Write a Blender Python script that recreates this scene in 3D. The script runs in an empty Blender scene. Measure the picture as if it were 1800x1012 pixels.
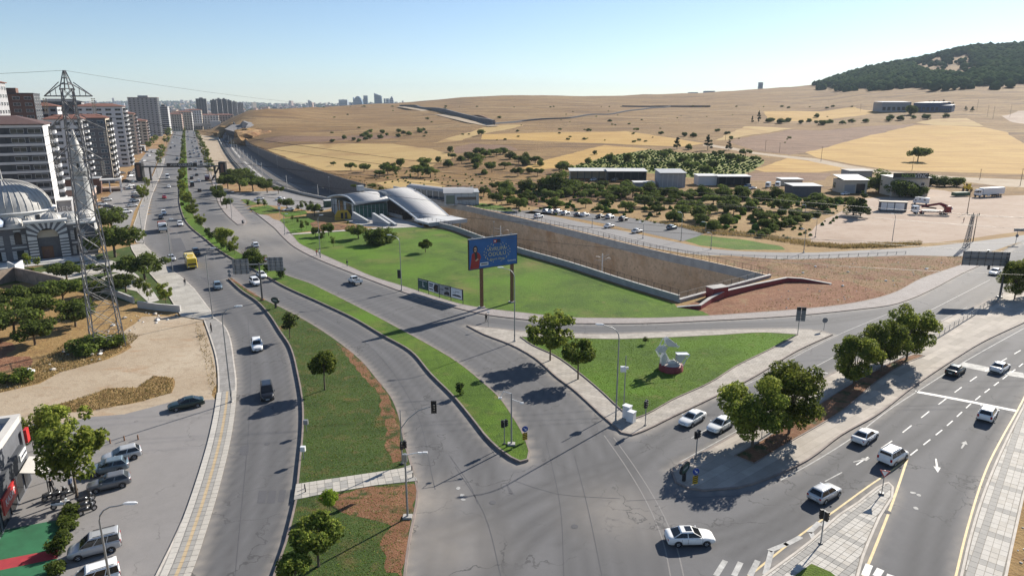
import bpy, bmesh, math, random
import numpy as np
from mathutils import Vector, Matrix, noise
from mathutils.geometry import delaunay_2d_cdt, tessellate_polygon
random.seed(7); RS = np.random.RandomState(7)
S = bpy.context.scene; C = S.collection; PI = math.pi; R = math.radians
# ---------------------------------------------------------------- camera, sky, sun, exposure
CAM_H, FOC = 40.0, 1200.0
PITCH = math.atan2(506 - 188, FOC); SP, CP = math.sin(PITCH), math.cos(PITCH)
cam = bpy.data.objects.new('camera', bpy.data.cameras.new('camera')); C.objects.link(cam)
cam.location = (0, 0, CAM_H); cam.rotation_euler = (PI / 2 - PITCH, 0, 0)
cam.data.sensor_width = 36; cam.data.lens = 36 * FOC / 1800; cam.data.clip_start = .5; cam.data.clip_end = 60000
S.camera = cam
SUN_EL, SUN_AZ = R(29.5), R(43)
w = bpy.data.worlds.new('World'); S.world = w; w.use_nodes = True
nt = w.node_tree; nt.nodes.clear()
sky = nt.nodes.new('ShaderNodeTexSky'); sky.sky_type = 'NISHITA'; sky.sun_disc = False
sky.sun_elevation = SUN_EL; sky.sun_rotation = SUN_AZ; sky.altitude = 300; sky.air_density = .85; sky.dust_density = .25; sky.ozone_density = 2.6
bg = nt.nodes.new('ShaderNodeBackground'); bg.inputs[1].default_value = .066
wo = nt.nodes.new('ShaderNodeOutputWorld'); nt.links.new(sky.outputs[0], bg.inputs[0]); nt.links.new(bg.outputs[0], wo.inputs[0])
sl = bpy.data.lights.new('sun', 'SUN'); sl.energy = 4.6; sl.angle = R(.53); sl.color = (1, .93, .82)
sun = bpy.data.objects.new('sun', sl); C.objects.link(sun)
SUN_DIR = Vector((math.sin(SUN_AZ) * math.cos(SUN_EL), math.cos(SUN_AZ) * math.cos(SUN_EL), math.sin(SUN_EL)))
sun.rotation_euler = SUN_DIR.to_track_quat('Z', 'Y').to_euler(); sun.location = SUN_DIR * 300
S.view_settings.view_transform = 'Standard'; S.view_settings.look = 'None'; S.view_settings.gamma = 1
S.view_settings.use_curve_mapping = False; S.view_settings.exposure = 1.0
S.cycles.use_denoising = True; S.cycles.max_bounces = 5; S.cycles.diffuse_bounces = 2; S.cycles.glossy_bounces = 2
S.cycles.transmission_bounces = 2; S.cycles.volume_bounces = 0; S.cycles.transparent_max_bounces = 4
S.cycles.caustics_reflective = False; S.cycles.caustics_refractive = False
# ---------------------------------------------------------------- photo point -> place on the ground
def ray(px, py):
    u, v = (px - 900) / FOC, (py - 506) / FOC
    return u, CP - v * SP, -(SP + v * CP)
def G(px, py, z=0.0):
    x, y, d = ray(px, py); t = (z - CAM_H) / d
    return (x * t, y * t)
def P(X, Y, z):   # world -> photo point (for my own checks)
    d = Y * CP - (z - CAM_H) * SP; h = Y * SP + (z - CAM_H) * CP
    return 900 + FOC * X / d, 506 - FOC * h / d
SKYL = [(380, 196), (400, 214), (418, 203), (440, 194), (500, 191), (560, 189), (640, 184), (700, 181), (760, 176), (830, 170), (900, 168), (1000, 168), (1100, 168),
        (1200, 165), (1300, 159), (1380, 153), (1450, 146), (1500, 130), (1560, 117), (1600, 110), (1690, 88), (1720, 86), (1800, 80), (2100, 70)]
_az, _sl = [], []
for a, b in SKYL:
    x, y, d = ray(a, b); _az.append(x / y); _sl.append(d / y)
_px = [380, 420, 500, 600, 700, 900, 1300, 1450, 1600, 1800, 2100]
_pa = [(p - 900) / FOC / 1.036 for p in _px]
_R = [1000, 1050, 1200, 1500, 1700, 1800, 2000, 2200, 2300, 2300, 2300]
_Y0 = [800, 780, 620, 470, 420, 380, 370, 370, 370, 370, 370]
_pw = [1.0, 1.0, 1.1, 1.2, 1.2, 1.2, 1.25, 1.5, 1.65, 1.7, 1.7]
def smooth01(t):
    t = np.clip(t, 0, 1); return t * t * (3 - 2 * t)
def hz(X, Y):
    X = np.asarray(X, float); Y = np.asarray(Y, float); Ys = np.maximum(Y, 1)
    az = X / Ys
    sl_, R_, Y0 = np.interp(az, _az, _sl), np.interp(az, _pa, _R), np.interp(az, _pa, _Y0); pw = np.interp(az, _pa, _pw)
    zc = np.maximum(CAM_H + sl_ * R_, 5)
    s = np.clip((Ys - Y0) / (R_ - Y0), 0, 1)
    z = zc * s ** pw
    back = np.clip((Ys - R_) / 1500, 0, 1); z = z * (1 - .75 * smooth01(back))
    z = z * smooth01((az - _pa[0] + .002) / .02)
    w_ = smooth01((Ys - 520) / 500) * smooth01((az + .40) / .05)
    z = z + w_ * (1.6 * np.sin(X / 57 + 1.3 * np.sin(Y / 91)) * np.sin(Y / 73 + .7) + .7 * np.sin(X / 23 + Y / 31))
    far = smooth01((Ys - 4200) / 3300)
    z = np.maximum(z, far * (62 + 10 * np.sin(X / 700 + 1) + 7 * np.sin(X / 310)) * (1 + .00001 * Ys))
    return z
def T(px, py):    # first hit of a sight line with the terrain
    x, y, d = ray(px, py)
    if d > 0: d = -1e-4
    t = np.concatenate([np.linspace(30, 800, 1500), np.linspace(801, 3600, 2500)])
    f = CAM_H + d * t - hz(x * t, y * t); i = np.argmax(f < 0)
    if f[i] >= 0: i = len(t) - 1
    t0 = t[max(i - 1, 0)] + (t[i] - t[max(i - 1, 0)]) * (f[i - 1] / (f[i - 1] - f[i] + 1e-9)) if i > 0 else t[0]
    X, Y = x * t0, y * t0
    return (X, Y, float(hz(X, Y)))
# ---------------------------------------------------------------- materials
M = {}
def _nodes(name):
    m = bpy.data.materials.new(name); m.use_nodes = True
    t = m.node_tree; b = t.nodes['Principled BSDF']; M[name] = m
    return m, t, b
def _coord(t, scale, space='world', stretch=None):
    if space == 'world':
        n = t.nodes.new('ShaderNodeNewGeometry'); o = n.outputs['Position']
    else:
        n = t.nodes.new('ShaderNodeTexCoord'); o = n.outputs['Object']
    mp = t.nodes.new('ShaderNodeMapping'); t.links.new(o, mp.inputs[0])
    if stretch: mp.inputs['Rotation'].default_value = (0, 0, stretch[2]); mp.inputs['Scale'].default_value = (scale * stretch[0], scale * stretch[1], scale)
    else: mp.inputs['Scale'].default_value = (scale,) * 3
    return mp.outputs[0]
def _noise(t, co, detail=6, rough=.6, dist=0):
    n = t.nodes.new('ShaderNodeTexNoise'); n.inputs['Scale'].default_value = 1; n.inputs['Detail'].default_value = detail
    n.inputs['Roughness'].default_value = rough; n.inputs['Distortion'].default_value = dist
    t.links.new(co, n.inputs['Vector']); return n.outputs['Fac']
def _ramp(t, f, stops):
    r = t.nodes.new('ShaderNodeValToRGB'); e = r.color_ramp.elements
    while len(e) < len(stops): e.new(.5)
    for q, (p, c) in zip(e, stops): q.position = p; q.color = (*c, 1) if len(c) == 3 else c
    t.links.new(f, r.inputs[0]); return r.outputs[0]
def _mix(t, f, a, b, mode='MIX'):
    n = t.nodes.new('ShaderNodeMix'); n.data_type = 'RGBA'; n.blend_type = mode
    if isinstance(f, float): n.inputs[0].default_value = f
    else: t.links.new(f, n.inputs[0])
    for i, v in ((6, a), (7, b)):
        if isinstance(v, tuple): n.inputs[i].default_value = (*v, 1)
        else: t.links.new(v, n.inputs[i])
    return n.outputs[2]
def _bump(t, b, f, strength, dist=.05):
    n = t.nodes.new('ShaderNodeBump'); n.inputs['Strength'].default_value = strength; n.inputs['Distance'].default_value = dist
    t.links.new(f, n.inputs['Height']); t.links.new(n.outputs[0], b.inputs['Normal'])
def ground_mat(name, layers, rough=.95, bump=.4, bscale=6, bdist=.05, space='world'):
    # layers: (noise scale, [(pos, colour)...]) ; first is the base, next ones (scale, lo, hi, colour, stretch) are mixed over it by a noise mask
    m, t, b = _nodes(name)
    col = _ramp(t, _noise(t, _coord(t, layers[0][0], space)), layers[0][1])
    for L in layers[1:]:
        sc, lo, hi, c = L[:4]; st = L[4] if len(L) > 4 else None
        f = _ramp(t, _noise(t, _coord(t, sc, space, st), 5, .62, .3), [(lo, (0, 0, 0)), (hi, (1, 1, 1))])
        col = _mix(t, f, col, c)
    t.links.new(col, b.inputs['Base Color']); b.inputs['Roughness'].default_value = rough; b.inputs['Specular IOR Level'].default_value = .25
    if bump: _bump(t, b, _noise(t, _coord(t, bscale, space), 4, .7), bump, bdist)
    return m
def flat_mat(name, c, rough=.6, metal=0, var=.12, scale=3, spec=.5, coat=0, bump=0, space='object'):
    m, t, b = _nodes(name)
    lo = tuple(v * (1 - var) for v in c); hi = tuple(min(1, v * (1 + var)) for v in c)
    col = _ramp(t, _noise(t, _coord(t, scale, space), 5, .65), [(.3, lo), (.7, hi)])
    t.links.new(col, b.inputs['Base Color']); b.inputs['Roughness'].default_value = rough; b.inputs['Metallic'].default_value = metal
    b.inputs['Specular IOR Level'].default_value = spec; b.inputs['Coat Weight'].default_value = coat; b.inputs['Coat Roughness'].default_value = .05
    if bump: _bump(t, b, _noise(t, _coord(t, scale * 8, space), 3, .7), bump, .02)
    return m
def leaf_mat(name, c, trans=.45):
    m, t, b = _nodes(name)
    oi = t.nodes.new('ShaderNodeObjectInfo')
    col = _ramp(t, _noise(t, _coord(t, .9, 'object'), 4, .7), [(.3, tuple(v * .7 for v in c)), (.7, tuple(v * 1.25 for v in c))])
    hs = t.nodes.new('ShaderNodeHueSaturation'); t.links.new(col, hs.inputs['Color'])
    mr = t.nodes.new('ShaderNodeMapRange'); mr.inputs[3].default_value = .7; mr.inputs[4].default_value = 1.35
    t.links.new(oi.outputs['Random'], mr.inputs[0]); t.links.new(mr.outputs[0], hs.inputs['Value'])
    t.links.new(hs.outputs[0], b.inputs['Base Color']); b.inputs['Roughness'].default_value = .7; b.inputs['Specular IOR Level'].default_value = .066
    tr = t.nodes.new('ShaderNodeBsdfTranslucent'); t.links.new(hs.outputs[0], tr.inputs[0])
    mx = t.nodes.new('ShaderNodeMixShader'); mx.inputs[0].default_value = trans
    t.links.new(b.outputs[0], mx.inputs[1]); t.links.new(tr.outputs[0], mx.inputs[2])
    t.links.new(mx.outputs[0], t.nodes['Material Output'].inputs[0])
    return m
def asphalt_mat(name, base, dust_glare):
    m, t, b = _nodes(name)
    a = t.nodes.new('ShaderNodeAttribute'); a.attribute_name = 'wear_glare'
    n1 = _noise(t, _coord(t, .07), 6, .65, .4); n2 = _noise(t, _coord(t, .9), 6, .7); n3 = _noise(t, _coord(t, 9), 3, .8)
    col = _ramp(t, n1, [(.3, tuple(v * .84 for v in base)), (.7, tuple(v * 1.12 for v in base))])
    col = _mix(t, _ramp(t, n2, [(.35, (0, 0, 0)), (.75, (.55, .55, .55))]), col, tuple(v * 1.18 for v in base))
    col = _mix(t, _ramp(t, n3, [(.45, (0, 0, 0)), (.8, (.5, .5, .5))]), col, tuple(v * 1.3 for v in base))
    sep = t.nodes.new('ShaderNodeSeparateColor'); t.links.new(a.outputs['Color'], sep.inputs[0])
    mu = t.nodes.new('ShaderNodeMath'); mu.operation = 'MULTIPLY'; t.links.new(sep.outputs[0], mu.inputs[0])
    t.links.new(_ramp(t, n2, [(.25, (.55, .55, .55)), (.7, (1, 1, 1))]), mu.inputs[1])
    col = _mix(t, mu.outputs[0], col, tuple(v * .52 for v in base))            # rubber in the wheel tracks
    mu2 = t.nodes.new('ShaderNodeMath'); mu2.operation = 'MULTIPLY'; t.links.new(sep.outputs[1], mu2.inputs[0])
    t.links.new(_ramp(t, _noise(t, _coord(t, .45), 6, .7), [(.2, (.5, .5, .5)), (.65, (1, 1, 1))]), mu2.inputs[1])
    col = _mix(t, mu2.outputs[0], col, dust_glare)                                    # dusty kerbs, plus the road glare painted through this channel
    # cracks
    v = t.nodes.new('ShaderNodeTexVoronoi'); v.feature = 'DISTANCE_TO_EDGE'; v.inputs['Scale'].default_value = 1
    wv = t.nodes.new('ShaderNodeVectorMath'); wv.operation = 'ADD'; t.links.new(_coord(t, .11), wv.inputs[0])
    nn = t.nodes.new('ShaderNodeTexNoise'); nn.inputs['Scale'].default_value = .5; nn.inputs['Detail'].default_value = 5
    geo = t.nodes.new('ShaderNodeNewGeometry'); t.links.new(geo.outputs['Position'], nn.inputs['Vector'])
    sc = t.nodes.new('ShaderNodeVectorMath'); sc.operation = 'SCALE'; sc.inputs[3].default_value = .5; t.links.new(nn.outputs['Color'], sc.inputs[0])
    t.links.new(sc.outputs[0], wv.inputs[1]); t.links.new(wv.outputs[0], v.inputs['Vector'])
    cr = _ramp(t, v.outputs['Distance'], [(.004, (.75, .75, .75)), (.012, (0, 0, 0))])
    crm = _mix(t, _ramp(t, n1, [(.46, (0, 0, 0)), (.56, (1, 1, 1))]), (0, 0, 0), cr)
    col = _mix(t, crm, col, tuple(v * .45 for v in base))
    t.links.new(col, b.inputs['Base Color']); b.inputs['Roughness'].default_value = .88; b.inputs['Specular IOR Level'].default_value = .35
    _bump(t, b, n3, .25, .02)
    return m
ROAD = (.120, .119, .123)
asphalt_mat('asphalt', ROAD, (.30, .27, .235))
asphalt_mat('asphalt_dark', (.085, .085, .092), (.17, .155, .14))
asphalt_mat('asphalt_pale', (.21, .20, .195), (.34, .30, .26))
ground_mat('dry_grass', [(.05, [(.25, (.222, .138, .054)), (.5, (.289, .188, .078)), (.75, (.340, .239, .111))]), (.4, .45, .7, (.200, .116, .048)), (.02, .55, .7, (.244, .145, .063)), (1.6, .55, .8, (.348, .254, .113))], bump=.8, bscale=1.2, bdist=.3)
ground_mat('hill_grass', [(.012, [(.25, (.152, .083, .026)), (.5, (.225, .131, .044)), (.75, (.281, .178, .066))]), (.03, .5, .68, (.136, .072, .027), (1, 3.5, .5)), (.006, .5, .62, (.265, .170, .068), (1, 2.5, -.3)), (.2, .48, .72, (.160, .091, .032)), (.008, .55, .6, (.121, .065, .027), (1, 8, .2)), (.05, .6, .72, (.112, .069, .027)), (.012, .6, .66, (.289, .196, .087), (.5, 9, -.15))], bump=1, bscale=.5, bdist=.8)
ground_mat('stubble', [(.03, [(.25, (.324, .187, .046)), (.5, (.410, .252, .066)), (.75, (.464, .308, .093))]), (.1, .47, .68, (.292, .161, .044), (.15, 3, .25)), (.5, .55, .8, (.475, .333, .111))], bump=.6, bscale=1, bdist=.2)
ground_mat('pale_stubble', [(.04, [(.25, (.342, .228, .081)), (.75, (.445, .317, .130))]), (.12, .48, .7, (.310, .198, .073), (.2, 3.5, -.25)), (.02, .52, .66, (.279, .168, .061))], bump=.5, bscale=1, bdist=.2)
ground_mat('ploughed', [(.05, [(.3, (.117, .059, .034)), (.7, (.189, .104, .061))]), (.16, .42, .56, (.243, .149, .090), (.2, 3, .35)), (.14, .52, .62, (.090, .047, .029), (.25, 4, .35)), (.5, .55, .75, (.252, .162, .099))], bump=1, bscale=.8, bdist=.5)
ground_mat('red_soil', [(.15, [(.3, (.148, .063, .033)), (.7, (.244, .115, .063))]), (.9, .45, .7, (.274, .148, .085)), (.25, .56, .72, (.266, .185, .096))], bump=1, bscale=2.5, bdist=.25)
ground_mat('dirt', [(.08, [(.25, (.303, .233, .159)), (.5, (.377, .303, .218)), (.75, (.422, .351, .263))]), (.6, .5, .75, (.289, .218, .148)), (.12, .58, .7, (.326, .222, .137), (1, 3, .35)), (2.5, .6, .8, (.444, .377, .296))], bump=.6, bscale=2, bdist=.12)
ground_mat('lot_dirt', [(.04, [(.25, (.296, .215, .159)), (.5, (.370, .285, .222)), (.75, (.414, .337, .274))]), (.25, .5, .75, (.266, .178, .126), (1, 3, .1)), (.9, .6, .8, (.429, .355, .296))], bump=.6, bscale=1.5, bdist=.15)
ground_mat('rough_soil', [(.08, [(.25, (.15, .078, .042)), (.5, (.215, .12, .066)), (.75, (.27, .17, .09))]), (.3, .5, .7, (.13, .115, .04)), (.9, .55, .75, (.33, .23, .12)), (.12, .55, .68, (.16, .07, .04))], bump=1, bscale=2, bdist=.3)
ground_mat('vine_soil', [(.06, [(.3, (.15, .17, .025)), (.6, (.21, .21, .04)), (.8, (.24, .17, .07))]), (.5, .48, .66, (.07, .11, .018)), (.1, .58, .7, (.25, .155, .08))], bump=.9, bscale=1, bdist=.4)
ground_mat('scrub_soil', [(.06, [(.3, (.222, .114, .054)), (.5, (.296, .183, .082)), (.75, (.370, .258, .126))]), (.3, .5, .72, (.148, .072, .037)), (.9, .58, .8, (.385, .287, .145))], bump=1, bscale=1.5, bdist=.35)
ground_mat('lawn', [(.09, [(.25, (.037, .074, .006)), (.45, (.063, .119, .008)), (.62, (.090, .159, .011)), (.78, (.122, .185, .018))]), (.9, .45, .8, (.044, .087, .007)), (.045, .55, .70, (.147, .140, .040)), (.16, .58, .70, (.033, .069, .008)), (.03, .5, .6, (.083, .168, .008)), (2.2, .5, .8, (.098, .168, .015)), (.35, .62, .76, (.157, .146, .045))], bump=1, bscale=5, bdist=.16)
ground_mat('lawn_worn', [(.15, [(.25, (.030, .052, .011)), (.5, (.045, .077, .015)), (.75, (.065, .10, .021))]), (.10, .60, .72, (.24, .105, .048)), (.5, .52, .72, (.12, .095, .035)), (3.5, .5, .85, (.075, .105, .025))], bump=1, bscale=7, bdist=.14)
ground_mat('bare_soil', [(.3, [(.3, (.148, .067, .033)), (.7, (.237, .118, .063))]), (.5, .5, .64, (.037, .056, .013)), (2, .55, .75, (.266, .163, .096))], bump=1, bscale=5, bdist=.12)
def paving_mat(name, c, tx, ty, rot=0, joint=.6, var=.12, sx=.5):
    m, t, b = _nodes(name)
    co = _coord(t, 1, 'world', (1, 1, rot))
    br = t.nodes.new('ShaderNodeTexBrick'); br.offset = sx; br.inputs['Scale'].default_value = 1; br.inputs['Brick Width'].default_value = tx; br.inputs['Row Height'].default_value = ty
    br.inputs['Mortar Size'].default_value = .022; br.inputs['Color1'].default_value = (*[v * (1 - var) for v in c], 1); br.inputs['Color2'].default_value = (*[v * (1 + var) for v in c], 1)
    br.inputs['Mortar'].default_value = (*[v * joint for v in c], 1); t.links.new(co, br.inputs['Vector'])
    f = _ramp(t, _noise(t, _coord(t, .35), 6, .7), [(.3, (.78, .77, .75)), (.7, (1.08, 1.08, 1.08))])
    col = _mix(t, 1.0, br.outputs['Color'], f, 'MULTIPLY')
    t.links.new(col, b.inputs['Base Color']); b.inputs['Roughness'].default_value = .9
    return m
paving_mat('paving', (.360, .328, .288), .8, .8, .55)
paving_mat('paving_band', (.37, .33, .285), 5.5, 1.15, -.675, .7, .2)
paving_mat('paving_plaza', (.376, .356, .320), 2.2, 2.2, -.5, .72, .10)
paving_mat('paving_grey', (.281, .268, .255), .8, .8, .2)
paving_mat('paving_pink', (.30, .27, .258), .25, .25, -.6, .8, .15)
paving_mat('paving_white', (.445, .421, .390), .9, .9, .3)
flat_mat('slab_white', (.456, .432, .392), .85, var=.10, scale=.8, space='world'); flat_mat('slab_cream', (.416, .388, .344), .85, var=.10, scale=.8, space='world'); flat_mat('slab_grey', (.295, .283, .262), .85, var=.12, scale=.8, space='world')
flat_mat('slab_beige', (.426, .328, .205), .85, var=.12, scale=.8, space='world'); flat_mat('joint', (.20, .18, .155), .95, var=.2, space='world')
flat_mat('kerb', (.21, .17, .15), .85, var=.25, scale=.7, space='world'); flat_mat('kerb_pale', (.47, .43, .38), .85, var=.2, scale=.7, space='world')
flat_mat('gutter', (.36, .325, .285), .9, var=.3, scale=.35, space='world')
flat_mat('concrete', (.36, .345, .325), .85, var=.18, scale=.5, space='world'); flat_mat('concrete_pale', (.50, .48, .45), .8, var=.12, scale=.5)
ground_mat('concrete_brown', [(.25, [(.3, (.555, .392, .248)), (.7, (.732, .530, .345))]), (.12, .5, .7, (.472, .276, .143)), (.9, .5, .7, (.496, .350, .230)), (1.2, .55, .7, (.389, .276, .184), (1, 1, 0))], .85, 0)
flat_mat('slate', (.115, .112, .118), .9, var=.3, scale=.8, bump=.5, space='world'); flat_mat('ballast', (.105, .098, .095), .95, var=.35, scale=2, bump=.8, space='world')
flat_mat('white_paint', (.62, .61, .58), .7, var=.3, scale=1.2, space='world'); flat_mat('worn_paint', (.37, .365, .35), .8, var=.35, scale=1.2, space='world'); flat_mat('yellow_paint', (.55, .42, .20), .7, var=.22, scale=1.2, space='world')
flat_mat('red_paint', (.20, .025, .03), .6, var=.2); flat_mat('black', (.012, .012, .014), .5, var=.3); flat_mat('black_metal', (.02, .02, .022), .45, .3, .2)
flat_mat('steel', (.42, .43, .44), .42, .75, .12); flat_mat('galv', (.30, .31, .32), .5, .6, .15); flat_mat('dark_steel', (.10, .10, .105), .5, .5, .2); flat_mat('white_metal', (.72, .73, .74), .4, .1, .06)
flat_mat('rust', (.20, .10, .05), .8, .1, .35, 4); flat_mat('rail', (.30, .28, .27), .35, .8, .15); flat_mat('bark', (.115, .085, .06), .9, 0, .3, 6); flat_mat('bark_pale', (.24, .20, .16), .9, 0, .3, 6)
flat_mat('tyre', (.018, .018, .018), .8, 0, .2); flat_mat('rim', (.45, .45, .46), .3, .8, .1); flat_mat('glass', (.012, .014, .017), .08, 0, .1, spec=.6); flat_mat('headlamp', (.75, .77, .78), .15, 0, .05); flat_mat('tail_red', (.35, .012, .01), .2, 0, .1)
for n_, c_ in dict(white=(.78, .78, .77), silver=(.47, .48, .49), grey=(.16, .165, .175), dark=(.035, .037, .042), black=(.012, .012, .014), blue=(.05, .085, .15), red=(.33, .02, .02), green=(.012, .03, .025), yellow=(.72, .50, .02), beige=(.45, .40, .32), steelblue=(.16, .21, .25), orange=(.42, .12, .05)).items():
    flat_mat('paint_' + n_, c_, .28, .0 if n_ in ('white', 'yellow', 'red', 'orange') else .25, .04, 2, .5, .6)
leaf_mat('leaf_dark', (.075, .110, .020)); leaf_mat('leaf_mid', (.145, .185, .032)); leaf_mat('leaf_light', (.25, .28, .05)); leaf_mat('leaf_olive', (.075, .085, .035)); leaf_mat('leaf_bright', (.20, .28, .03)); leaf_mat('leaf_pine', (.022, .042, .016), .1)
leaf_mat('leaf_orchard', (.115, .145, .042)); leaf_mat('twig', (.16, .115, .085), .1); leaf_mat('straw', (.46, .34, .16), .2); leaf_mat('blade', (.12, .19, .018), .4); leaf_mat('blade_dry', (.20, .16, .055), .3)
# ---------------------------------------------------------------- mesh helpers
class MB:
    def __init__(s): s.v = []; s.f = []; s.m = []; s.sm = []
    def add(s, vs, fs, mi=0, smooth=False):
        o = len(s.v); s.v.extend([tuple(p) for p in vs]); s.f.extend([tuple(i + o for i in f) for f in fs]); s.m.extend([mi] * len(fs)); s.sm.extend([smooth] * len(fs)); return s
    def box(s, c, d, rz=0, mi=0, taper=1.0):
        x, y, z = d[0] / 2, d[1] / 2, d[2] / 2; cs, sn = math.cos(rz), math.sin(rz); vs = []
        for k in (-1, 1):
            tp = 1 if k < 0 else taper
            for a, b in ((-1, -1), (1, -1), (1, 1), (-1, 1)):
                X, Y = a * x * tp, b * y * tp; vs.append((c[0] + X * cs - Y * sn, c[1] + X * sn + Y * cs, c[2] + k * z))
        return s.add(vs, [(3, 2, 1, 0), (4, 5, 6, 7), (0, 1, 5, 4), (1, 2, 6, 5), (2, 3, 7, 6), (3, 0, 4, 7)], mi)
    def tube(s, pts, r, n=6, mi=0, cap=True, smooth=True):
        pts = [Vector(p) for p in pts]; rs = r if isinstance(r, (list, tuple)) else [r] * len(pts); vs = []
        for i, p in enumerate(pts):
            d = (pts[min(i + 1, len(pts) - 1)] - pts[max(i - 1, 0)]).normalized()
            a = d.cross(Vector((0, 0, 1)) if abs(d.z) < .9 else Vector((1, 0, 0))).normalized(); b = d.cross(a)
            vs += [p + (a * math.cos(2 * PI * k / n) + b * math.sin(2 * PI * k / n)) * rs[i] for k in range(n)]
        fs = [(i * n + k, i * n + (k + 1) % n, (i + 1) * n + (k + 1) % n, (i + 1) * n + k) for i in range(len(pts) - 1) for k in range(n)]
        s.add(vs, fs, mi, smooth)
        if cap: s.add(vs[:n], [tuple(range(n))], mi); s.add(vs[-n:], [tuple(reversed(range(n)))], mi)
        return s
    def bar(s, a, b, t, mi=0): return s.tube([a, b], t * .7071, 4, mi, True, False)
    def prism(s, poly, z0, z1, mi=0, mt=None, bottom=False):
        n = len(poly); ar = sum(poly[i][0] * poly[(i + 1) % n][1] - poly[(i + 1) % n][0] * poly[i][1] for i in range(n))
        if ar < 0: poly = list(reversed(poly))
        vs = [(p[0], p[1], z0) for p in poly] + [(p[0], p[1], z1) for p in poly]
        s.add(vs, [(i, (i + 1) % n, n + (i + 1) % n, n + i) for i in range(n)], mi)
        tri = tessellate_polygon([[Vector((p[0], p[1], 0)) for p in poly]])
        up = []
        for a, b, c in tri:
            A, B, D = poly[a], poly[b], poly[c]
            if (B[0] - A[0]) * (D[1] - A[1]) - (B[1] - A[1]) * (D[0] - A[0]) < 0: b, c = c, b
            up.append((a, b, c))
        s.add([(p[0], p[1], z1) for p in poly], up, mi if mt is None else mt)
        if bottom: s.add([(p[0], p[1], z0) for p in poly], [t[::-1] for t in up], mi)
        return s
    def lathe(s, prof, n=16, c=(0, 0, 0), mi=0, smooth=True, a0=0, a1=2 * PI):
        full = abs(a1 - a0 - 2 * PI) < 1e-6; k = n if full else n + 1; vs = []
        for r, z in prof: vs += [(c[0] + r * math.cos(a0 + (a1 - a0) * i / n), c[1] + r * math.sin(a0 + (a1 - a0) * i / n), c[2] + z) for i in range(k)]
        fs = [(j * k + i, j * k + (i + 1) % k, (j + 1) * k + (i + 1) % k, (j + 1) * k + i) for j in range(len(prof) - 1) for i in range(n)]
        return s.add(vs, fs, mi, smooth)
    def loft(s, secs, mi=0, smooth=True, caps=True, closed=True):
        n = len(secs[0]); vs = [p for q in secs for p in q]; kk = n if closed else n - 1
        fs = [(i * n + k, i * n + (k + 1) % n, (i + 1) * n + (k + 1) % n, (i + 1) * n + k) for i in range(len(secs) - 1) for k in range(kk)]
        s.add(vs, fs, mi, smooth)
        if caps: s.add(secs[0], [tuple(reversed(range(n)))], mi); s.add(secs[-1], [tuple(range(n))], mi)
        return s
    def mesh(s, name, mats):
        me = bpy.data.meshes.new(name); me.from_pydata(s.v, [], s.f)
        for m in mats: me.materials.append(M[m] if isinstance(m, str) else m)
        me.polygons.foreach_set('material_index', s.m); me.polygons.foreach_set('use_smooth', s.sm); me.update(); return me
    def obj(s, name, mats, parent=None, loc=(0, 0, 0), rz=0):
        return link(name, s.mesh(name, [mats] if isinstance(mats, str) else mats), parent, loc, rz)
def link(name, me, parent=None, loc=(0, 0, 0), rz=0):
    o = bpy.data.objects.new(name, me); C.objects.link(o); o.location = loc; o.rotation_euler = (0, 0, rz)
    if parent: o.parent = parent
    return o
def tag(o, label=None, cat=None, group=None, kind=None):
    if label: o['label'] = label
    if cat: o['category'] = cat
    if group: o['group'] = group
    if kind: o['kind'] = kind
    return o
def thing(name, label, cat, loc=(0, 0, 0), rz=0, group=None):
    return tag(link(name, None, None, loc, rz), label, cat, group)
def dup(root, loc=None, rz=None, label=None, group=None, scale=None):
    r = root.copy(); C.objects.link(r)
    if loc is not None: r.location = loc
    if rz is not None: r.rotation_euler = (0, 0, rz)
    if scale is not None: r.scale = (scale,) * 3 if isinstance(scale, (int, float)) else scale
    if label: r['label'] = label
    if group: r['group'] = group
    for ch in KIDS(root):
        c = ch.copy(); C.objects.link(c); c.parent = r
        for g in KIDS(ch):
            d = g.copy(); C.objects.link(d); d.parent = c
    return r
_kids = {}
def KIDS(o):
    k = o.name
    if k not in _kids: _kids[k] = list(o.children)
    return _kids[k]
def structure(o): o['kind'] = 'structure'; return o
def cr(pts, step=2.0, closed=False, corner=50):
    """Catmull-Rom through ground points; sharp turns stay sharp"""
    p = [Vector(q[:2]) for q in pts]; n = len(p); out = []
    def tang(i):
        a, b = p[(i - 1) % n], p[(i + 1) % n]
        if not closed and (i == 0 or i == n - 1): return Vector((0, 0))
        u, v_ = (p[i] - a), (b - p[i])
        if u.length < 1e-6 or v_.length < 1e-6 or math.degrees(u.angle(v_)) > corner: return None
        return (u.normalized() + v_.normalized()) * .5
    ts = [tang(i) for i in range(n)]
    for i in range(n if closed else n - 1):
        a, b = p[i], p[(i + 1) % n]; L = (b - a).length; k = max(1, min(40, int(L / step)))
        t0 = ts[i] * L if ts[i] is not None and ts[i].length > 0 else (b - a); t1 = ts[(i + 1) % n]; t1 = t1 * L if t1 is not None and t1.length > 0 else (b - a)
        for j in range(k):
            s = j / k; h1, h2, h3, h4 = 2 * s ** 3 - 3 * s ** 2 + 1, s ** 3 - 2 * s ** 2 + s, -2 * s ** 3 + 3 * s ** 2, s ** 3 - s ** 2
            q = a * h1 + t0 * h2 + b * h3 + t1 * h4; out.append((q.x, q.y))
    if not closed: out.append((p[-1].x, p[-1].y))
    return out
def gp(px): return [G(a, b) for a, b in px]
def gc(px, step=2.0): return cr(gp(px), step)
def gpoly(px, step=2.0): return cr(gp(px), step, True)
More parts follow.
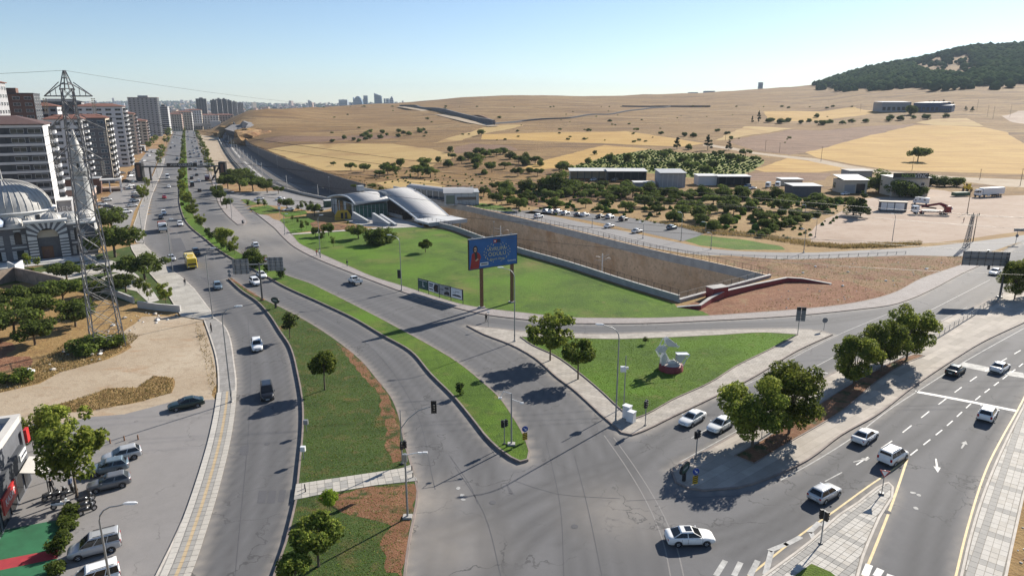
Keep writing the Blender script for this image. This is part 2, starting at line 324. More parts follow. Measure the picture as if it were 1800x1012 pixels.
def offset(poly, d):
    """inset a closed polygon by d (positive = inwards)"""
    n = len(poly); ar = sum(poly[i][0] * poly[(i + 1) % n][1] - poly[(i + 1) % n][0] * poly[i][1] for i in range(n)); sg = 1 if ar > 0 else -1; out = []
    for i in range(n):
        a, b, c = Vector(poly[i - 1]), Vector(poly[i]), Vector(poly[(i + 1) % n])
        u, v_ = (b - a).normalized(), (c - b).normalized(); n1, n2 = Vector((-u.y, u.x)), Vector((-v_.y, v_.x)); m = n1 + n2
        if m.length < .3: m = n1
        m.normalize(); k = max(.45, m.dot(n1)); q = b + m * (sg * d / k); out.append((q.x, q.y))
    return out
def inside(X, Y, poly):
    X = np.asarray(X); Y = np.asarray(Y); r = np.zeros(X.shape, bool); n = len(poly)
    for i in range(n):
        x0, y0 = poly[i]; x1, y1 = poly[(i + 1) % n]
        if y0 == y1: continue
        c = ((y0 > Y) != (y1 > Y)) & (X < (x1 - x0) * (Y - y0) / (y1 - y0) + x0); r ^= c
    return r
def ring(mb, o, i, z0, z1, mi):
    n = len(o); vs = [(p[0], p[1], z0) for p in o] + [(p[0], p[1], z1) for p in i]
    mb.add(vs, [(k, (k + 1) % n, n + (k + 1) % n, n + k) for k in range(n)], mi)
def ccw(poly):
    n = len(poly); ar = sum(poly[i][0] * poly[(i + 1) % n][1] - poly[(i + 1) % n][0] * poly[i][1] for i in range(n))
    return poly if ar > 0 else list(reversed(poly))
def raised(name, poly, zt, top, kerb='kerb', kw=.22, z0=-.05, sunk=.015):
    """kerbed island or pavement: kerb face, kerb top, surface a little lower"""
    poly = ccw(poly); ins = offset(poly, kw); mb = MB(); n = len(poly)
    ring(mb, poly, poly, z0, zt, 0); ring(mb, poly, ins, zt, zt, 0); ring(mb, ins, ins, zt, zt - sunk, 0)
    mb2 = MB(); mb2.prism(ins, zt - sunk - .01, zt - sunk, 0); mb.add(mb2.v, mb2.f, 1)
    return structure(mb.obj(name, [kerb, top]))
def sheet(name, poly, z, mat_, kind=True):
    mb = MB(); q = MB().prism(ccw(poly), z - .004, z, 0); mb.add(q.v, q.f[len(poly):], 0)
    o = mb.obj(name, mat_); return structure(o) if kind else o
def strip(line, wd, z, mb, mi=0, off=0.0):
    """ribbon along a line of ground points"""
    p = [Vector(q[:2]) for q in line]; vs = []
    for i, q in enumerate(p):
        d = (p[min(i + 1, len(p) - 1)] - p[max(i - 1, 0)]).normalized(); nn = Vector((-d.y, d.x))
        a, b = q + nn * (off + wd / 2), q + nn * (off - wd / 2); vs += [(a.x, a.y, z), (b.x, b.y, z)]
    mb.add(vs, [(2 * i, 2 * i + 1, 2 * i + 3, 2 * i + 2) for i in range(len(p) - 1)], mi); return mb
def walk(line, step, start=0.0):
    """evenly spaced (point, direction) along a polyline"""
    out, acc = [], start; p = [Vector(q) for q in line]
    for a, b in zip(p, p[1:]):
        L = (b - a).length
        while acc <= L: out.append((a + (b - a) * (acc / L), (b - a).normalized())); acc += step
        acc -= L
    return out
def text(s, par, loc, size, mat_, rot, align='CENTER', ext=.01, sx=1.0):
    cu = bpy.data.curves.new('lettering', 'FONT'); cu.body = s; cu.size = size; cu.align_x = align; cu.align_y = 'CENTER'; cu.extrude = ext; cu.resolution_u = 2
    o = bpy.data.objects.new('lettering', cu); C.objects.link(o); me = bpy.data.meshes.new_from_object(o.evaluated_get(bpy.context.evaluated_depsgraph_get())); bpy.data.objects.remove(o); me.materials.clear(); me.materials.append(M[mat_])
    o = link('lettering', me, par, loc); o.rotation_euler = rot; o.scale = (sx, 1, 1); return o
def hgt(px, py, top, z=0.0):
    """height of an upright thing whose foot is at (px,py) and whose top shows at row top"""
    X, Y = G(px, py, z); a = (506 - top) / FOC
    # solve P(X,Y,zt).y == top
    lo, hi = z, z + 80
    for _ in range(50):
        m_ = (lo + hi) / 2
        if P(X, Y, m_)[1] > top: lo = m_
        else: hi = m_
    return lo - z
flat_mat('sign_blue', (.02, .06, .30), .4); flat_mat('sign_red', (.45, .02, .02), .4); flat_mat('sign_yellow', (.62, .40, .02), .5); flat_mat('sign_green', (.02, .06, .04), .5); flat_mat('sign_back', (.20, .215, .235), .5, .3); flat_mat('print_white', (.72, .72, .71), .6, var=.03)
flat_mat('print_blue', (.015, .10, .30), .5, var=.25, scale=.25); flat_mat('print_red', (.30, .02, .02), .5); flat_mat('print_gold', (.50, .46, .24), .5); flat_mat('print_skin', (.50, .30, .20), .6); flat_mat('print_dark', (.012, .013, .02), .5); flat_mat('print_teal', (.01, .07, .065), .5); flat_mat('print_navy', (.012, .025, .07), .5)
flat_mat('skip_green', (.05, .10, .06), .7)
# ================================================================ GROUND
def rough(poly, step, amp, seed=0):
    out = []; n = len(poly)
    for i in range(n):
        a, b = Vector(poly[i]), Vector(poly[(i + 1) % n]); L = (b - a).length; k = max(1, min(30, int(L / step))); d = (b - a).normalized() if L else Vector((1, 0)); nn = Vector((-d.y, d.x))
        for j in range(k):
            q = a + (b - a) * (j / k); t = noise.noise((q.x / step * .37, q.y / step * .37, seed)) * amp if j else 0
            out.append((q.x + nn.x * t, q.y + nn.y * t))
    return out
TR_R = [(1352, 487), (1250, 463), (1185, 450), (1057, 419), (946, 392), (859, 372), (819, 363), (789, 358), (720, 342), (655, 330), (610, 318), (560, 302), (520, 288), (470, 268), (437, 254), (413, 240)]
TR_L = [(1192, 531), (1100, 503), (1000, 470), (920, 447), (850, 425), (790, 403), (735, 392), (700, 383), (640, 367), (577, 352), (530, 342), (460, 322), (433, 309), (415, 292), (397, 268), (383, 243)]
trR, trL = gp(TR_R), gp(TR_L)
TRENCH = trR + trL[::-1]
def zt(px, nearstep=None):
    return [T(a, b)[:2] for a, b in px]
Z = [  # name, material, outline, edge roughness (step, amplitude)
 ('city_ground', 'scrub_soil', [(-900, 470), G(-500, 400), G(120, 378), G(185, 372), G(240, 330), G(283, 278), G(303, 235), G(309, 222), (-560, 1900), (-900, 5200), (-7000, 5200), (-3000, 900)], None),
 ('scrub_ground', 'scrub_soil', zt([(440, 262), (520, 290), (560, 303), (655, 331), (800, 362), (950, 366), (1100, 380), (1190, 397), (1240, 411), (1420, 432), (1444, 391), (1500, 365), (1517, 349), (1660, 334), (1640, 318), (1480, 345), (1320, 345), (1200, 330), (1000, 310), (960, 300), (850, 288), (700, 290), (600, 300), (520, 283)]), (8, 3)),
 ('stubble_field', 'pale_stubble', zt([(560, 300), (480, 268), (470, 262), (520, 255), (690, 253), (760, 262), (800, 275), (760, 292), (680, 296), (600, 300)]), (10, 4)),
 ('stubble_field', 'pale_stubble', zt([(660, 322), (700, 315), (760, 318), (785, 327), (760, 334), (690, 334)]), (6, 2)),
 ('stubble_field', 'pale_stubble', zt([(800, 239), (862, 221), (920, 220), (900, 226), (840, 236), (812, 247), (760, 252)]), (10, 4)),
 ('ploughed_field', 'ploughed', zt([(800, 259), (830, 252), (900, 257), (910, 264), (860, 268), (800, 270)]), (8, 3)),
 ('ploughed_field', 'ploughed', zt([(460, 243), (600, 240), (680, 236), (700, 243), (560, 250), (470, 252)]), (12, 5)),
 ('stubble_field', 'stubble', zt([(848, 236), (1100, 231), (1190, 244), (1240, 252), (1200, 258), (1060, 252), (930, 247), (845, 245)]), (10, 3)),
 ('stubble_field', 'stubble', zt([(915, 296), (960, 281), (1062, 255), (1140, 262), (1068, 275), (994, 294), (950, 298)]), (6, 2)),
 ('vineyard_ground', 'vine_soil', zt([(992, 297), (1066, 275), (1142, 263), (1190, 268), (1300, 271), (1345, 283), (1325, 300), (1290, 312), (1203, 312), (1130, 303), (1070, 300)]), (6, 2)),
 ('pale_field', 'pale_stubble', zt([(1257, 247), (1310, 222), (1393, 226), (1277, 246)]), (6, 2)),
 ('ploughed_field', 'ploughed', zt([(1277, 249), (1390, 228), (1483, 226), (1610, 217), (1533, 237), (1415, 268), (1388, 272), (1325, 264)]), (8, 2)),
 ('stubble_field', 'stubble', zt([(1415, 268), (1533, 237), (1610, 220), (1730, 224), (1768, 232), (1800, 252), (1960, 262), (1960, 312), (1800, 306), (1680, 303), (1567, 299), (1500, 289), (1435, 277)]), (8, 2)),
 ('pale_field', 'pale_stubble', zt([(1610, 216), (1640, 210), (1700, 208), (1728, 222), (1660, 221)]), (6, 2)),
 ('stubble_field', 'stubble', zt([(1342, 196), (1500, 188), (1545, 196), (1500, 205), (1350, 212)]), (10, 3)),
 ('stubble_field', 'stubble', zt([(1327, 298), (1387, 277), (1487, 293), (1493, 298), (1440, 303), (1343, 302)]), (6, 2)),
 ('ploughed_field', 'ploughed', zt([(1297, 307), (1343, 303), (1460, 304), (1450, 316), (1400, 320), (1313, 317)]), (6, 2)),
 ('dirt_track', 'dirt', zt([(1240, 252), (1262, 256), (1330, 268), (1435, 279), (1500, 292), (1567, 302), (1700, 312), (1960, 322), (1960, 334), (1760, 328), (1690, 318), (1560, 306), (1490, 297), (1420, 282), (1320, 270), (1235, 256)]), (6, 1)),
 ('vacant_lot', 'lot_dirt', zt([(1420, 410), (1444, 391), (1478, 372), (1500, 360), (1517, 349), (1578, 345), (1628, 332), (1661, 335), (1705, 347), (1772, 344), (1960, 340), (1960, 395), (1800, 405), (1740, 414), (1700, 420), (1620, 428), (1560, 433), (1480, 435), (1425, 430)]), (5, 1.6)),
 ('factory_yard', 'lot_dirt', zt([(1760, 204), (1790, 195), (1960, 170), (1960, 215), (1800, 218), (1780, 215)]), (6, 1)),
 ('verge', 'lawn', gp([(1197, 421), (1233, 413), (1312, 422), (1374, 433), (1381, 439), (1294, 439), (1229, 431)]), (2, .7)),
 ('red_slope', 'red_soil', gp([(1188, 541), (1240, 557), (1294, 553), (1403, 545), (1493, 535), (1565, 518), (1500, 496), (1390, 484), (1270, 512)]), (3, 1)),
 ('rough_ground', 'rough_soil', gp([(1352, 487), (1400, 484), (1500, 496), (1565, 518), (1619, 491), (1694, 466), (1692, 450), (1600, 448), (1511, 451), (1367, 455), (1280, 450), (1240, 452)]), (3, 1)),
 ('avenue_verge', 'dirt', gp([(345, 236), (383, 242), (397, 267), (415, 291), (431, 308), (400, 318), (380, 332), (368, 300), (354, 262)]), None),
 ('grove_soil', 'scrub_soil', gp([(378, 338), (400, 317), (432, 310), (460, 323), (503, 336), (440, 339), (405, 340)]), (3, 1)),
 ('garden', 'lawn_worn', gp([(-40, 470), (60, 470), (150, 452), (230, 432), (246, 462), (280, 500), (308, 540), (318, 549), (240, 535), (150, 512), (60, 493), (-40, 510)]), None),
 ('red_plot', 'red_soil', gp([(-60, 600), (0, 597), (22, 603), (28, 613), (10, 625), (52, 626), (55, 642), (20, 650), (-60, 660)]), (2, 1)),
 ('dirt_track', 'dirt', gp([(-150, 712), (0, 690), (70, 674), (105, 654), (190, 631), (232, 610), (215, 585), (250, 556), (318, 556), (358, 563), (372, 600), (381, 640), (384, 670), (381, 705), (308, 706), (283, 713), (218, 730), (164, 736), (60, 755), (-150, 800)]), (2.5, 1.1)),
 ('weed_patch', 'dry_grass', gp([(85, 716), (130, 702), (190, 682), (240, 681), (270, 660), (305, 664), (302, 690), (250, 705), (160, 722), (100, 726)]), (1.5, 1.0)),
]
def build_ground():
    vs, fs = [], []
    ys = [-60, -20, 10] + list(np.arange(30, 420, 12)) + list(np.geomspace(425, 3600, 95)) + list(np.geomspace(3700, 9500, 26))
    nc = 90
    for y in ys:
        for t in np.linspace(-1, 1, nc): vs.append((t * (1.15 * max(y, 0) + 220), y))
    vs = [Vector(v) for v in vs]; names = []
    for nm, mt, poly, rg in Z + [('trench', None, TRENCH, None)]:
        p = ccw(rough(poly, rg[0], rg[1], len(names)) if rg else rough(poly, 25, 0))
        names.append((nm, mt)); fs.append(list(range(len(vs), len(vs) + len(p)))); vs += [Vector(q) for q in p]
    V, E, F, _, _, FO = delaunay_2d_cdt(vs, [], fs, 0, .02)
    X = np.array([v.x for v in V]); Y = np.array([v.y for v in V]); ZZ = hz(X, Y)
    groups = {}
    for f, fo in zip(F, FO): groups.setdefault(max(fo) if fo else -1, []).append(f)
    for k, faces in groups.items():
        if k >= 0 and names[k][1] is None: continue
        nm, mt = names[k] if k >= 0 else ('ground', 'hill_grass')
        parts = {nm: faces}
        if k < 0:
            cy = lambda f: sum(Y[i] for i in f) / 3
            near = [f for f in faces if cy(f) < 300]; parts = {'ground': near, 'hillside': [f for f in faces if cy(f) >= 300]}
        for pn, pf in parts.items():
            used = sorted({i for f in pf for i in f}); ix = {i: j for j, i in enumerate(used)}
            mb = MB(); mb.add([(X[i], Y[i], ZZ[i]) for i in used], [tuple(ix[i] for i in f) for f in pf], 0, True)
            structure(mb.obj(pn, 'dry_grass' if pn == 'ground' else mt))
build_ground()
# ================================================================ METRO CUTTING
def resample(line, n):
    p = [Vector(q) for q in line]; d = [0]
    for a, b in zip(p, p[1:]): d.append(d[-1] + (b - a).length)
    xs = np.linspace(0, d[-1], n)
    return list(zip(np.interp(xs, d, [q.x for q in p]), np.interp(xs, d, [q.y for q in p])))
def floor_z(Y): return float(np.interp(Y, [260, 430, 640, 930], [-12, -8.5, -7, -.35]))
NS = 140
cl, cr_ = resample(cr(trL, 6), NS), resample(cr(trR, 6), NS)
mb = MB()
mb.add([(p[0], p[1], floor_z(p[1])) for q in zip(cl, cr_) for p in q], [(2 * i, 2 * i + 1, 2 * i + 3, 2 * i + 2) for i in range(NS - 1)])
structure(mb.obj('track_bed', 'ballast'))
def wall_line(name, line, zb, ztop, th, mats, side, band=None):
    """retaining wall along a line; side=+1 thickness to the left of travel. band=(drop, proud): lighter strip along the top"""
    mb = MB(); p = [Vector(q) for q in line]; n = len(p); secs = []
    for i, q in enumerate(p):
        d = (p[min(i + 1, n - 1)] - p[max(i - 1, 0)]).normalized(); nn = Vector((-d.y, d.x)) * side
        a, b = q, q + nn * th; z0, z1 = zb(q.x, q.y), ztop(q.x, q.y)
        secs.append([(a.x, a.y, z0), (a.x, a.y, z1), (b.x, b.y, z1), (b.x, b.y, min(z0, -.3))])
    mb.loft(secs, 0, False)
    if band:
        s2 = []
        for i, q in enumerate(p):
            d = (p[min(i + 1, n - 1)] - p[max(i - 1, 0)]).normalized(); nn = Vector((-d.y, d.x)) * side; z1 = ztop(q.x, q.y)
            a, b, c2 = q - nn * band[1], q + nn * (th + .1), q + nn * (th if band[0] > 2 else -band[1]); s2.append([(a.x, a.y, z1 - band[0]), (a.x, a.y, z1 - band[0] + (.25 if band[0] > 2 else band[0] - .05)), (c2.x, c2.y, z1 + .02), (b.x, b.y, z1 + .02), (b.x, b.y, z1 - band[0])])
        mb.loft(s2, 1, False)
    return mb.obj(name, mats)
def t_(o, l, c, g=None): return tag(o, l, c, g)
kR = next(i for i, q in enumerate(cr_) if q[0] < G(655, 330)[0])
t_(wall_line('retaining_wall', cr_[:kR], lambda x, y: floor_z(y) - .2, lambda x, y: .55, .5, ['concrete_brown', 'concrete'], 1 if True else -1, (2.3, .3)), 'tall brown streaked concrete retaining wall of the metro cutting beside the car park', 'retaining wall', 'walls of the metro cutting')
t_(wall_line('retaining_wall', cr_[kR + 1:], lambda x, y: floor_z(y) - .2, lambda x, y: .9 + float(hz(x + 3, y)), .6, ['slate', 'black'], 1, (.5, .2)), 'dark slate retaining wall curving along the far tracks below the stubble', 'retaining wall', 'walls of the metro cutting')
kL = next(i for i, q in enumerate(cl) if q[1] > G(735, 392)[1])
t_(wall_line('retaining_wall', cl[:kL], lambda x, y: floor_z(y) - .2, lambda x, y: 1.5, .45, ['concrete', 'concrete_pale'], -1, (.14, .06)), 'grey concrete parapet with pale coping between the big lawn and the metro cutting', 'retaining wall', 'walls of the metro cutting')
t_(wall_line('retaining_wall', cl[kL + 1:], lambda x, y: floor_z(y) - .2, lambda x, y: 1.1, .45, ['concrete', 'concrete_pale'], -1, (.14, .06)), 'long grey parapet with pale coping between the station car park and the tracks', 'retaining wall', 'walls of the metro cutting')
a, b = Vector(trL[0]), Vector(trR[0])
t_(wall_line('end_wall', [a, a + (b - a) * .5, b], lambda x, y: -12.5, lambda x, y: .75, .5, ['concrete', 'concrete_pale'], -1, (.2, .1)), 'low pale concrete wall closing the near end of the cutting behind the red ramp', 'retaining wall')
tracks = thing('railway_tracks', 'parallel rails of the metro line running down the ballasted cutting', 'railway track', (0, 0, 0))
for t in (.16, .31, .50, .65):
    for dx in (-.72, .72):
        line = []
        for l, r in zip(cl, cr_):
            v = Vector(r) - Vector(l); q = Vector(l) + v * t + v.normalized() * dx; line.append(q)
        m = MB(); secs = []
        for i, q in enumerate(line):
            d = (line[min(i + 1, NS - 1)] - line[max(i - 1, 0)]).normalized(); nn = Vector((-d.y, d.x)); z = floor_z(q.y)
            secs.append([(q.x + nn.x * .09, q.y + nn.y * .09, z), (q.x + nn.x * .09, q.y + nn.y * .09, z + .2), (q.x - nn.x * .09, q.y - nn.y * .09, z + .2), (q.x - nn.x * .09, q.y - nn.y * .09, z)])
        m.loft(secs); m.obj('rail', 'rail', tracks)
def mid(t, k): l, r = Vector(cl[k]), Vector(cr_[k]); return l + (r - l) * t
structure(strip([mid(.405, k) for k in range(NS)], 1.6, .02, MB(), 0).obj('cable_duct', 'concrete')).location = (0, 0, -8.3)
C.objects['cable_duct'].data.vertices.foreach_set('co', [c for k in range(NS) for s in (1, -1) for c in (lambda q, d: (q.x - d.y * s * .8, q.y + d.x * s * .8, floor_z(q.y) + 8.36))(mid(.405, k), (mid(.405, min(k + 1, NS - 1)) - mid(.405, max(k - 1, 0))).normalized())])
# ================================================================ ROADS
AL = [(285, 1130), (338, 1012), (370, 900), (395, 800), (408, 730), (414, 680), (412, 640), (400, 585), (385, 565), (370, 545), (342, 508), (317, 485), (297, 473), (279, 455), (261, 437), (252, 428), (255, 400), (260, 372), (267, 345), (276, 323), (285, 301), (290, 278), (298, 254), (305, 235), (309, 224)]
AR1 = [(343, 224), (347, 251), (353, 265), (359, 284), (364, 301), (370, 319)]
AR2 = [(424, 350), (433, 365), (463, 385), (482, 401), (498, 418), (518, 435), (554, 454), (605, 475), (657, 495), (703, 512), (760, 530), (811, 544), (856, 554), (903, 560), (993, 568.5), (1057, 569.5), (1134, 569), (1250, 564), (1294, 562), (1403, 555), (1493, 546), (1565, 537), (1601, 526), (1637, 510), (1692, 481), (1728, 465), (1765, 446), (1800, 427), (1960, 372)]
RSW = [(1900, 540), (1850, 622), (1800, 710), (1775, 758), (1746, 820), (1723, 879), (1701, 952), (1687, 1012), (1655, 1130)]
I0 = [(325, 225), (329, 282), (332, 330), (337, 365), (345, 385), (355, 397), (379, 417), (419, 444), (445, 457), (480, 474), (503, 485), (544, 499), (580, 516), (657, 555), (713, 585), (760, 611), (806, 639), (846, 671), (880, 702), (903, 735), (918, 760), (926, 777), (932, 796), (929, 811), (914, 815), (897, 807), (876, 792), (850, 766), (834, 745), (798, 701), (757, 660), (721, 619), (672, 591), (623, 562), (564, 534), (500, 505), (470, 488), (440, 472), (419, 461), (407, 455), (377, 435), (359, 420), (340, 405), (327, 391), (319, 373), (315, 355), (315, 341), (314, 323), (317, 303), (318, 282), (320, 254), (322, 225)]
I1 = [(401, 491), (408, 490), (433, 508), (467, 529), (498, 544), (554, 575), (605, 610), (639, 639), (665, 670), (688, 699), (698, 719), (706, 745), (712, 777), (722, 812), (732, 847), (736, 867), (730, 910), (722, 950), (714, 1012), (704, 1130), (445, 1130), (482, 1012), (502, 955), (512, 915), (520, 880), (522, 855), (526, 815), (531, 760), (531, 714), (523, 663), (509, 611), (492, 585), (474, 557), (451, 531), (426, 514)]
I2 = [(366, 301), (372, 319), (379, 339), (384, 358), (399, 379), (418, 396), (428, 396), (434, 392), (424, 377), (408, 360), (395, 347), (385, 330), (376, 312)]
I3 = [(820, 573), (851, 589), (898, 607), (939, 630), (980, 666), (1005, 684), (1031, 707), (1052, 727), (1080, 751), (1092, 762), (1112, 766), (1134, 758), (1185, 733), (1250, 702), (1320, 667), (1403, 617), (1464, 589), (1440, 582), (1403, 579), (1345, 579), (1258, 581), (1150, 585), (1057, 588), (993, 587), (925, 584), (870, 578)]
I3L = [(914, 594), (936, 609), (975, 627), (1018, 658), (1057, 691), (1088, 720), (1112, 739), (1118, 738), (1185, 704), (1250, 674), (1294, 646), (1352, 617), (1403, 590), (1345, 586.5), (1258, 591), (1150, 596), (1082, 598), (1000, 596)]
I4 = [(1179, 828), (1187, 849), (1209, 860), (1238, 864), (1297, 859), (1370, 835), (1422, 809), (1481, 765), (1540, 732), (1602, 684), (1674, 635), (1728, 602), (1800, 568), (1960, 490), (1960, 425), (1800, 497), (1757, 519), (1728, 533), (1640, 572), (1560, 610), (1464, 657), (1400, 692), (1304, 757), (1271, 776), (1223, 802), (1194, 816)]
I4B = [(1290, 803), (1326, 818), (1388, 780), (1480, 725), (1540, 674), (1590, 642), (1626, 627), (1608, 624), (1560, 641), (1480, 686), (1440, 712), (1400, 738), (1340, 775)]
I5 = [(1562, 848), (1554, 850), (1540, 857), (1507, 883), (1473, 905), (1422, 952), (1367, 993), (1341, 1012), (1240, 1130), (1480, 1130), (1510, 1012), (1518, 982), (1547, 912), (1571, 857)]
rd = gc(AL, 3) + gc(AR1, 4) + gc([(378, 328), (402, 335), (424, 350)], 3) + gc(AR2, 3) + gc([(1960, 470)] + RSW, 3)
def road_grid():
    px = [(500, 1130), (1300, 1130)]
    kerbs = []
    for p in (I0, I1, I2, I3, I4, I5): kerbs += gpoly(p, 1.5)
    kerbs += gc(AL, 1.5) + gc(AR2, 1.5) + gc(RSW, 1.5) + gc(AR1, 3)
    def lanes(L, Rr, ts):
        a, b = resample(gc(L, 2), 460), resample(gc(Rr, 2), 460); out = []
        for t in ts: out.append([Vector(p) * (1 - t) + Vector(q) * t for p, q in zip(a, b)])
        return out
    ln = lanes([(331, 330), (345, 385), (379, 417), (445, 457), (503, 485), (580, 516), (657, 555), (760, 611), (880, 702), (926, 777), (965, 880), (990, 1060)], [(375, 330), (398, 379), (440, 405), (498, 422), (554, 456), (657, 497), (760, 532), (850, 572), (939, 630), (1005, 684), (1080, 751), (1140, 860), (1185, 1060)], (.17, .5, .83))
    ln += lanes([(401, 487), (467, 529), (554, 575), (639, 638), (688, 699), (711, 778), (732, 847), (730, 910), (720, 1060)], [(445, 474), (500, 505), (564, 535), (623, 562), (721, 619), (757, 660), (834, 745), (876, 792), (900, 880), (925, 1060)], (.25, .75))
    ln += lanes([(265, 370), (297, 472), (342, 507), (374, 550), (412, 630), (414, 680), (405, 750), (370, 900), (325, 1060)], [(320, 370), (352, 420), (401, 492), (451, 531), (492, 585), (523, 663), (531, 740), (526, 817), (512, 915), (470, 1060)], (.27, .75))
    for q in ([(1760, 600), (1560, 750), (1430, 860), (1300, 930), (1180, 960)], [(1830, 600), (1640, 760), (1560, 812), (1470, 885), (1300, 985)], [(1830, 650), (1745, 735), (1650, 900), (1610, 1060)], [(1800, 452), (1650, 538), (1420, 662), (1215, 735), (1100, 830), (1000, 960)], [(1800, 478), (1560, 620), (1300, 765), (1180, 825)], [(860, 563), (993, 578), (1250, 573), (1440, 566), (1600, 540)], [(680, 960), (800, 930), (960, 860), (1100, 810)], [(850, 1060), (930, 940), (1100, 840)]): ln.append([Vector(p) for p in resample(gc(q, 1), 260)])
    tr = []
    for l in ln:
        for i, q in enumerate(l):
            d = (l[min(i + 1, len(l) - 1)] - l[max(i - 1, 0)])
            if d.length < 1e-6: continue
            d.normalize(); nn = Vector((-d.y, d.x)); k = 1 if i % 2 else -1
            for k in (-1, 1): tr.append(q + nn * (.85 * k))
    rx, ry = np.array([p[0] for p in rd]), np.array([p[1] for p in rd])
    K = np.array([(p[0], p[1]) for p in kerbs]); TRK = np.array([(p.x, p.y) for p in tr])
    def dist(X, Y, pts, cut=3.0):
        out = np.full(X.shape, 9.0); o = np.argsort(pts[:, 1]); pts = pts[o]; ys = pts[:, 1]
        for i in range(0, len(X), 400):
            a, b = Y[i:i + 400].min() - cut, Y[i:i + 400].max() + cut
            sub = pts[np.searchsorted(ys, a):np.searchsorted(ys, b)]
            if len(sub): out[i:i + 400] = np.sqrt(((X[i:i + 400, None] - sub[None, :, 0]) ** 2 + (Y[i:i + 400, None] - sub[None, :, 1]) ** 2).min(1))
        return out
    for name, y0, y1, cs in (('road', 18, 130, .75), ('road', 130, 260, 1.3), ('avenue', 260, 1380, 4.0)):
        xa, xb = (-75, 130) if y1 <= 260 else (-640, -60)
        if y1 == 260: xa, xb = -165, 185
        xs, ys = np.arange(xa, xb + cs, cs), np.arange(y0, y1 + .001, (y1 - y0) / round((y1 - y0) / cs)); XX, YY = np.meshgrid(xs, ys)
        cx, cy = (XX[:-1, :-1] + XX[1:, 1:]) / 2, (YY[:-1, :-1] + YY[1:, 1:]) / 2
        ok = inside(cx, cy, offset(ccw(rd), -1.1))
        nx = len(xs); jj, ii = np.nonzero(ok); q = np.stack([jj * nx + ii, jj * nx + ii + 1, (jj + 1) * nx + ii + 1, (jj + 1) * nx + ii], 1)
        us, inv = np.unique(q, return_inverse=True); X, Y = XX.ravel()[us], YY.ravel()[us]
        me = bpy.data.meshes.new(name); me.from_pydata(np.stack([X, Y, np.full(X.shape, .02)], 1).tolist(), [], inv.reshape(q.shape).tolist())
        me.materials.append(M['asphalt']); at = me.color_attributes.new('wear_glare', 'FLOAT_COLOR', 'POINT')
        col = np.zeros((len(X), 4)); col[:, 3] = 1
        dk, dt = dist(X, Y, K), dist(X, Y, TRK)
        col[:, 0] = np.clip(1 - dt / 1.15, 0, 1) * .8; col[:, 1] = np.clip(1 - dk / 1.5, 0, 1) ** 1.3
        for (a, b, r_, s_) in ((455, 405, 20, .75), (500, 440, 12, .5), (1690, 505, 30, .35), (760, 960, 6, .5), (1090, 900, 5, .5), (740, 880, 4, .8)):  # pale patches; the upper right road one paints sun glare into the colour
            g = G(a, b); col[:, 1] = np.maximum(col[:, 1], s_ * np.exp(-(((X - g[0]) ** 2 + (Y - g[1]) ** 2) / r_ ** 2)))
        at.data.foreach_set('color', col.ravel()); structure(link(name, me))
road_grid()
# frontage road, car parks, lots
structure(sheet('frontage_road', gc([(770, 352), (819, 359), (900, 368), (960, 378), (1057, 398), (1120, 411), (1197, 427), (1258, 438), (1414, 444), (1511, 440), (1620, 434), (1699, 426), (1800, 413), (1960, 385)], 4) + gc([(1960, 398), (1800, 424), (1692, 450), (1600, 449), (1511, 452), (1367, 455.5), (1280, 449), (1240, 449), (1150, 436), (1057, 415), (946, 388.5), (859, 369), (800, 358)], 4), .015, 'asphalt_pale'))
structure(sheet('car_park', gp([(905, 371), (921, 375), (945, 367), (1010, 372), (1108, 383), (1193, 398), (1237, 411), (1228, 415), (1200, 424), (1150, 413), (1080, 397), (1000, 381), (930, 370)]), .024, 'asphalt'))
structure(sheet('station_car_park', gp([(390, 341), (440, 337), (503, 335), (530, 344), (577, 354), (592, 363), (560, 373), (540, 370), (520, 366), (471, 360.5), (452, 357), (433, 350), (424, 350.5)]), .03, 'asphalt_pale'))
structure(sheet('parking_apron', gp([(381, 702), (308, 704), (283, 711), (218, 728), (164, 732), (110, 743), (60, 745), (-60, 780), (-250, 1130), (210, 1130), (274, 1012), (299, 962), (333, 885), (364, 783), (381, 718)]), .02, 'asphalt_pale'))
structure(sheet('city_car_park', gp([(170, 372), (190, 345), (215, 322), (240, 290), (262, 262), (285, 262), (270, 300), (252, 345), (236, 372), (228, 400), (205, 405)]), .015, 'asphalt_pale'))
structure(sheet('turf_court', gp([(8, 931), (114, 911), (109, 940), (102, 978), (88, 1012), (50, 1130), (-200, 1130), (-40, 990)]), .03, flat_mat('turf', (.018, .115, .05), .9, var=.25, scale=.5, space='world') and 'turf'))
structure(sheet('turf_stripe', gp([(-90, 1004), (0, 984), (105, 964), (101, 981), (0, 1002), (-110, 1024)]), .036, flat_mat('turf_red', (.33, .03, .04), .9, var=.25, scale=.5, space='world') and 'turf_red'))
# pavements and islands
structure(raised('median', gpoly(I0), .34, 'lawn', 'kerb'))
structure(raised('traffic_island', gpoly(I1), .38, 'lawn_worn', 'kerb'))
sheet('bare_patch', rough(gp([(401, 492), (420, 503), (445, 522), (462, 527), (450, 518), (425, 504), (408, 491)]), 1, .3), .376, 'bare_soil')
for q in ([(640, 645), (662, 672), (684, 702), (694, 725), (700, 750), (704, 780), (714, 812), (690, 818), (676, 790), (682, 760), (670, 735), (668, 700), (640, 668), (610, 630), (590, 605), (612, 618)], [(560, 880), (640, 862), (728, 855), (733, 870), (727, 910), (718, 960), (708, 1020), (680, 1012), (668, 960), (690, 930), (640, 915), (600, 905)]):
    sheet('bare_patch', rough(gp(q), .7, .55, q[0][0]), .372, 'bare_soil')
raised('pavement', gpoly(I2), .15, 'paving_pink', 'kerb')
raised('pavement', gpoly(I3), .21, 'paving', 'kerb')
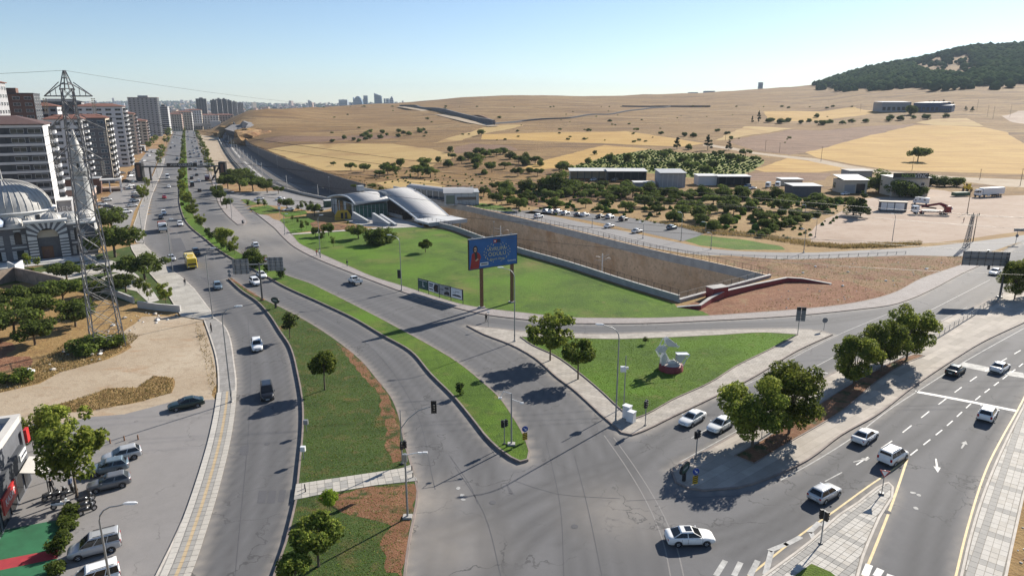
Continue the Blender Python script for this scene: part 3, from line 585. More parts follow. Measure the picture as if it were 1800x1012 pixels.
raised('pavement', gpoly(I4), .21, 'paving_band', 'kerb')
raised('lawn', gpoly(I3L, 1.5), .32, 'lawn', 'kerb', .15, .13, .03)
raised('planting_bed', gpoly(I4B, 1.5), .28, 'bare_soil', 'kerb', .15, .13, .03)
nside = gc(AR2[:-3], 2)
out_ = gc([(505, 408), (513, 413), (528, 429), (559, 444), (611, 467), (657, 487), (708, 503), (760, 520), (811, 535), (850, 542), (928, 551), (993, 558), (1057, 559.5), (1160, 559), (1250, 555), (1294, 552), (1403, 544), (1493, 534), (1565, 517), (1619, 490), (1692, 465)], 2)
k0 = min(range(len(nside)), key=lambda i: (Vector(nside[i]) - Vector(G(482, 401))).length)
raised('pavement', nside[k0:] + out_[::-1] + gc([(513, 413), (503, 400), (490, 388), (482, 386), (470, 379), (455, 377), (440, 367)], 2), .15, 'paving_pink', 'kerb')
LSW_R = [(285, 1130), (330, 1012), (358, 940), (385, 848), (401, 780), (412, 716), (416, 675), (413, 644), (401, 583), (390, 568), (376, 558)]
LSW_L = [(358, 563), (370, 597), (379, 628), (383, 664), (381, 712), (364, 783), (333, 885), (299, 962), (274, 1012), (225, 1130)]
LSW = gc(LSW_R, 2) + gc(LSW_L, 2)
raised('pavement', LSW, .14, 'paving_grey', 'kerb_pale')
PLZ = gp([(252, 428), (261, 437), (279, 455), (297, 473), (317, 485), (342, 508), (370, 545), (376, 557), (357, 562), (318, 556), (308, 540), (296, 520), (280, 500), (262, 480), (246, 462), (232, 440), (229, 431)])
raised('plaza', PLZ, .14, 'paving_plaza', 'kerb_pale')
raised('pavement', gc([(252, 427), (255, 400), (260, 372), (267, 345), (276, 323), (285, 301), (290, 278)], 3) + gc([(281, 278), (272, 302), (262, 324), (250, 352), (241, 378), (233, 410), (240, 427)], 3), .13, 'paving_grey', 'kerb_pale')
RSWP = gc(RSW, 2) + gp([(1735, 1130), (1771, 1012), (1779, 971), (1800, 875), (1830, 770), (1960, 520)])
raised('pavement', RSWP, .14, 'joint', 'kerb_pale')
raised('pavement', gpoly(I5, 2), .15, 'joint', 'kerb_pale')
sheet('lawn', gpoly([(1426, 993), (1459, 1007), (1475, 1020), (1380, 1080), (1330, 1080), (1398, 1013)], 1), .19, 'lawn')
sheet('lawn', gc([(514, 414), (528, 430), (559, 445), (611, 468), (657, 488), (708, 504), (760, 521), (811, 536), (850, 543), (928, 552), (993, 559), (1057, 560), (1160, 559.7), (1250, 556)], 2) + gp([(1235, 548), (1190, 541), (1186, 535), (1096, 506), (998, 473), (918, 449), (846, 427), (785, 405), (735, 400), (690, 401), (640, 406), (560, 410)]), .13, 'lawn')
for q in ([(505, 409), (501, 399), (492, 388), (495, 385), (537, 380), (556, 389), (545, 393), (552, 405), (512, 411)], [(424, 351), (433, 350.5), (451, 357.5), (452, 360), (436, 361)], [(438, 366), (471, 361), (489, 369), (491, 374), (457, 377.5)], [(492, 374), (536, 370), (541, 376), (503, 382.5)]):
    sheet('lawn', gp(q), .1, 'lawn')
for q in ([(545, 393), (556, 389), (600, 395), (640, 398), (636, 405), (553, 406)], [(1000, 372), (985, 371), (912, 358), (930, 352), (960, 362)]):
    sheet('bare_patch', rough(gp(q), 2, .8), .11, 'bare_soil')
for q, wd in (([(507, 412.5), (560, 409), (640, 403.5), (700, 400), (745, 398)], 2.2),):
    mb = strip(gc(q, 2), wd, .145, MB()); structure(mb.obj('footpath', 'paving_white'))
sheet('station_forecourt', gp([(640, 398), (700, 401), (745, 400), (730, 392), (700, 384), (660, 379), (600, 372), (592, 364), (577, 356), (590, 380), (620, 393)]), .1, 'concrete')
sheet('lawn', gp([(830, 363), (845, 357), (880, 362), (905, 371), (890, 372), (850, 367)]), .04, 'lawn')
# paving slabs one by one where the photograph shows them
def clip(poly, tile):
    out = list(poly); n = len(tile)
    for i in range(n):
        a, b = tile[i], tile[(i + 1) % n]; inp, out = out, []
        if not inp: break
        sd = lambda p: (b[0] - a[0]) * (p[1] - a[1]) - (b[1] - a[1]) * (p[0] - a[0])
        for j in range(len(inp)):
            p, q = inp[j - 1], inp[j]; sp, sq = sd(p), sd(q)
            if (sp >= 0) != (sq >= 0): t = sp / (sp - sq); out.append((p[0] + (q[0] - p[0]) * t, p[1] + (q[1] - p[1]) * t))
            if sq >= 0: out.append(q)
    return out
def slabs(parent, poly, ang, tw, tl, z, pick, limit=300, hgt=.03, gap=.035, org=None):
    poly = ccw(poly); ca, sa = math.cos(ang), math.sin(ang); o = org or poly[0]
    U = [((p[0] - o[0]) * ca + (p[1] - o[1]) * sa, -(p[0] - o[0]) * sa + (p[1] - o[1]) * ca) for p in poly]
    u0, u1, v0, v1 = min(p[0] for p in U), max(p[0] for p in U), min(p[1] for p in U), max(p[1] for p in U); cells = []
    for i in range(math.floor(u0 / tw), math.ceil(u1 / tw)):
        for j in range(math.floor(v0 / tl), math.ceil(v1 / tl)):
            g = gap / 2; t = [(i * tw + g, j * tl + g), ((i + 1) * tw - g, j * tl + g), ((i + 1) * tw - g, (j + 1) * tl - g), (i * tw + g, (j + 1) * tl - g)]
            c = clip(U, t)
            if len(c) < 3: continue
            ar = abs(sum(c[k - 1][0] * c[k][1] - c[k][0] * c[k - 1][1] for k in range(len(c)))) / 2
            if ar < tw * tl * .12: continue
            W = [(o[0] + p[0] * ca - p[1] * sa, o[1] + p[0] * sa + p[1] * ca) for p in c]
            cells.append((math.hypot(W[0][0], W[0][1]), W, pick(i, j)))
    cells.sort(key=lambda q: q[0]); rest = {}
    for k, (d, W, mt) in enumerate(cells):
        dz = random.uniform(-.006, .006)
        if k < limit: MB().prism(W, z, z + hgt + dz).obj('paving_slab', mt, parent)
        else: rest.setdefault(mt, MB()).prism(W, z, z + hgt + dz)
    if rest:
        mb = MB(); ms = list(rest)
        for i, mt in enumerate(ms): mb.add(rest[mt].v, rest[mt].f, i)
        tag(mb.obj('paving_slabs', ms, parent), kind='stuff')
def pick_panel(n, m):
    return lambda i, j: 'slab_grey' if (i % n == 0 or j % m == 0) else random.choice(['slab_white', 'slab_white', 'slab_cream'])
pv = [o for o in C.objects if o.name.startswith('pavement')]
pav_left, pav_right, pav_tri = pv[-4], pv[-2], pv[-1]
d_ = Vector(G(1687, 1012)) - Vector(G(1775, 758)); slabs(pav_right, offset(ccw(RSWP), .3), math.atan2(d_.y, d_.x), .92, .62, .126, pick_panel(6, 7), 280, .035)
d_ = Vector(G(1341, 1012)) - Vector(G(1540, 857)); slabs(pav_tri, offset(ccw(gpoly(I5, 2)), .3), math.atan2(d_.y, d_.x), .62, .62, .136, pick_panel(7, 6), 299, .035)
cw = thing('footway_strip', 'strip of grey paving slabs crossing the long green traffic island', 'footpath', (0, 0, 0))
XS = gp([(521, 856), (600, 844), (700, 829), (722, 822), (734, 850), (660, 858), (560, 875), (517, 884)])
MB().prism(ccw(XS), .1, .385, 0, bottom=True).obj('footway_base', 'joint', cw)
d_ = Vector(XS[2]) - Vector(XS[0]); slabs(cw, XS, math.atan2(d_.y, d_.x), .8, .8, .385, lambda i, j: random.choice(['slab_cream', 'slab_cream', 'slab_grey']), 260, .03)
# left pavement: two pale slab rows and a beige guide strip following the bend
midl = gc([(263, 1100), (309, 1012), (340, 930), (366, 850), (388, 765), (398, 700), (399, 655), (391, 610), (380, 575)], .8)
k = 0
for (q, d) in walk(midl[::1], .82):
    nn = Vector((-d.y, d.x))
    for off, wd, mt in ((1.02, .62, 'slab_white'), (.34, .5, 'slab_grey'), (-.06, .32, 'slab_beige'), (-.44, .4, 'slab_grey'), (-1.0, .62, 'slab_cream')):
        if k >= 295: break
        a, h = q + nn * off, .39
        W = [a + d * h + nn * wd / 2, a - d * h + nn * wd / 2, a - d * h - nn * wd / 2, a + d * h - nn * wd / 2]
        MB().prism([(p.x, p.y) for p in W], .12, .155 + random.uniform(-.004, .004)).obj('paving_slab', mt, pav_left); k += 1
# painted markings
mk = {'white_paint': MB(), 'worn_paint': MB(), 'yellow_paint': MB()}
def line(px, wd, mt='worn_paint', z=.034): strip(gc(px, 2), wd, z, mk[mt])
def dashes(px, wd, on, gap, mt='white_paint', z=.034):
    g = gc(px, .5)
    for q, d in walk(g, on + gap): strip([q, q + d * on], wd, z, mk[mt])
line([(1676, 1030), (1700, 930), (1734, 824), (1762, 768), (1788, 722), (1850, 600)], .2, 'yellow_paint')
line([(1595, 806), (1570, 880), (1545, 945), (1517, 1014)], .24, 'yellow_paint')
line([(1596, 806), (1560, 832), (1530, 852), (1468, 897), (1400, 945), (1350, 985), (1300, 1025)], .2, 'yellow_paint')
line([(1372, 844), (1430, 812), (1500, 768), (1560, 722), (1620, 683), (1700, 633), (1800, 577)], .14)
dashes([(1505, 817), (1560, 780), (1640, 718), (1720, 660), (1800, 612)], .15, 3.0, 3.4)
dashes([(1600, 800), (1660, 752), (1712, 705), (1760, 668), (1830, 615)], .15, 2.2, 1.8)
line([(1450, 846), (1480, 830)], .15)
line([(1215, 770), (1300, 722), (1403, 661), (1500, 610), (1620, 553), (1740, 492)], .13)
line([(1195, 812), (1290, 760), (1440, 674), (1560, 613), (1700, 540)], .12)
line([(1240, 700), (1320, 672), (1403, 624), (1470, 590), (1560, 552)], .1)
line([(1609, 688), (1690, 703), (1786, 722)], .8, 'white_paint')
line([(1690, 640), (1740, 650), (1800, 660)], 2.6, 'worn_paint', .03)
line([(1380, 640), (1420, 650), (1455, 656)], .5)
for a, b in (((1258, 1012), (1275, 985)), ((1290, 1012), (1302, 988)), ((1318, 1012), (1332, 985)), ((1345, 1010), (1356, 968)), ((1384, 955), (1352, 968)), ((1408, 943), (1380, 958)), ((1440, 918), (1422, 936)), ((1425, 935), (1432, 950)), ((1455, 912), (1446, 925))):
    strip(gp([a, b]), .5, .036, mk['worn_paint'])
for a, b in (((1520, 1012), (1528, 992)), ((1540, 1013), (1548, 1000)), ((1560, 1030), (1566, 1010)), ((1500, 1040), (1508, 1014))): strip(gp([a, b]), .6, .036, mk['white_paint'])
# turn arrows
def arrow(px, hd, L, mt='white_paint'):
    q = Vector(G(*px)); h = Vector(G(*hd)); d = (h - q).normalized(); n = Vector((-d.y, d.x))
    e = [q - n * .08, q + n * .08, q + n * .12 + d * L * .6, q + n * .36 + d * L * .6, q + d * L, q - n * .36 + d * L * .6, q - n * .12 + d * L * .6]
    mk[mt].prism(ccw([(p.x, p.y) for p in e]), .03, .037)
arrow((1645, 806), (1649, 834), 3.6); arrow((1690, 788), (1701, 770), 2.6, 'worn_paint'); arrow((1500, 812), (1525, 806), 2.6, 'worn_paint')
for p in ((1615, 870), (1610, 893), (1605, 866), (806, 858), (812, 870), (814, 878)):
    q = G(*p); mk['worn_paint'].prism(ccw([(q[0] + .35 * math.cos(a) * random.uniform(.5, 1), q[1] + .35 * math.sin(a) * random.uniform(.5, 1)) for a in np.linspace(0, 6.0, 7)]), .03, .037)
for mt, mb in mk.items(): structure(mb.obj('road_marking', mt))
pt = MB()
for q in ([(300, 420), (318, 418), (328, 440), (305, 445)], [(350, 486), (372, 490), (395, 500), (370, 502)], [(455, 862), (470, 862), (466, 884), (452, 884)], [(474, 862), (486, 862), (483, 884), (469, 884)], [(492, 861), (503, 861), (499, 882), (488, 882)], [(423, 785), (438, 782), (436, 800), (421, 800)], [(890, 850), (897, 858), (905, 870), (895, 868)]): pt.prism(ccw(gp(q)), .022, .028)
structure(pt.obj('road_patch', 'asphalt_dark'))
sm = MB()
for q in ([(800, 820), (850, 900), (885, 1030)], [(960, 775), (985, 890), (992, 1030)], [(905, 845), (980, 868), (1090, 876)], [(436, 560), (440, 640), (438, 740), (412, 1030)], [(1010, 800), (1035, 900), (1062, 1030)], [(790, 800), (830, 860), (840, 885)], [(660, 560), (780, 660), (870, 800)], [(500, 520), (640, 600), (730, 720), (765, 860)], [(1100, 880), (1320, 870)], [(620, 500), (800, 575), (960, 680)]): strip(gc(q, 2), .07, .032, sm)
for q in ((866, 883), (1010, 925), (640, 600), (470, 780), (1560, 900)): p = G(*q); sm.prism([(p[0] + .36 * math.cos(a), p[1] + .36 * math.sin(a)) for a in np.linspace(0, 5.8, 12)], .03, .036)
structure(sm.obj('road_seam', 'asphalt_dark'))
gv = MB()
for d_ in (0, 1.1): strip([(p[0] + d_, p[1] - d_ * .5) for p in gc([(1062, 765), (1100, 820), (1138, 885), (1165, 950), (1182, 1030)], 1)], .13, .03, gv)
structure(gv.obj('road_joint', 'asphalt_pale'))
# ================================================================ TREES AND PLANTS
def leaves(blobs, n, size, seed, bias, flat=.35, shell=.55):
    """many small folded leaf faces spread through the crown's blobs; bias = material weights"""
    r = np.random.RandomState(seed); B = np.array([b[:3] for b in blobs], float); Rr = np.array([b[3:6] for b in blobs], float)
    wgt = Rr.prod(1) ** (2 / 3); k = r.choice(len(blobs), n, p=wgt / wgt.sum())
    d = r.normal(size=(n, 3)); d /= np.linalg.norm(d, axis=1)[:, None]; rad = shell + (1.06 - shell) * r.rand(n) ** .6
    c = B[k] + d * Rr[k] * rad[:, None]
    nrm = d * (1 - flat) + r.normal(size=(n, 3)) * .55 + np.array([0, 0, flat]); nrm /= np.linalg.norm(nrm, axis=1)[:, None]
    t = np.cross(nrm, r.normal(size=(n, 3))); t /= np.linalg.norm(t, axis=1)[:, None]; b = np.cross(nrm, t)
    s = size * (.6 + .8 * r.rand(n))[:, None]
    v = np.stack([c - t * s * .62, c - b * s * .42 + nrm * s * .12, c + t * s * .62, c + b * s * .42 + nrm * s * .12], 1).reshape(-1, 3)
    nb = len(bias); pb = r.dirichlet(np.ones(nb) * 2.5, len(blobs)) * np.array(bias); pb /= pb.sum(1)[:, None]
    u = r.rand(n)[:, None]; mi = (u > np.cumsum(pb[k], 1)).sum(1).clip(0, nb - 1)
    return v, mi
def leaf_mesh(name, v, mi, mats):
    n = len(v) // 4; me = bpy.data.meshes.new(name); me.vertices.add(n * 4); me.loops.add(n * 4); me.polygons.add(n)
    me.vertices.foreach_set('co', v.ravel()); me.loops.foreach_set('vertex_index', np.arange(n * 4)); me.polygons.foreach_set('loop_start', np.arange(n) * 4)
    for m in mats: me.materials.append(M[m])
    me.polygons.foreach_set('material_index', mi.astype(np.int32)); me.update(calc_edges=True); return me
def blobs_for(kind, seed):
    r = random.Random(seed); out = []
    if kind == 'plane':     # tall spreading street plane, 10 m
        for i in range(40):
            h = r.uniform(2.4, 9.0); w_ = 4.3 * math.sin(PI * min(1, max(.12, (h - 1.6) / 8.6))) ** .7; a = r.uniform(0, 2 * PI); q = w_ * r.uniform(.35, .95)
            s = r.uniform(.9, 1.5); out.append((q * math.cos(a), q * math.sin(a), h, s, s, s * .85))
    elif kind == 'ball':    # clipped round crown on a thin trunk, 4.6 m
        for i in range(18):
            u, a = r.uniform(-.9, 1), r.uniform(0, 2 * PI); q = math.sqrt(1 - u * u) * 1.15; s = r.uniform(.55, .75); out.append((q * math.cos(a), q * math.sin(a), 3.25 + u * .95, s, s, s))
    elif kind == 'orchard': # low wide fruit tree, 5 m
        for i in range(20):
            a = r.uniform(0, 2 * PI); q = 3.0 * math.sqrt(r.random()); h = 3.1 + r.uniform(-1.3, 1.25) * (1 - q / 5); s = r.uniform(.75, 1.15); out.append((q * math.cos(a), q * math.sin(a), h, s, s, s * .8))
    elif kind == 'loose':   # airy young tree, 8 m
        for i in range(30):
            h = r.uniform(2.4, 7.7); w_ = 2.7 * math.sin(PI * min(1, max(.1, (h - 1.4) / 7))) ** .6; a = r.uniform(0, 2 * PI); q = w_ * r.uniform(.3, 1); s = r.uniform(.45, .9); out.append((q * math.cos(a), q * math.sin(a), h, s, s, s * 1.1))
    elif kind == 'sapling': # 4 m
        for i in range(9):
            h = r.uniform(1.7, 3.8); a = r.uniform(0, 2 * PI); q = r.uniform(.1, .6); s = r.uniform(.3, .5); out.append((q * math.cos(a), q * math.sin(a), h, s, s, s * 1.1))
    elif kind == 'bush':    # 2 m
        for i in range(14):
            a = r.uniform(0, 2 * PI); q = 1.3 * math.sqrt(r.random()); s = r.uniform(.45, .75); out.append((q * math.cos(a), q * math.sin(a), .55 + r.uniform(0, 1.0) * (1 - q / 2), s, s, s * .85))
    elif kind == 'pine':    # 9 m, dark
        for i in range(30):
            h = r.uniform(1.5, 8.8); w_ = 2.9 * (1 - (h - 1.2) / 8.6) ** .75; a = r.uniform(0, 2 * PI); q = w_ * r.uniform(.2, .9); s = r.uniform(.55, 1.0) * (.6 + .4 * w_ / 2.9); out.append((q * math.cos(a), q * math.sin(a), h, s, s, s * .7))
    elif kind == 'clump':   # dense rounded evergreen mass, 6 m
        for i in range(22):
            a = r.uniform(0, 2 * PI); q = 2.3 * math.sqrt(r.random()); s = r.uniform(.9, 1.3); out.append((q * math.cos(a), q * math.sin(a), 1.2 + r.uniform(0, 3.9) * (1 - q / 4), s, s, s))
    elif kind == 'tub':     # clipped cylinder hedge plant, 1.6 m
        for i in range(16):
            a = r.uniform(0, 2 * PI); q = .45 * math.sqrt(r.random()); out.append((q * math.cos(a), q * math.sin(a), r.uniform(.3, 1.35), .34, .34, .3))
    return out
KIND = {  # height, trunk height, trunk radius, leaf count, leaf size, materials, weights
 'plane': (10, 3.0, .17, 13000, .29, ('leaf_dark', 'leaf_mid', 'leaf_light'), (.6, 1.2, 1.3)), 'ball': (4.6, 2.6, .085, 3200, .22, ('leaf_dark', 'leaf_mid', 'leaf_light'), (1.1, 1.2, .5)),
 'orchard': (5, 2.0, .16, 3400, .32, ('leaf_dark', 'leaf_orchard', 'leaf_mid'), (1, 1.4, .6)), 'loose': (8.2, 3.6, .09, 4600, .27, ('leaf_dark', 'leaf_mid', 'leaf_light'), (.4, 1.1, 1.4)),
 'sapling': (4.2, 2.2, .04, 420, .26, ('leaf_dark', 'leaf_mid', 'leaf_olive'), (1, 1, .5)), 'bush': (2.1, .6, .06, 1300, .24, ('leaf_dark', 'leaf_mid', 'leaf_orchard'), (1.2, 1, .7)),
 'pine': (9.4, 2.0, .16, 3200, .32, ('leaf_pine', 'leaf_dark'), (1.4, .6)), 'clump': (6.2, 1.6, .2, 4200, .32, ('leaf_dark', 'leaf_mid', 'leaf_orchard'), (1.4, .8, .5)), 'tub': (1.7, .3, .05, 620, .17, ('leaf_dark', 'leaf_pine'), (1, 1))}
TM = {}
def tree_meshes(kind, v):
    k = (kind, v)
    if k in TM: return TM[k]
    H, th, tr_, n, sz, mats, bias = KIND[kind]; bl = blobs_for(kind, hash(kind) % 1 + v * 37 + len(kind) * 11); r = random.Random(v + 5)
    L, mi = leaves(bl, n, sz, v + len(kind), bias); crown = leaf_mesh(kind + '_crown', L, mi, mats)
    top = max(b[2] for b in bl); mb = MB(); bend = (r.uniform(-.15, .15), r.uniform(-.15, .15))
    base = [(0, 0, -.1), (bend[0] * .4, bend[1] * .4, th * .55), (bend[0], bend[1], th), (bend[0] * 1.4, bend[1] * 1.2, min(top, th + (top - th) * .55))]
    mb.tube(base, [tr_ * 1.25, tr_, tr_ * .85, tr_ * .3], 7)
    for b in r.sample(bl, min(9, len(bl))):
        z0 = r.uniform(th * .75, min(th * 1.25, top * .8)); mb.tube([(bend[0], bend[1], z0), (b[0] * .45, b[1] * .45, z0 + (b[2] - z0) * .55), (b[0] * .9, b[1] * .9, b[2])], [tr_ * .5, tr_ * .32, tr_ * .12], 5, 0, False)
    TM[k] = (crown, mb.mesh(kind + '_trunk', ['bark'])); return TM[k]
TREE_N = {'plane': 4, 'ball': 3, 'orchard': 5, 'loose': 2, 'sapling': 3, 'bush': 4, 'pine': 3, 'clump': 3, 'tub': 2}
_tc = [0]
def tree(kind, px, py, hpx, label, cat='tree', group=None, wf=1.0, name=None, variant=None, pos=None, z=None, hm=None):
    _tc[0] += 1; H = KIND[kind][0]
    X, Y, zz = pos if pos else T(px, py)
    if z is not None: zz = z
    d = Y * CP - (zz - CAM_H) * SP; h = hm or hpx * d / (FOC * .955); s = h / H; v = variant if variant is not None else _tc[0] % TREE_N[kind]
    cm, tm = tree_meshes(kind, v)
    t = thing(name or {'bush': 'bush', 'tub': 'clipped_shrub', 'pine': 'pine_tree', 'sapling': 'young_tree'}.get(kind, 'tree'), label, cat, (X, Y, zz), (_tc[0] * 2.4) % 6.28, group)
    t.scale = (s * wf, s * wf, s); link('trunk' if kind not in ('bush', 'tub') else 'stem', tm, t); link('crown' if kind not in ('bush', 'tub') else 'foliage', cm, t); return t
def many(kind, lst, label, cat='tree', group=None, wf=1.0, name=None, z=None):
    for q in lst: tree(kind, q[0], q[1], q[2], label, cat, group, q[3] if len(q) > 3 else wf, name, z=z)
# the six planes on the paved median and other trees one can point at
g = 'plane trees on the paved median'
tree('plane', 1322, 788, 128, 'leafy plane tree nearest the rounded nose of the paved median', 'tree', g, 1.0, 'plane_tree', 0, z=.2)
tree('plane', 1386, 764, 124, 'leafy plane tree rising just behind the one at the median nose', 'tree', g, .95, 'plane_tree', 1, z=.2)
tree('plane', 1500, 681, 90, 'wide plane tree in the middle of the median soil bed', 'tree', g, 1.0, 'plane_tree', 2, z=.2)
tree('plane', 1548, 655, 90, 'plane tree with its crown touching the last two on the soil bed', 'tree', g, .95, 'plane_tree', 3, z=.2)
tree('plane', 1593, 634, 96, 'plane tree at the far pointed end of the median soil bed', 'tree', g, .9, 'plane_tree', 0, z=.2)
tree('plane', 1783, 527, 66, 'plane tree by the fence right of the tall sign gantry post', 'tree', g, .95, 'plane_tree', 1, z=.2)
tree('plane', 1818, 520, 66, 'plane tree at the picture edge beyond the sign gantry', 'tree', g, 1, 'plane_tree', 2, z=.2)
tree('loose', 967, 635, 92, 'broad dark leafy tree on the triangular pavement beside the right road', 'tree', None, 1.25, z=.15)
tree('ball', 1016, 668, 70, 'dense ball shaped tree on the triangular pavement nearest the cabinets', 'tree', None, 1.0, z=.15)
tree('ball', 571, 689, 67, 'ball shaped tree in the middle of the long green island', 'tree', None, .95, z=.37)
tree('sapling', 510, 598, 48, 'thin young tree near the pointed end of the long green island', 'tree', None, 1.5, z=.37)
tree('ball', 561, 1001, 92, 'spreading round tree at the bottom of the green island', 'tree', None, 1.2, z=.37)
t = tree('ball', 581, 908, 42, 'small bright yellow green shrub beside the footway strip', 'shrub', None, 1.05, 'shrub', z=.37)
cm = t.children[1].data.copy() if t.children[1].name.startswith('crown') else t.children[0].data.copy()
for i in range(3): cm.materials[i] = M['leaf_bright']
for c in t.children:
    if c.name.startswith('crown'): c.data = cm
tree('ball', 520, 1040, 60, 'yellow green treetop cut by the bottom picture edge', 'tree', None, 1.3, z=.37)
tree('loose', 136, 874, 168, 'tall leafy tree shading the motorbikes by the shop', 'tree', None, .95, variant=0, z=.02)
tree('loose', 100, 800, 92, 'leafy tree between the shop corner and the tall shading tree', 'tree', None, 1.1, variant=1, z=.02)
tree('loose', 60, 792, 70, 'narrow tree right against the corner of the shop', 'tree', None, .9, variant=0, z=.02)
for q, l in (((126, 903, 19, 1.3), 'low bush nearest the parked motorbikes on the turf edge'), ((122, 917, 18, 1.3), 'low bush second along the turf edge'), ((118, 930, 17, 1.3), 'low bush third along the turf edge'), ((112, 966, 36, .8), 'large rounded bush covering the end of the red turf stripe'), ((99, 1006, 24, 1.0), 'bush at the lower corner of the green turf')):
    tree('bush', q[0], q[1], q[2], l, 'bush', 'bushes along the turf court', q[3])
many('orchard', [(26, 590, 58), (62, 606, 46, 1.15), (75, 558, 42, 1.15), (133, 574, 44, 1.1), (112, 535, 46, 1.0), (8, 556, 48), (40, 545, 44), (150, 555, 34), (-25, 600, 55), (-40, 560, 50), (-70, 585, 60)], 'low spreading pistachio tree in the red plot left of the pylon', 'tree', 'pistachio trees left of the pylon')
many('bush', [(160, 617, 30, 1.5), (200, 606, 22, 1.4), (140, 622, 20, 1.3), (46, 668, 26, 1.1), (4, 672, 20)], 'dark green scrub bush around the pylon feet', 'bush', 'scrub bushes around the pylon')
g = 'trees in the mosque garden'
for q, l in (((118, 492, 32, 1.25), 'rounded tree on the lawn before the mosque portal'), ((108, 518, 26, 1.3), 'bushy tree over the garden wall below the mosque'), ((49, 470, 24, .8), 'small pale tree left of the mosque portal'), ((66, 470, 20, .8), 'slim pale tree right beside the mosque portal steps'), ((58, 489, 18, .9), 'grey green shrubby tree at the garden wall'), ((198, 407, 42, 1.3), 'dense dark tree behind the minaret beside the sandy bank'), ((203, 452, 56, 1.1), 'tall light green tree right of the minaret'), ((255, 491, 46, 1.25), 'big grey green olive tree at the plaza edge'), ((261, 528, 32, .75), 'small tree beside the plaza garden path'), ((292, 534, 40, .95), 'round tree at the garden wall corner by the plaza'), ((222, 513, 32, 1.3), 'bushy tree under the olive in the mosque garden'), ((245, 515, 30, .8), 'slender tree between two garden trees by the plaza'), ((165, 520, 26, 1.2), 'low tree behind the pylon lattice'), ((185, 485, 22, 1.1), 'low tree beside the garden terrace'), ((150, 480, 18, 1.2), 'low hedge like tree by the mosque steps')):
    tree('orchard' if q[3] > 1 else 'loose', q[0], q[1], q[2], l, 'tree', g, q[3])
# median trees and tubs
many('loose', [(354, 404, 28, .95), (399, 442, 38, 1.35), (413, 449, 26, .9), (390, 434, 30, 1.2), (340, 384, 26, 1.2), (333, 374, 28, 1.2), (327, 362, 26, 1.1), (323, 349, 24, 1.1), (321, 338, 22, 1.1), (321, 327, 20), (322, 316, 19), (322, 306, 18), (322, 297, 17), (323, 288, 15), (323, 280, 14), (323, 273, 13), (323, 266, 12), (323, 260, 11), (323, 254, 10), (323, 248, 9), (324, 243, 8), (324, 238, 7), (324, 234, 7), (324, 230, 6)], 'leafy tree in the planted median of the boulevard', 'tree', 'trees in the boulevard median', z=.33)
for q in ((809, 697, 22, .95), (494, 491, 19, 1.1), (365, 415, 13, 1.1), (372, 422, 13, 1.1), (385, 428, 12, 1.1), (393, 438, 13, 1.1), (405, 444, 12, 1.1), (471, 480, 15, 1.1)):
    tree('tub', q[0], q[1], q[2], {809: 'dark clipped hedge plant near the nose of the grass median', 494: 'dark clipped hedge plant below the right hand sign board'}.get(q[0], 'dark clipped hedge plant between median trees'), 'shrub', 'clipped plants on the grass median', q[3], z=.33)
many('bush', [(444, 463, 26, .9), (455, 470, 26, .9)], 'dark shrub in front of the bare twiggy bush on the median', 'bush', 'dark shrubs on the median', z=.33)
t = thing('bare_bush', 'brown leafless twiggy bush on the median above the sign boards', 'bush', (*G(436, 455), .33)); mb = MB(); r = random.Random(4)
for i in range(110):
    a, e, L = r.uniform(0, 6.28), r.uniform(.5, 1.4), r.uniform(1.6, 3.2); d = Vector((math.cos(a) * math.cos(e), math.sin(a) * math.cos(e), math.sin(e))); k = d * L * .5 + Vector((r.uniform(-.2, .2), r.uniform(-.2, .2), 0)); mb.tube([(0, 0, 0), k, k + d * L * .5 + Vector((r.uniform(-.5, .5), r.uniform(-.5, .5), .2))], [.04, .025, .012], 3, 0, False)
mb.obj('twigs', 'twig', t)
many('loose', [(346, 236, 8), (348, 241, 9), (350, 246, 10), (353, 253, 11), (356, 260, 12), (358, 267, 13), (361, 275, 15), (364, 284, 16), (367, 294, 18), (371, 305, 18)], 'green tree on the verge beyond the black gantry', 'tree', 'trees on the right verge of the boulevard', 1.3)
many('orchard', [(380, 344, 20, .8), (388, 355, 22, .85), (399, 367, 20, .7)], 'brownish green tree on the narrow pavement by the bus lane', 'tree', 'trees on the narrow pavement')
many('orchard', [(401, 332, 24), (422, 336, 32, 1.15), (445, 337, 28, 1.1), (470, 339, 24, 1.1), (410, 320, 24, 1.1), (432, 318, 22), (490, 341, 14, .9)], 'olive green tree in the grove beside the station car park', 'tree', 'grove by the station car park')
g = 'young trees around the station'
many('sapling', [(436, 364, 13), (456, 367, 17), (466, 367, 17), (530, 371, 18), (537, 369, 15), (547, 369, 16), (531, 407, 19), (539, 403, 15), (565, 426, 18), (586, 434, 18), (568, 419, 14), (514, 390, 12, 1.4), (524, 394, 11, 1.4), (612, 398, 10), (524, 372, 12)], 'thin young tree on the grass around the station', 'tree', g, 1.3)
many('orchard', [(505, 368, 22, .95), (553, 380, 22, .9), (578, 415, 24, .75), (555, 417, 18, .7), (748, 444, 24, .75)], 'small round tree on the grass before the metro station', 'tree', g)
tree('clump', 664, 430, 38, 'big dense round bush on the lawn before the metro station', 'bush', None, 1.35, 'bush')
tree('clump', 682, 426, 32, 'dense bush joined to the big round bush on the lawn', 'bush', None, 1.0, 'bush')
tree('orchard', 630, 420, 26, 'small tree leaning on the big round lawn bush', 'tree', None, 1.0)
tree('sapling', 1134, 607, 14, 'tiny palm like plant at the back edge of the triangle lawn', 'plant', None, 2.0, 'plant', z=.22)
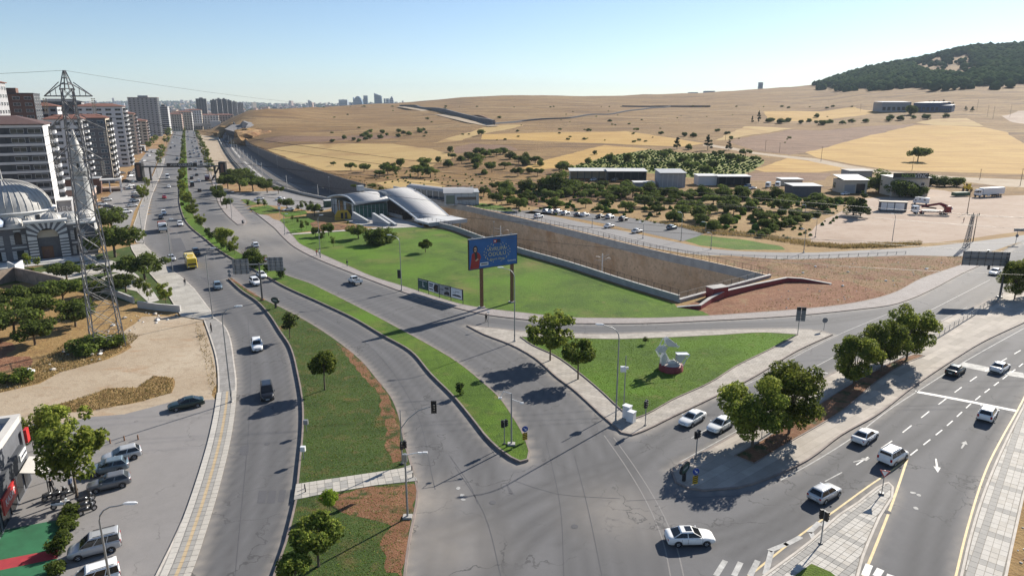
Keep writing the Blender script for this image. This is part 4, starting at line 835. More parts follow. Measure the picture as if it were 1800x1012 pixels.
# avenue trees on the left
many('loose', [(254, 354, 28, 1.0), (259, 331, 18), (283, 281, 19), (286, 271, 16), (293, 254, 15), (297, 243, 17), (274, 250, 13), (298, 231, 13), (250, 342, 18), (280, 290, 14), (262, 262, 14), (268, 255, 12)], 'green street tree on the left side of the boulevard', 'tree', 'street trees on the left of the boulevard', 1.15)
# orchard, scrub and belts on the right
def fill(poly, step, jitter, seed):
    r = random.Random(seed); xs, ys = [p[0] for p in poly], [p[1] for p in poly]; out = []; y = min(ys); row = 0
    while y < max(ys):
        x = min(xs) + (row % 2) * step / 2
        while x < max(xs):
            q = (x + r.uniform(-jitter, jitter), y + r.uniform(-jitter, jitter))
            if inside(np.array([q[0]]), np.array([q[1]]), poly)[0]: out.append(q)
            x += step
        y += step * .87; row += 1
    return out
r = random.Random(21)
for q in fill(zt([(865, 350), (905, 366), (1010, 370), (1110, 381), (1190, 394), (1250, 406), (1330, 413), (1390, 405), (1435, 388), (1470, 368), (1480, 356), (1400, 352), (1330, 347), (1230, 341), (1150, 346), (1050, 337), (980, 332), (900, 335)]), 12.2, 3.6, 3):
    if r.random() < .16: continue
    tree(r.choice(['orchard', 'orchard', 'orchard', 'clump']), 0, 0, 0, 'low green tree in the orchard between the car park and the sheds', 'tree', 'orchard behind the car park', r.uniform(1.05, 1.45), pos=(q[0], q[1], float(hz(*q))), hm=r.uniform(3.6, 5.8))
for q in fill(zt([(640, 306), (700, 300), (800, 300), (850, 308), (1000, 320), (1010, 300), (960, 294), (940, 282), (880, 268), (830, 268), (790, 282), (700, 293)]), 18, 6, 5):
    if r.random() < .2: continue
    tree(r.choice(['orchard', 'orchard', 'clump', 'clump']), 0, 0, 0, 'dark green tree scattered in the dry field left of the sheds', 'tree', 'trees in the dry field', r.uniform(.9, 1.3), pos=(q[0], q[1], float(hz(*q))), hm=r.uniform(4.5, 7.5))
for q in fill(zt([(566, 253), (600, 244), (680, 233), (750, 228), (762, 234), (690, 244), (612, 253)]), 21, 7, 6):
    tree('clump', 0, 0, 0, 'dark green bush in the tree belt across the hillside', 'tree', 'tree belt across the hillside', r.uniform(1, 1.5), pos=(q[0], q[1], float(hz(*q))), hm=r.uniform(3.5, 6))
for q in fill(zt([(1340, 216), (1400, 219), (1480, 221), (1540, 214), (1600, 212), (1700, 208), (1700, 204), (1600, 208), (1540, 209), (1480, 215), (1400, 213), (1340, 212)]), 26, 8, 8):
    tree('clump', 0, 0, 0, 'dark olive tree in the long belt below the blue factory', 'tree', 'long olive belt', r.uniform(1.1, 1.6), pos=(q[0], q[1], float(hz(*q))), hm=r.uniform(5, 9))
many('pine', [(1244, 264, 26, 1.1), (1190, 262, 22, 1.1), (1281, 264, 18, 1.2), (1333, 216, 20, .7), (1322, 217, 14, .6), (1512, 382, 46, 1.25)], 'dark conifer standing on the dry land', 'tree', 'dark conifers on the dry land')
many('clump', [(1105, 287, 22, .8), (1072, 285, 20, .9), (1034, 287, 12, 1.1), (1046, 272, 9), (949, 292, 14), (1210, 263, 12, 1.2), (1203, 240, 9, 1.2), (1219, 241, 10, 1.3)], 'round dark tree on the fields above the long shed', 'tree', 'round trees above the long shed')
for q, l in (((1545, 338, 46, 1.1), 'tallest dark tree between the garage and the crane building'), ((1580, 346, 36, 1.5), 'broad dark tree covering the lower front of the crane building'), ((1612, 347, 28, 1.3), 'dark tree at the right end of the crane building front'), ((1480, 336, 30, 1.0), 'dark tree left of the concrete garage'), ((1500, 378, 34, 1.1), 'dense bush beside the conifer on the dirt lot edge')): tree('clump', q[0], q[1], q[2], l, 'tree', 'trees around the crane building', q[3])
many('clump', [(1636, 326, 24, 1.3), (1660, 328, 22, 1.4), (1682, 328, 20, 1.3)], 'bushy tree in the row right of the crane building', 'tree', 'bushy row by the crane building')
many('clump', [(1455, 357, 14, 1.6), (1475, 357, 14, 1.6), (1493, 357, 14, 1.6)], 'clipped dark hedge shrub before the white parked car', 'bush', 'hedge before the garage', name='bush')
many('clump', [(960, 337, 34), (985, 340, 46, 1.2), (1012, 338, 26, 1.2), (925, 338, 30, 1.1), (890, 338, 26, 1.1), (1060, 334, 20, 1.3), (1100, 336, 24, 1.3), (1140, 341, 26, 1.2), (1180, 347, 22, 1.3), (1235, 348, 28, 1.3), (1268, 345, 24, 1.3), (1300, 348, 26, 1.3), (1335, 352, 24, 1.3), (1362, 350, 26, 1.2), (1420, 362, 18, 1.4)], 'dense dark tree hiding the foot of the sheds', 'tree', 'dense trees before the sheds')
many('clump', [(1345, 413, 16, 1.5), (1358, 406, 16, 1.5), (1372, 402, 17, 1.5), (1387, 397, 17, 1.5), (1402, 392, 16, 1.5), (1418, 387, 15, 1.5), (1434, 381, 14, 1.5), (1450, 372, 11, 1.5), (1338, 417, 12, 1.4)], 'dark shrub in the hedge along the edge of the dirt lot', 'bush', 'hedge along the dirt lot', name='bush')
tree('orchard', 1613, 284, 26, 'lone round tree in the middle of the golden field', 'tree', None, 1.0)
tree('orchard', 846, 239, 11, 'lone umbrella shaped tree on the pale hillside', 'tree', None, 1.0)
tree('clump', 792, 268, 13, 'lone round tree beside the reddish field', 'tree', None, .9)
tree('orchard', 1118, 232, 8, 'lone thin tree on the upper stubble slope', 'tree', None, .8)
tree('clump', 1435, 207, 9, 'lone dark tree in the strip field under the factory', 'tree', None, 1.1)
tree('clump', 1600, 202, 20, 'round dark tree in front of the blue factory', 'tree', None, 1.0)
many('orchard', [(697, 306, 14), (682, 308, 20, 1.1), (667, 312, 15), (617, 300, 14), (640, 303, 16), (757, 312, 18, 1.2), (735, 310, 20, 1.2), (795, 280, 12), (622, 332, 8), (655, 332, 10, 1.3), (670, 336, 8), (586, 292, 8)], 'green tree along the top of the far retaining wall', 'tree', 'trees along the far cutting')
many('orchard', [(873, 358, 22, .9), (912, 371, 24, .9), (893, 350, 18), (850, 345, 16), (872, 335, 16)], 'green tree on the grass by the station pavilion', 'tree', 'trees by the station pavilion')
r = random.Random(9)
k = 0
while k < 110:
    px, py = r.uniform(560, 1500), r.uniform(172, 252)
    X, Y, z = T(px, py)
    if Y > 3000 or Y < 520 or z < 3: continue
    k += 1; tree('bush', 0, 0, 0, 'small dark bush scattered over the bare hillside', 'bush', 'bushes scattered over the hillside', 1.2, pos=(X, Y, z), hm=r.choice([1.1, 1.5, 1.8, 2.4, 3.6]))
# forest on the hill, vines, tufts, stones: masses
def ico(n=1):
    b = bmesh.new(); bmesh.ops.create_icosphere(b, subdivisions=n, radius=1); v = np.array([q.co[:] for q in b.verts]); f = np.array([[q.index for q in p.verts] for p in b.faces]); b.free(); return v, f
def mass(name, pts, size, mats, seed, label, cat='vegetation', per=1):
    """joined rough crowns (a far mass nobody could count)"""
    v0, f0 = ico(); rr = np.random.RandomState(seed); n = len(pts); V = np.empty((n, len(v0), 3)); 
    for i, (x, y, z) in enumerate(pts):
        s = size * rr.uniform(.6, 1.35); V[i] = v0 * (1 + rr.uniform(-.28, .28, (len(v0), 1))) * (s, s, s * rr.uniform(.7, 1.0)) + (x, y, z + s * .55)
    me = bpy.data.meshes.new(name); F = (f0[None] + (np.arange(n) * len(v0))[:, None, None]).reshape(-1, 3)
    nf = len(F); me.vertices.add(n * len(v0)); me.loops.add(nf * 3); me.polygons.add(nf); me.vertices.foreach_set('co', V.ravel()); me.loops.foreach_set('vertex_index', F.ravel()); me.polygons.foreach_set('loop_start', np.arange(nf) * 3)
    for m in mats: me.materials.append(M[m])
    me.polygons.foreach_set('material_index', np.repeat(rr.randint(0, len(mats), n), len(f0)).astype(np.int32)); me.update(calc_edges=True)
    return tag(link(name, me), label, cat, None, 'stuff')
leaf_mat('leaf_forest', (.030, .050, .020), .05); leaf_mat('leaf_forest_light', (.050, .072, .026), .05)
leaf_mat('leaf_vine', (.068, .10, .016), .05); leaf_mat('leaf_vine_dark', (.05, .085, .02), .05)
for n_ in ('leaf_forest', 'leaf_forest_light', 'leaf_vine', 'leaf_vine_dark'): M[n_].node_tree.nodes['Principled BSDF'].inputs['Specular IOR Level'].default_value = 0; M[n_].node_tree.nodes['Principled BSDF'].inputs['Roughness'].default_value = 1
rr = np.random.RandomState(3); az = rr.uniform(_pa[-2] - .37, _pa[-1] + .02, 60000); yy = np.sqrt(rr.uniform(1150 ** 2, 2700 ** 2, 60000)); xx = az * yy; zz = hz(xx, yy)
dd = yy * CP - (zz - CAM_H) * SP; qx = 900 + FOC * xx / dd; qy = 506 - FOC * (yy * SP + (zz - CAM_H) * CP) / dd
low = np.interp(qx, [1452, 1470, 1500, 1600, 1700, 1800, 2100], [151, 153, 155, 155, 152, 147, 140]); Rm = np.interp(az, _pa, _R) + 160
ok = (qx > 1430) & (qy < low + 8) & (yy < Rm) & (((qx > 1450) & (qy < low)) | (rr.rand(60000) < .05)); ok &= ~(inside(qx, qy, [(1600, 118), (1650, 100), (1705, 95), (1708, 110), (1734, 128), (1690, 135), (1632, 131)]) & (rr.rand(60000) > .03))
pts = list(zip(xx[ok], yy[ok], zz[ok]))[:14000]
mass('forest', pts, 8.5, ['leaf_forest', 'leaf_forest_light', 'leaf_forest'], 4, 'dark pine forest covering the big hill', 'forest')
vp = zt([(992, 297), (1066, 276), (1142, 264), (1190, 269), (1300, 272), (1343, 283), (1325, 299), (1290, 311), (1203, 311), (1130, 302), (1070, 299)])
many('orchard', [(1130, 285, 16), (1165, 280, 14), (1175, 275, 14), (1200, 292, 18), (1230, 286, 16), (1215, 301, 20), (1250, 300, 18), (1285, 285, 16), (1300, 290, 14), (1262, 278, 14), (1310, 275, 14), (1180, 300, 16), (1240, 308, 18), (1080, 293, 12), (1150, 295, 12), (1328, 285, 12)], 'green tree standing among the vines', 'tree', 'trees among the vines')
vv = [(q[0], q[1], float(hz(*q)) - .2) for q in fill(vp, 4.2, 1.1, 2)]
mass('vines', vv, .85, ['leaf_vine', 'leaf_vine_dark', 'leaf_vine'], 6, 'rows of low green vines on the yellow green plot', 'vines')
rr = np.random.RandomState(5); q = fill(zt([(470, 330), (560, 318), (870, 372), (1190, 396), (1420, 428), (1500, 360), (1000, 318), (700, 300)]), 5, 2.4, 12)
mass('undergrowth', [(a, b, float(hz(a, b)) - .1) for a, b in q if not inside(np.array([a]), np.array([b]), TRENCH)[0] and rr.rand() < .35], .6, ['leaf_vine', 'leaf_vine_dark', 'leaf_vine_dark'], 8, 'low scrub undergrowth between the orchard trees', 'undergrowth')
def tufts(name, polys, n, h, mats, seed, label, z=0.0, wd=.05, spread=.35, cat='grass'):
    rr = np.random.RandomState(seed); P_ = []
    areas = [abs(sum(p[i - 1][0] * p[i][1] - p[i][0] * p[i - 1][1] for i in range(len(p)))) / 2 for p in polys]; tot = sum(areas)
    for p, a in zip(polys, areas):
        k = int(n * a / tot); xs, ys = [q[0] for q in p], [q[1] for q in p]; x, y = rr.uniform(min(xs), max(xs), k * 4), rr.uniform(min(ys), max(ys), k * 4); o = inside(x, y, p); P_.append(np.stack([x[o], y[o]], 1)[:k])
    c = np.concatenate(P_); k = len(c); a = rr.uniform(0, 2 * PI, k); hh = h * rr.uniform(.5, 1.3, k); off = rr.normal(size=(k, 2)) * spread * hh[:, None]
    w_ = np.stack([np.cos(a), np.sin(a)], 1) * (wd * rr.uniform(.6, 1.5, k))[:, None]
    z0 = np.full(k, z) if not callable(z) else z(c[:, 0], c[:, 1])
    v = np.empty((k, 3, 3)); v[:, 0, :2] = c - w_; v[:, 1, :2] = c + w_; v[:, 2, :2] = c + off; v[:, :2, 2] = z0[:, None]; v[:, 2, 2] = z0 + hh
    me = bpy.data.meshes.new(name); me.vertices.add(k * 3); me.loops.add(k * 3); me.polygons.add(k); me.vertices.foreach_set('co', v.ravel()); me.loops.foreach_set('vertex_index', np.arange(k * 3)); me.polygons.foreach_set('loop_start', np.arange(k) * 3)
    for m in mats: me.materials.append(M[m])
    me.polygons.foreach_set('material_index', rr.randint(0, len(mats), k).astype(np.int32)); me.update(calc_edges=True); return tag(link(name, me), label, cat, None, 'stuff')
isl = offset(ccw(gpoly(I1)), .5)
tufts('grass', [isl], 36000, .06, ['blade', 'blade', 'blade_dry'], 1, 'patchy mown grass on the long green traffic island', .365, .07, .8)
tufts('grass', [offset(ccw(gpoly(I0)), .5)], 24000, .06, ['blade', 'blade', 'blade'], 2, 'mown grass on the boulevard median', .325, .07, .8)
tufts('grass', [offset(ccw(gpoly(I3L)), .3)], 12000, .05, ['blade', 'blade'], 3, 'bright mown grass on the triangle lawn', .29, .08, .8)
wz = [zt(q) for q in ([(85, 716), (130, 702), (190, 682), (240, 681), (270, 660), (305, 664), (302, 690), (250, 705), (160, 722), (100, 726)], [(60, 640), (120, 600), (150, 590), (230, 585), (245, 590), (225, 610), (185, 632), (105, 655), (70, 672), (0, 690), (0, 668)], [(340, 560), (362, 590), (376, 640), (382, 690), (370, 695), (360, 640), (345, 590)])]
q = fill(zt([(865, 352), (905, 367), (1010, 371), (1110, 382), (1190, 394), (1250, 406), (1330, 413), (1390, 405), (1435, 388), (1480, 358), (1330, 347), (1230, 340), (1150, 344), (1050, 335), (980, 330), (900, 336)]), 4.6, 2.0, 31); mass('scrub', [(a, b, -.2) for a, b in q if rr.rand() < .42], 1.25, ['leaf_vine', 'leaf_vine_dark', 'leaf_vine_dark'], 18, 'dense green scrub filling the orchard behind the car park', 'scrub')
tufts('dry_weeds', wz, 11000, .26, ['straw', 'straw', 'blade_dry'], 5, 'dry yellow weeds on the waste ground around the pylon', 0, .06, .5, 'weeds')
tufts('dry_weeds', [zt(q) for q in ([(1190, 398), (1240, 411), (1330, 418), (1420, 433), (1425, 425), (1340, 412), (1250, 403), (1150, 390), (1100, 382)], [(1420, 432), (1480, 437), (1560, 435), (1620, 430), (1620, 426), (1480, 431), (1425, 427)], [(640, 338), (720, 345), (700, 334), (640, 330)])], 14000, .8, ['straw', 'straw', 'blade_dry'], 6, 'tall dry yellow grass along the car park and the dirt lot', 0, .12, .5, 'weeds')
tufts('dry_weeds', [zt([(1240, 557), (1294, 553), (1403, 545), (1493, 535), (1565, 518), (1619, 491), (1692, 466), (1692, 452), (1511, 452), (1300, 452), (1360, 486), (1500, 497)])], 3000, .2, ['blade_dry', 'blade_dry'], 7, 'thin dry grass on the brown slope beside the red ramp', 0, .07, .6, 'weeds')
v0, f0 = ico()
def stones(name, polys, n, s, mats, seed, label, z=0.0):
    rr = random.Random(seed); mb = MB()
    for p in polys:
        for q in fill(p, math.sqrt(abs(sum(p[i - 1][0] * p[i][1] - p[i][0] * p[i - 1][1] for i in range(len(p)))) / 2 / n * len(polys)), 2.5, seed):
            k = s * rr.choice([.4, .5, .6, .8, 1, 1.8]); mb.add([(q[0] + a[0] * k * rr.uniform(.7, 1.2), q[1] + a[1] * k * rr.uniform(.7, 1.2), z + a[2] * k * .6 + k * .2) for a in v0], [tuple(f) for f in f0], rr.randrange(len(mats)))
    return tag(mb.obj(name, mats), label, 'stones', None, 'stuff')
flat_mat('stone', (.45, .41, .36), .9, var=.3, scale=5, space='world'); flat_mat('litter_white', (.62, .61, .59), .8, var=.15, scale=5, space='world')
stones('rubble', [wz[1], zt([(130, 600), (215, 560), (260, 545), (330, 555), (250, 575), (200, 590)])], 70, .28, ['stone', 'litter_white', 'stone'], 3, 'scattered stones and litter on the waste ground by the pylon')
stones('rubble', [zt([(1250, 550), (1400, 542), (1500, 530), (1600, 490), (1680, 460), (1500, 455), (1400, 470), (1420, 490)])], 60, .22, ['litter_white', 'stone'], 4, 'pale litter and stones on the brown slope')
stones('rubble', [gp([(1778, 1012), (1800, 900), (1860, 760), (1900, 800), (1900, 1012)])], 60, .25, ['stone', 'litter_white'], 5, 'loose white stones on the bare ground beside the right pavement')
# ================================================================ BUILDINGS
flat_mat('wall_white', (.56, .56, .57), .8, var=.06, scale=.6); flat_mat('wall_cream', (.52, .45, .36), .8, var=.08, scale=.6); flat_mat('wall_grey', (.30, .30, .31), .8, var=.08, scale=.6); flat_mat('wall_dark', (.055, .06, .07), .8, var=.15, scale=.6); flat_mat('wall_slate', (.10, .105, .12), .85, var=.2, scale=.8); flat_mat('wall_brown', (.14, .075, .055), .8, var=.2, scale=.8); flat_mat('wall_pink', (.42, .31, .26), .8, var=.1)
flat_mat('roof_red', (.165, .066, .043), .85, var=.25, scale=1.5); flat_mat('roof_dark', (.09, .05, .045), .85, var=.25, scale=1.5); flat_mat('roof_grey', (.33, .34, .35), .6, .2, .12, .8); flat_mat('roof_white', (.52, .52, .51), .6, 0, .08, .8); flat_mat('window_dark', (.02, .024, .03), .15, 0, .2); flat_mat('window_blue', (.05, .08, .11), .12, 0, .2); flat_mat('frame_white', (.6, .6, .6), .6)
WIN = {}
def win_mesh(w_, h_, fr, gl):
    k = (round(w_, 2), round(h_, 2), fr, gl)
    if k not in WIN:
        m = MB(); m.box((0, -.05, 0), (w_, .14, h_), 0, 0); m.box((0, -.125, 0), (w_ - .18, .02, h_ - .18), 0, 1); m.box((0, -.14, 0), (.07, .02, h_ - .18), 0, 0); WIN[k] = m.mesh('window', [fr, gl])
    return WIN[k]
def apartment(label, c, yaw, W, D, n, wall, side, band, cols, scols, roof='roof_red', z0=0.0, fh=3.0, strip_=None, fr='frame_white', gl='window_dark', sep=True, balc=None, group='apartment blocks along the boulevard', hip=1.8, ww=.62, wh=1.5):
    """block whose front right corner stands at c; front looks along -y before turning by yaw; x runs left (negative) along the front"""
    t = thing('apartment_building', label, 'apartment block', (c[0], c[1], z0), yaw, group); H = n * fh + 1.2
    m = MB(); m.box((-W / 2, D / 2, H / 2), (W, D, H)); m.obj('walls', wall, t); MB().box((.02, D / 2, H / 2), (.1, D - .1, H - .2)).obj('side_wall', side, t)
    if strip_: MB().box((-W * strip_[0], -.1, H / 2), (W * strip_[1], .3, H + .4)).obj('stair_strip', 'wall_dark', t)
    for k in range(n + 1):
        z = k * fh + .35
        if band: MB().box((-W / 2, -.18, z + .35), (W, .4, .85)).obj('balcony_band', band, t)
    bulk = MB()
    for k in range(n):
        z = k * fh + 2.15
        for i in range(cols):
            x = -W * (i + .5) / cols
            if strip_ and abs(-x / W - strip_[0]) < strip_[1] / 2 + .25 / cols: continue
            w_ = W / cols * ww
            if sep: link('window', win_mesh(w_, wh, fr, gl), t, (x, -.03, z))
            else: bulk.box((x, -.05, z), (w_, .16, wh))
        for i in range(scols):
            y = D * (i + .5) / scols; w_ = D / scols * .5
            if sep: link('window', win_mesh(w_, wh, fr, gl), t, (.09, y, z), PI / 2)
            else: bulk.box((.1, y, z), (.16, w_, wh))
        if balc:
            for q in balc: MB().box((1.0, D * q, z - .95), (2.0, D * .24, 1.0)).obj('balcony', 'wall_white', t); MB().box((.95, D * q, z + .45), (1.7, D * .22, 1.3)).obj('balcony_recess', 'window_dark', t)
    if bulk.v: tag(bulk.obj('windows', gl, t), kind='stuff')
    if roof:
        if hip: e = .7; m = MB(); m.loft([[(e, -e, H), (e, D + e, H), (-W - e, D + e, H), (-W - e, -e, H)], [(e, -e, H + .25), (e, D + e, H + .25), (-W - e, D + e, H + .25), (-W - e, -e, H + .25)], [(-W * .25, D * .4, H + hip + .3), (-W * .25, D * .6, H + hip + .3), (-W * .75, D * .6, H + hip + .3), (-W * .75, D * .4, H + hip + .3)]], 0, False); r_ = m.obj('roof', roof, t); MB().box((-W * .4, D * .45, H + hip * .8), (1.2, 1.0, 1.8)).obj('chimney', 'wall_grey', r_)
        else: MB().box((-W / 2, D / 2, H + .2), (W + .6, D + .6, .45)).obj('roof', roof, t); MB().box((-W * .5, D * .5, H + 1.6), (W * .35, D * .35, 2.6)).obj('roof_house', wall, t)
    return t
def gxy(px, py): return G(px, py)
AY = math.atan2(.43, .90)      # the boulevard's direction, turned from straight ahead
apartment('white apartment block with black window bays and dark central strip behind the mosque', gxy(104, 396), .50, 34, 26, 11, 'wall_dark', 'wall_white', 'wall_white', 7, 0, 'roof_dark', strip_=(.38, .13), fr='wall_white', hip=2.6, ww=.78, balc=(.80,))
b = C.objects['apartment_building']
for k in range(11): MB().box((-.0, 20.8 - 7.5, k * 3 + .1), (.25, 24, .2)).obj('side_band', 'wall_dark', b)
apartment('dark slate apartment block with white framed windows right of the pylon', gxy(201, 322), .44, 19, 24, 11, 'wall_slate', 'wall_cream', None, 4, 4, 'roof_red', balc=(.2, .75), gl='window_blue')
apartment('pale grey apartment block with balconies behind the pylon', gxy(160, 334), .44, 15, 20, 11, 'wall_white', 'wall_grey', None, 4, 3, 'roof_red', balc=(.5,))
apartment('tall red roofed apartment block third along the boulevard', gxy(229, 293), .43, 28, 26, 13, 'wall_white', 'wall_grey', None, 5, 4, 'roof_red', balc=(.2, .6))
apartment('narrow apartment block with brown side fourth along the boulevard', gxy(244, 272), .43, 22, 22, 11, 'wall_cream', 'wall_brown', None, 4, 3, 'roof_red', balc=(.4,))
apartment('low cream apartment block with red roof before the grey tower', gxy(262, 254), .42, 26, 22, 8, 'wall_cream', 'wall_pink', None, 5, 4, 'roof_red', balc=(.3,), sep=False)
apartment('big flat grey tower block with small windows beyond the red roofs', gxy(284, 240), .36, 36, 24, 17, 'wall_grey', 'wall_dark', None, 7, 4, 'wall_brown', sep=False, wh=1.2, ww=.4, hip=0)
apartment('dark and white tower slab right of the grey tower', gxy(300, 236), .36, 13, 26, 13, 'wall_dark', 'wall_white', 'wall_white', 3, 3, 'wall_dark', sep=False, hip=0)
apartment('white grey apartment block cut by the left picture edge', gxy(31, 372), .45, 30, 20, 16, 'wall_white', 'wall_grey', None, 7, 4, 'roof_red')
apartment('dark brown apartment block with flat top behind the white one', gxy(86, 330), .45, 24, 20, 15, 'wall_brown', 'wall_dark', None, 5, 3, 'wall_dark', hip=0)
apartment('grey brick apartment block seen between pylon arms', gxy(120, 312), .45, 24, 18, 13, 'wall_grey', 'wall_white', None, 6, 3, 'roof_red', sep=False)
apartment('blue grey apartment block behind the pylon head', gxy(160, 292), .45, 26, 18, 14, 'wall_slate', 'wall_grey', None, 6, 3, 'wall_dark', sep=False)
for px, py, W, n, l, wl, sd, rf in ((322, 231, 26, 9, 'cream block with red roof left of the far overpass', 'wall_cream', 'wall_pink', 'roof_red'), (340, 229, 30, 10, 'cream and white striped block behind the far overpass', 'wall_cream', 'wall_white', 'roof_red'), (357, 228, 28, 11, 'pale block right behind the far overpass', 'wall_white', 'wall_cream', 'roof_red'), (386, 227, 34, 8, 'long pale block right of the far overpass', 'wall_white', 'wall_cream', 'roof_red'), (412, 226, 34, 8, 'red roofed block next to the cut hillside', 'wall_pink', 'wall_cream', 'roof_red')):
    apartment(l, gxy(px, py), .35, W, 20, n, wl, sd, None, 7, 4, rf, sep=False, group='blocks near the far overpass')
for i, (px, n) in enumerate(((366, 17), (384, 16), (393, 17), (402, 17), (410, 16), (419, 15), (430, 14))):
    az = (px - 900) / FOC / 1.03; Y = 1750 + i * 35; apartment('blue grey tower in the far cluster beyond the overpass', (az * Y, Y), .35, 15 if i else 24, 20, n + 1, 'wall_slate' if i < 5 else 'wall_grey', 'wall_grey', None, 4, 3, 'wall_slate', sep=False, group='far cluster of towers', hip=0, z0=4)
# shops and low buildings on the left of the avenue
def hut(name, label, cat, c, yaw, W, D, H, wall, roof, group=None, over=.4, z0=0):
    t = thing(name, label, cat, (c[0], c[1], z0), yaw, group); MB().box((-W / 2, D / 2, H / 2), (W, D, H)).obj('walls', wall, t); MB().box((-W / 2, D / 2, H + .12), (W + over * 2, D + over * 2, .25)).obj('roof', roof, t); return t
t = hut('shop', 'low grey showroom with pale roof edge beside the minaret', 'shop', gxy(131, 392), .5, 16, 10, 8, 'wall_grey', 'roof_white'); text('NOEM', t, (-3.6, -.1, 5.2), 2.6, 'print_white' if 'print_white' in M else 'wall_white', (PI / 2, 0, 0))
for k in range(3): MB().box((-3 - k * 4.6, -.05, 1.8), (3.4, .12, 2.6)).obj('shop_window', 'window_dark', t)
t = hut('shop', 'dark shop front with white canopy on posts by the avenue', 'shop', gxy(178, 340), .44, 14, 10, 7, 'wall_brown', 'roof_grey'); MB().box((4.5, 3, 6.2), (9, 7, .5)).obj('canopy', 'roof_white', t)
for x, y in ((8.5, 0), (8.5, 6), (4, 0)): MB().box((x, y, 3), (.5, .5, 6)).obj('canopy_post', 'wall_white', t)
for k in range(4): MB().box((-1.6 - k * 3.4, -.05, 2), (2.6, .12, 2.8)).obj('shop_window', 'window_dark', t)
t = hut('shop', 'cluttered low shop with grey roof in front of the slate block', 'shop', gxy(166, 358), .44, 12, 14, 6, 'wall_pink', 'roof_grey')
for k in range(3): MB().box((.05, 2.5 + k * 4.4, 2), (.12, 3.2, 2.8)).obj('shop_window', 'window_dark', t)
t = hut('terrace', 'pinkish paved terrace with low wall before the shops', 'terrace', gxy(212, 336), .44, 14, 11, 1.0, 'wall_brown', 'wall_pink', None, .1); MB().box((-7, -.3, 1.5), (14, .25, .8)).obj('low_wall', 'wall_cream', t)
t = hut('shop', 'low white roofed pavilion among parked cars up the avenue', 'shop', gxy(255, 266), .43, 22, 12, 4.5, 'wall_grey', 'roof_white')
for k in range(4): MB().box((-2.6 - k * 5.4, -.05, 1.8), (3.6, .12, 2.6)).obj('shop_window', 'window_dark', t)
# ---------------------------------------------------------------- mosque
flat_mat('stone_dark', (.12, .12, .128), .85, var=.2, scale=.9); flat_mat('stone_white', (.55, .545, .53), .8, var=.08, scale=.9); flat_mat('lead', (.40, .39, .37), .6, .08, .1, .6); flat_mat('door_wood', (.16, .075, .035), .6)
MX, MY = G(92, 459); t = mosque = thing('mosque', 'grey mosque with ribbed dome and black and white striped portal', 'mosque', (MX, MY, 0), .60)
MB().box((-4, 13.5, 4.6), (30, 22, 9.2)).obj('hall_walls', 'stone_dark', t); MB().box((-4, 13.5, 9.35), (31, 23, .5)).obj('hall_cornice', 'stone_white', t); MB().box((-4, 13.5, 9.75), (29, 21, .4)).obj('flat_roof', 'roof_grey', t)
# portal: piers, arch of alternating stones, recessed bay
def striped(x0, x1, z0, z1, y0, y1, n, nm):
    h = (z1 - z0) / n
    for k in range(n): MB().box(((x0 + x1) / 2, (y0 + y1) / 2, z0 + h * (k + .5)), (x1 - x0 + (.03 if k % 2 else 0), y1 - y0 + (.03 if k % 2 else 0), h)).obj(nm, 'stone_white' if k % 2 else 'stone_dark', t)
striped(-4.5, -2.5, 0, 6.4, 0, 2.6, 16, 'stone_course'); striped(2.5, 4.5, 0, 6.4, 0, 2.6, 16, 'stone_course')
NV = 19
for k in range(NV):
    a0, a1 = PI * k / NV, PI * (k + 1) / NV; ri = 2.5
    def ro(a): c, s = abs(math.cos(a)), math.sin(a); return min(4.5 / max(c, 1e-3), 4.0 / max(s, 1e-3))
    m = MB(); p = [(ri * math.cos(a0), ri * math.sin(a0)), (ro(a0) * math.cos(a0), ro(a0) * math.sin(a0)), (ro(a1) * math.cos(a1), ro(a1) * math.sin(a1)), (ri * math.cos(a1), ri * math.sin(a1))]; y0 = -.03 if k % 2 else 0
    m.add([(x, y0, 6.4 + z) for x, z in p] + [(x, 2.6, 6.4 + z) for x, z in p], [(0, 1, 2, 3), (7, 6, 5, 4), (0, 4, 5, 1), (1, 5, 6, 2), (2, 6, 7, 3), (3, 7, 4, 0)]); m.obj('voussoir', 'stone_dark' if k % 2 else 'stone_white', t)
MB().box((0, 1.3, 10.7), (9.8, 3.2, .6)).obj('portal_cornice', 'stone_white', t); MB().box((0, 2.3, 3.9), (5.2, .3, 7.8)).obj('portal_recess', 'stone_dark', t); MB().box((0, 2.1, 7.2), (4.6, .2, 1.9)).obj('tympanum', 'wall_cream', t); d = MB().box((-.6, 2.05, 1.9), (2.6, .25, 3.8)).obj('door', 'door_wood', t); MB().box((-.9, 1.9, 1.5), (1.2, .1, 2.8)).obj('door_leaf', 'wall_brown', d)
for s, xs in ((1, (6.8,)), (-1, (-6.6, -11.5, -16))):
    for x in xs:
        y = 2.44
        for z0, z1 in ((.9, 3.2), (4.9, 7.4)):
            wn = MB().box((x, y, (z0 + z1) / 2), (1.5, .12, z1 - z0)).obj('window', 'window_dark', t)
            if z0 > 4: m = MB(); m.add([(x + .75 * math.cos(a), y - .06, z1 + .75 * math.sin(a)) for a in np.linspace(0, PI, 10)], [tuple(reversed(range(10)))]); m.obj('window_arch', 'window_dark', wn)
            for k in range(6):
                zz = z0 + (z1 - z0) * (k + .5) / 6
                for q in (-1, 1): MB().box((x + q * 1.25, y, zz), (.9, .16, .24)).obj('white_course', 'stone_white', t)
        MB().box((x, y, 4.1), (3.3, .16, .35)).obj('white_course', 'stone_white', t); MB().box((x, y, 8.45), (1.6, .16, .3)).obj('white_course', 'stone_white', t)
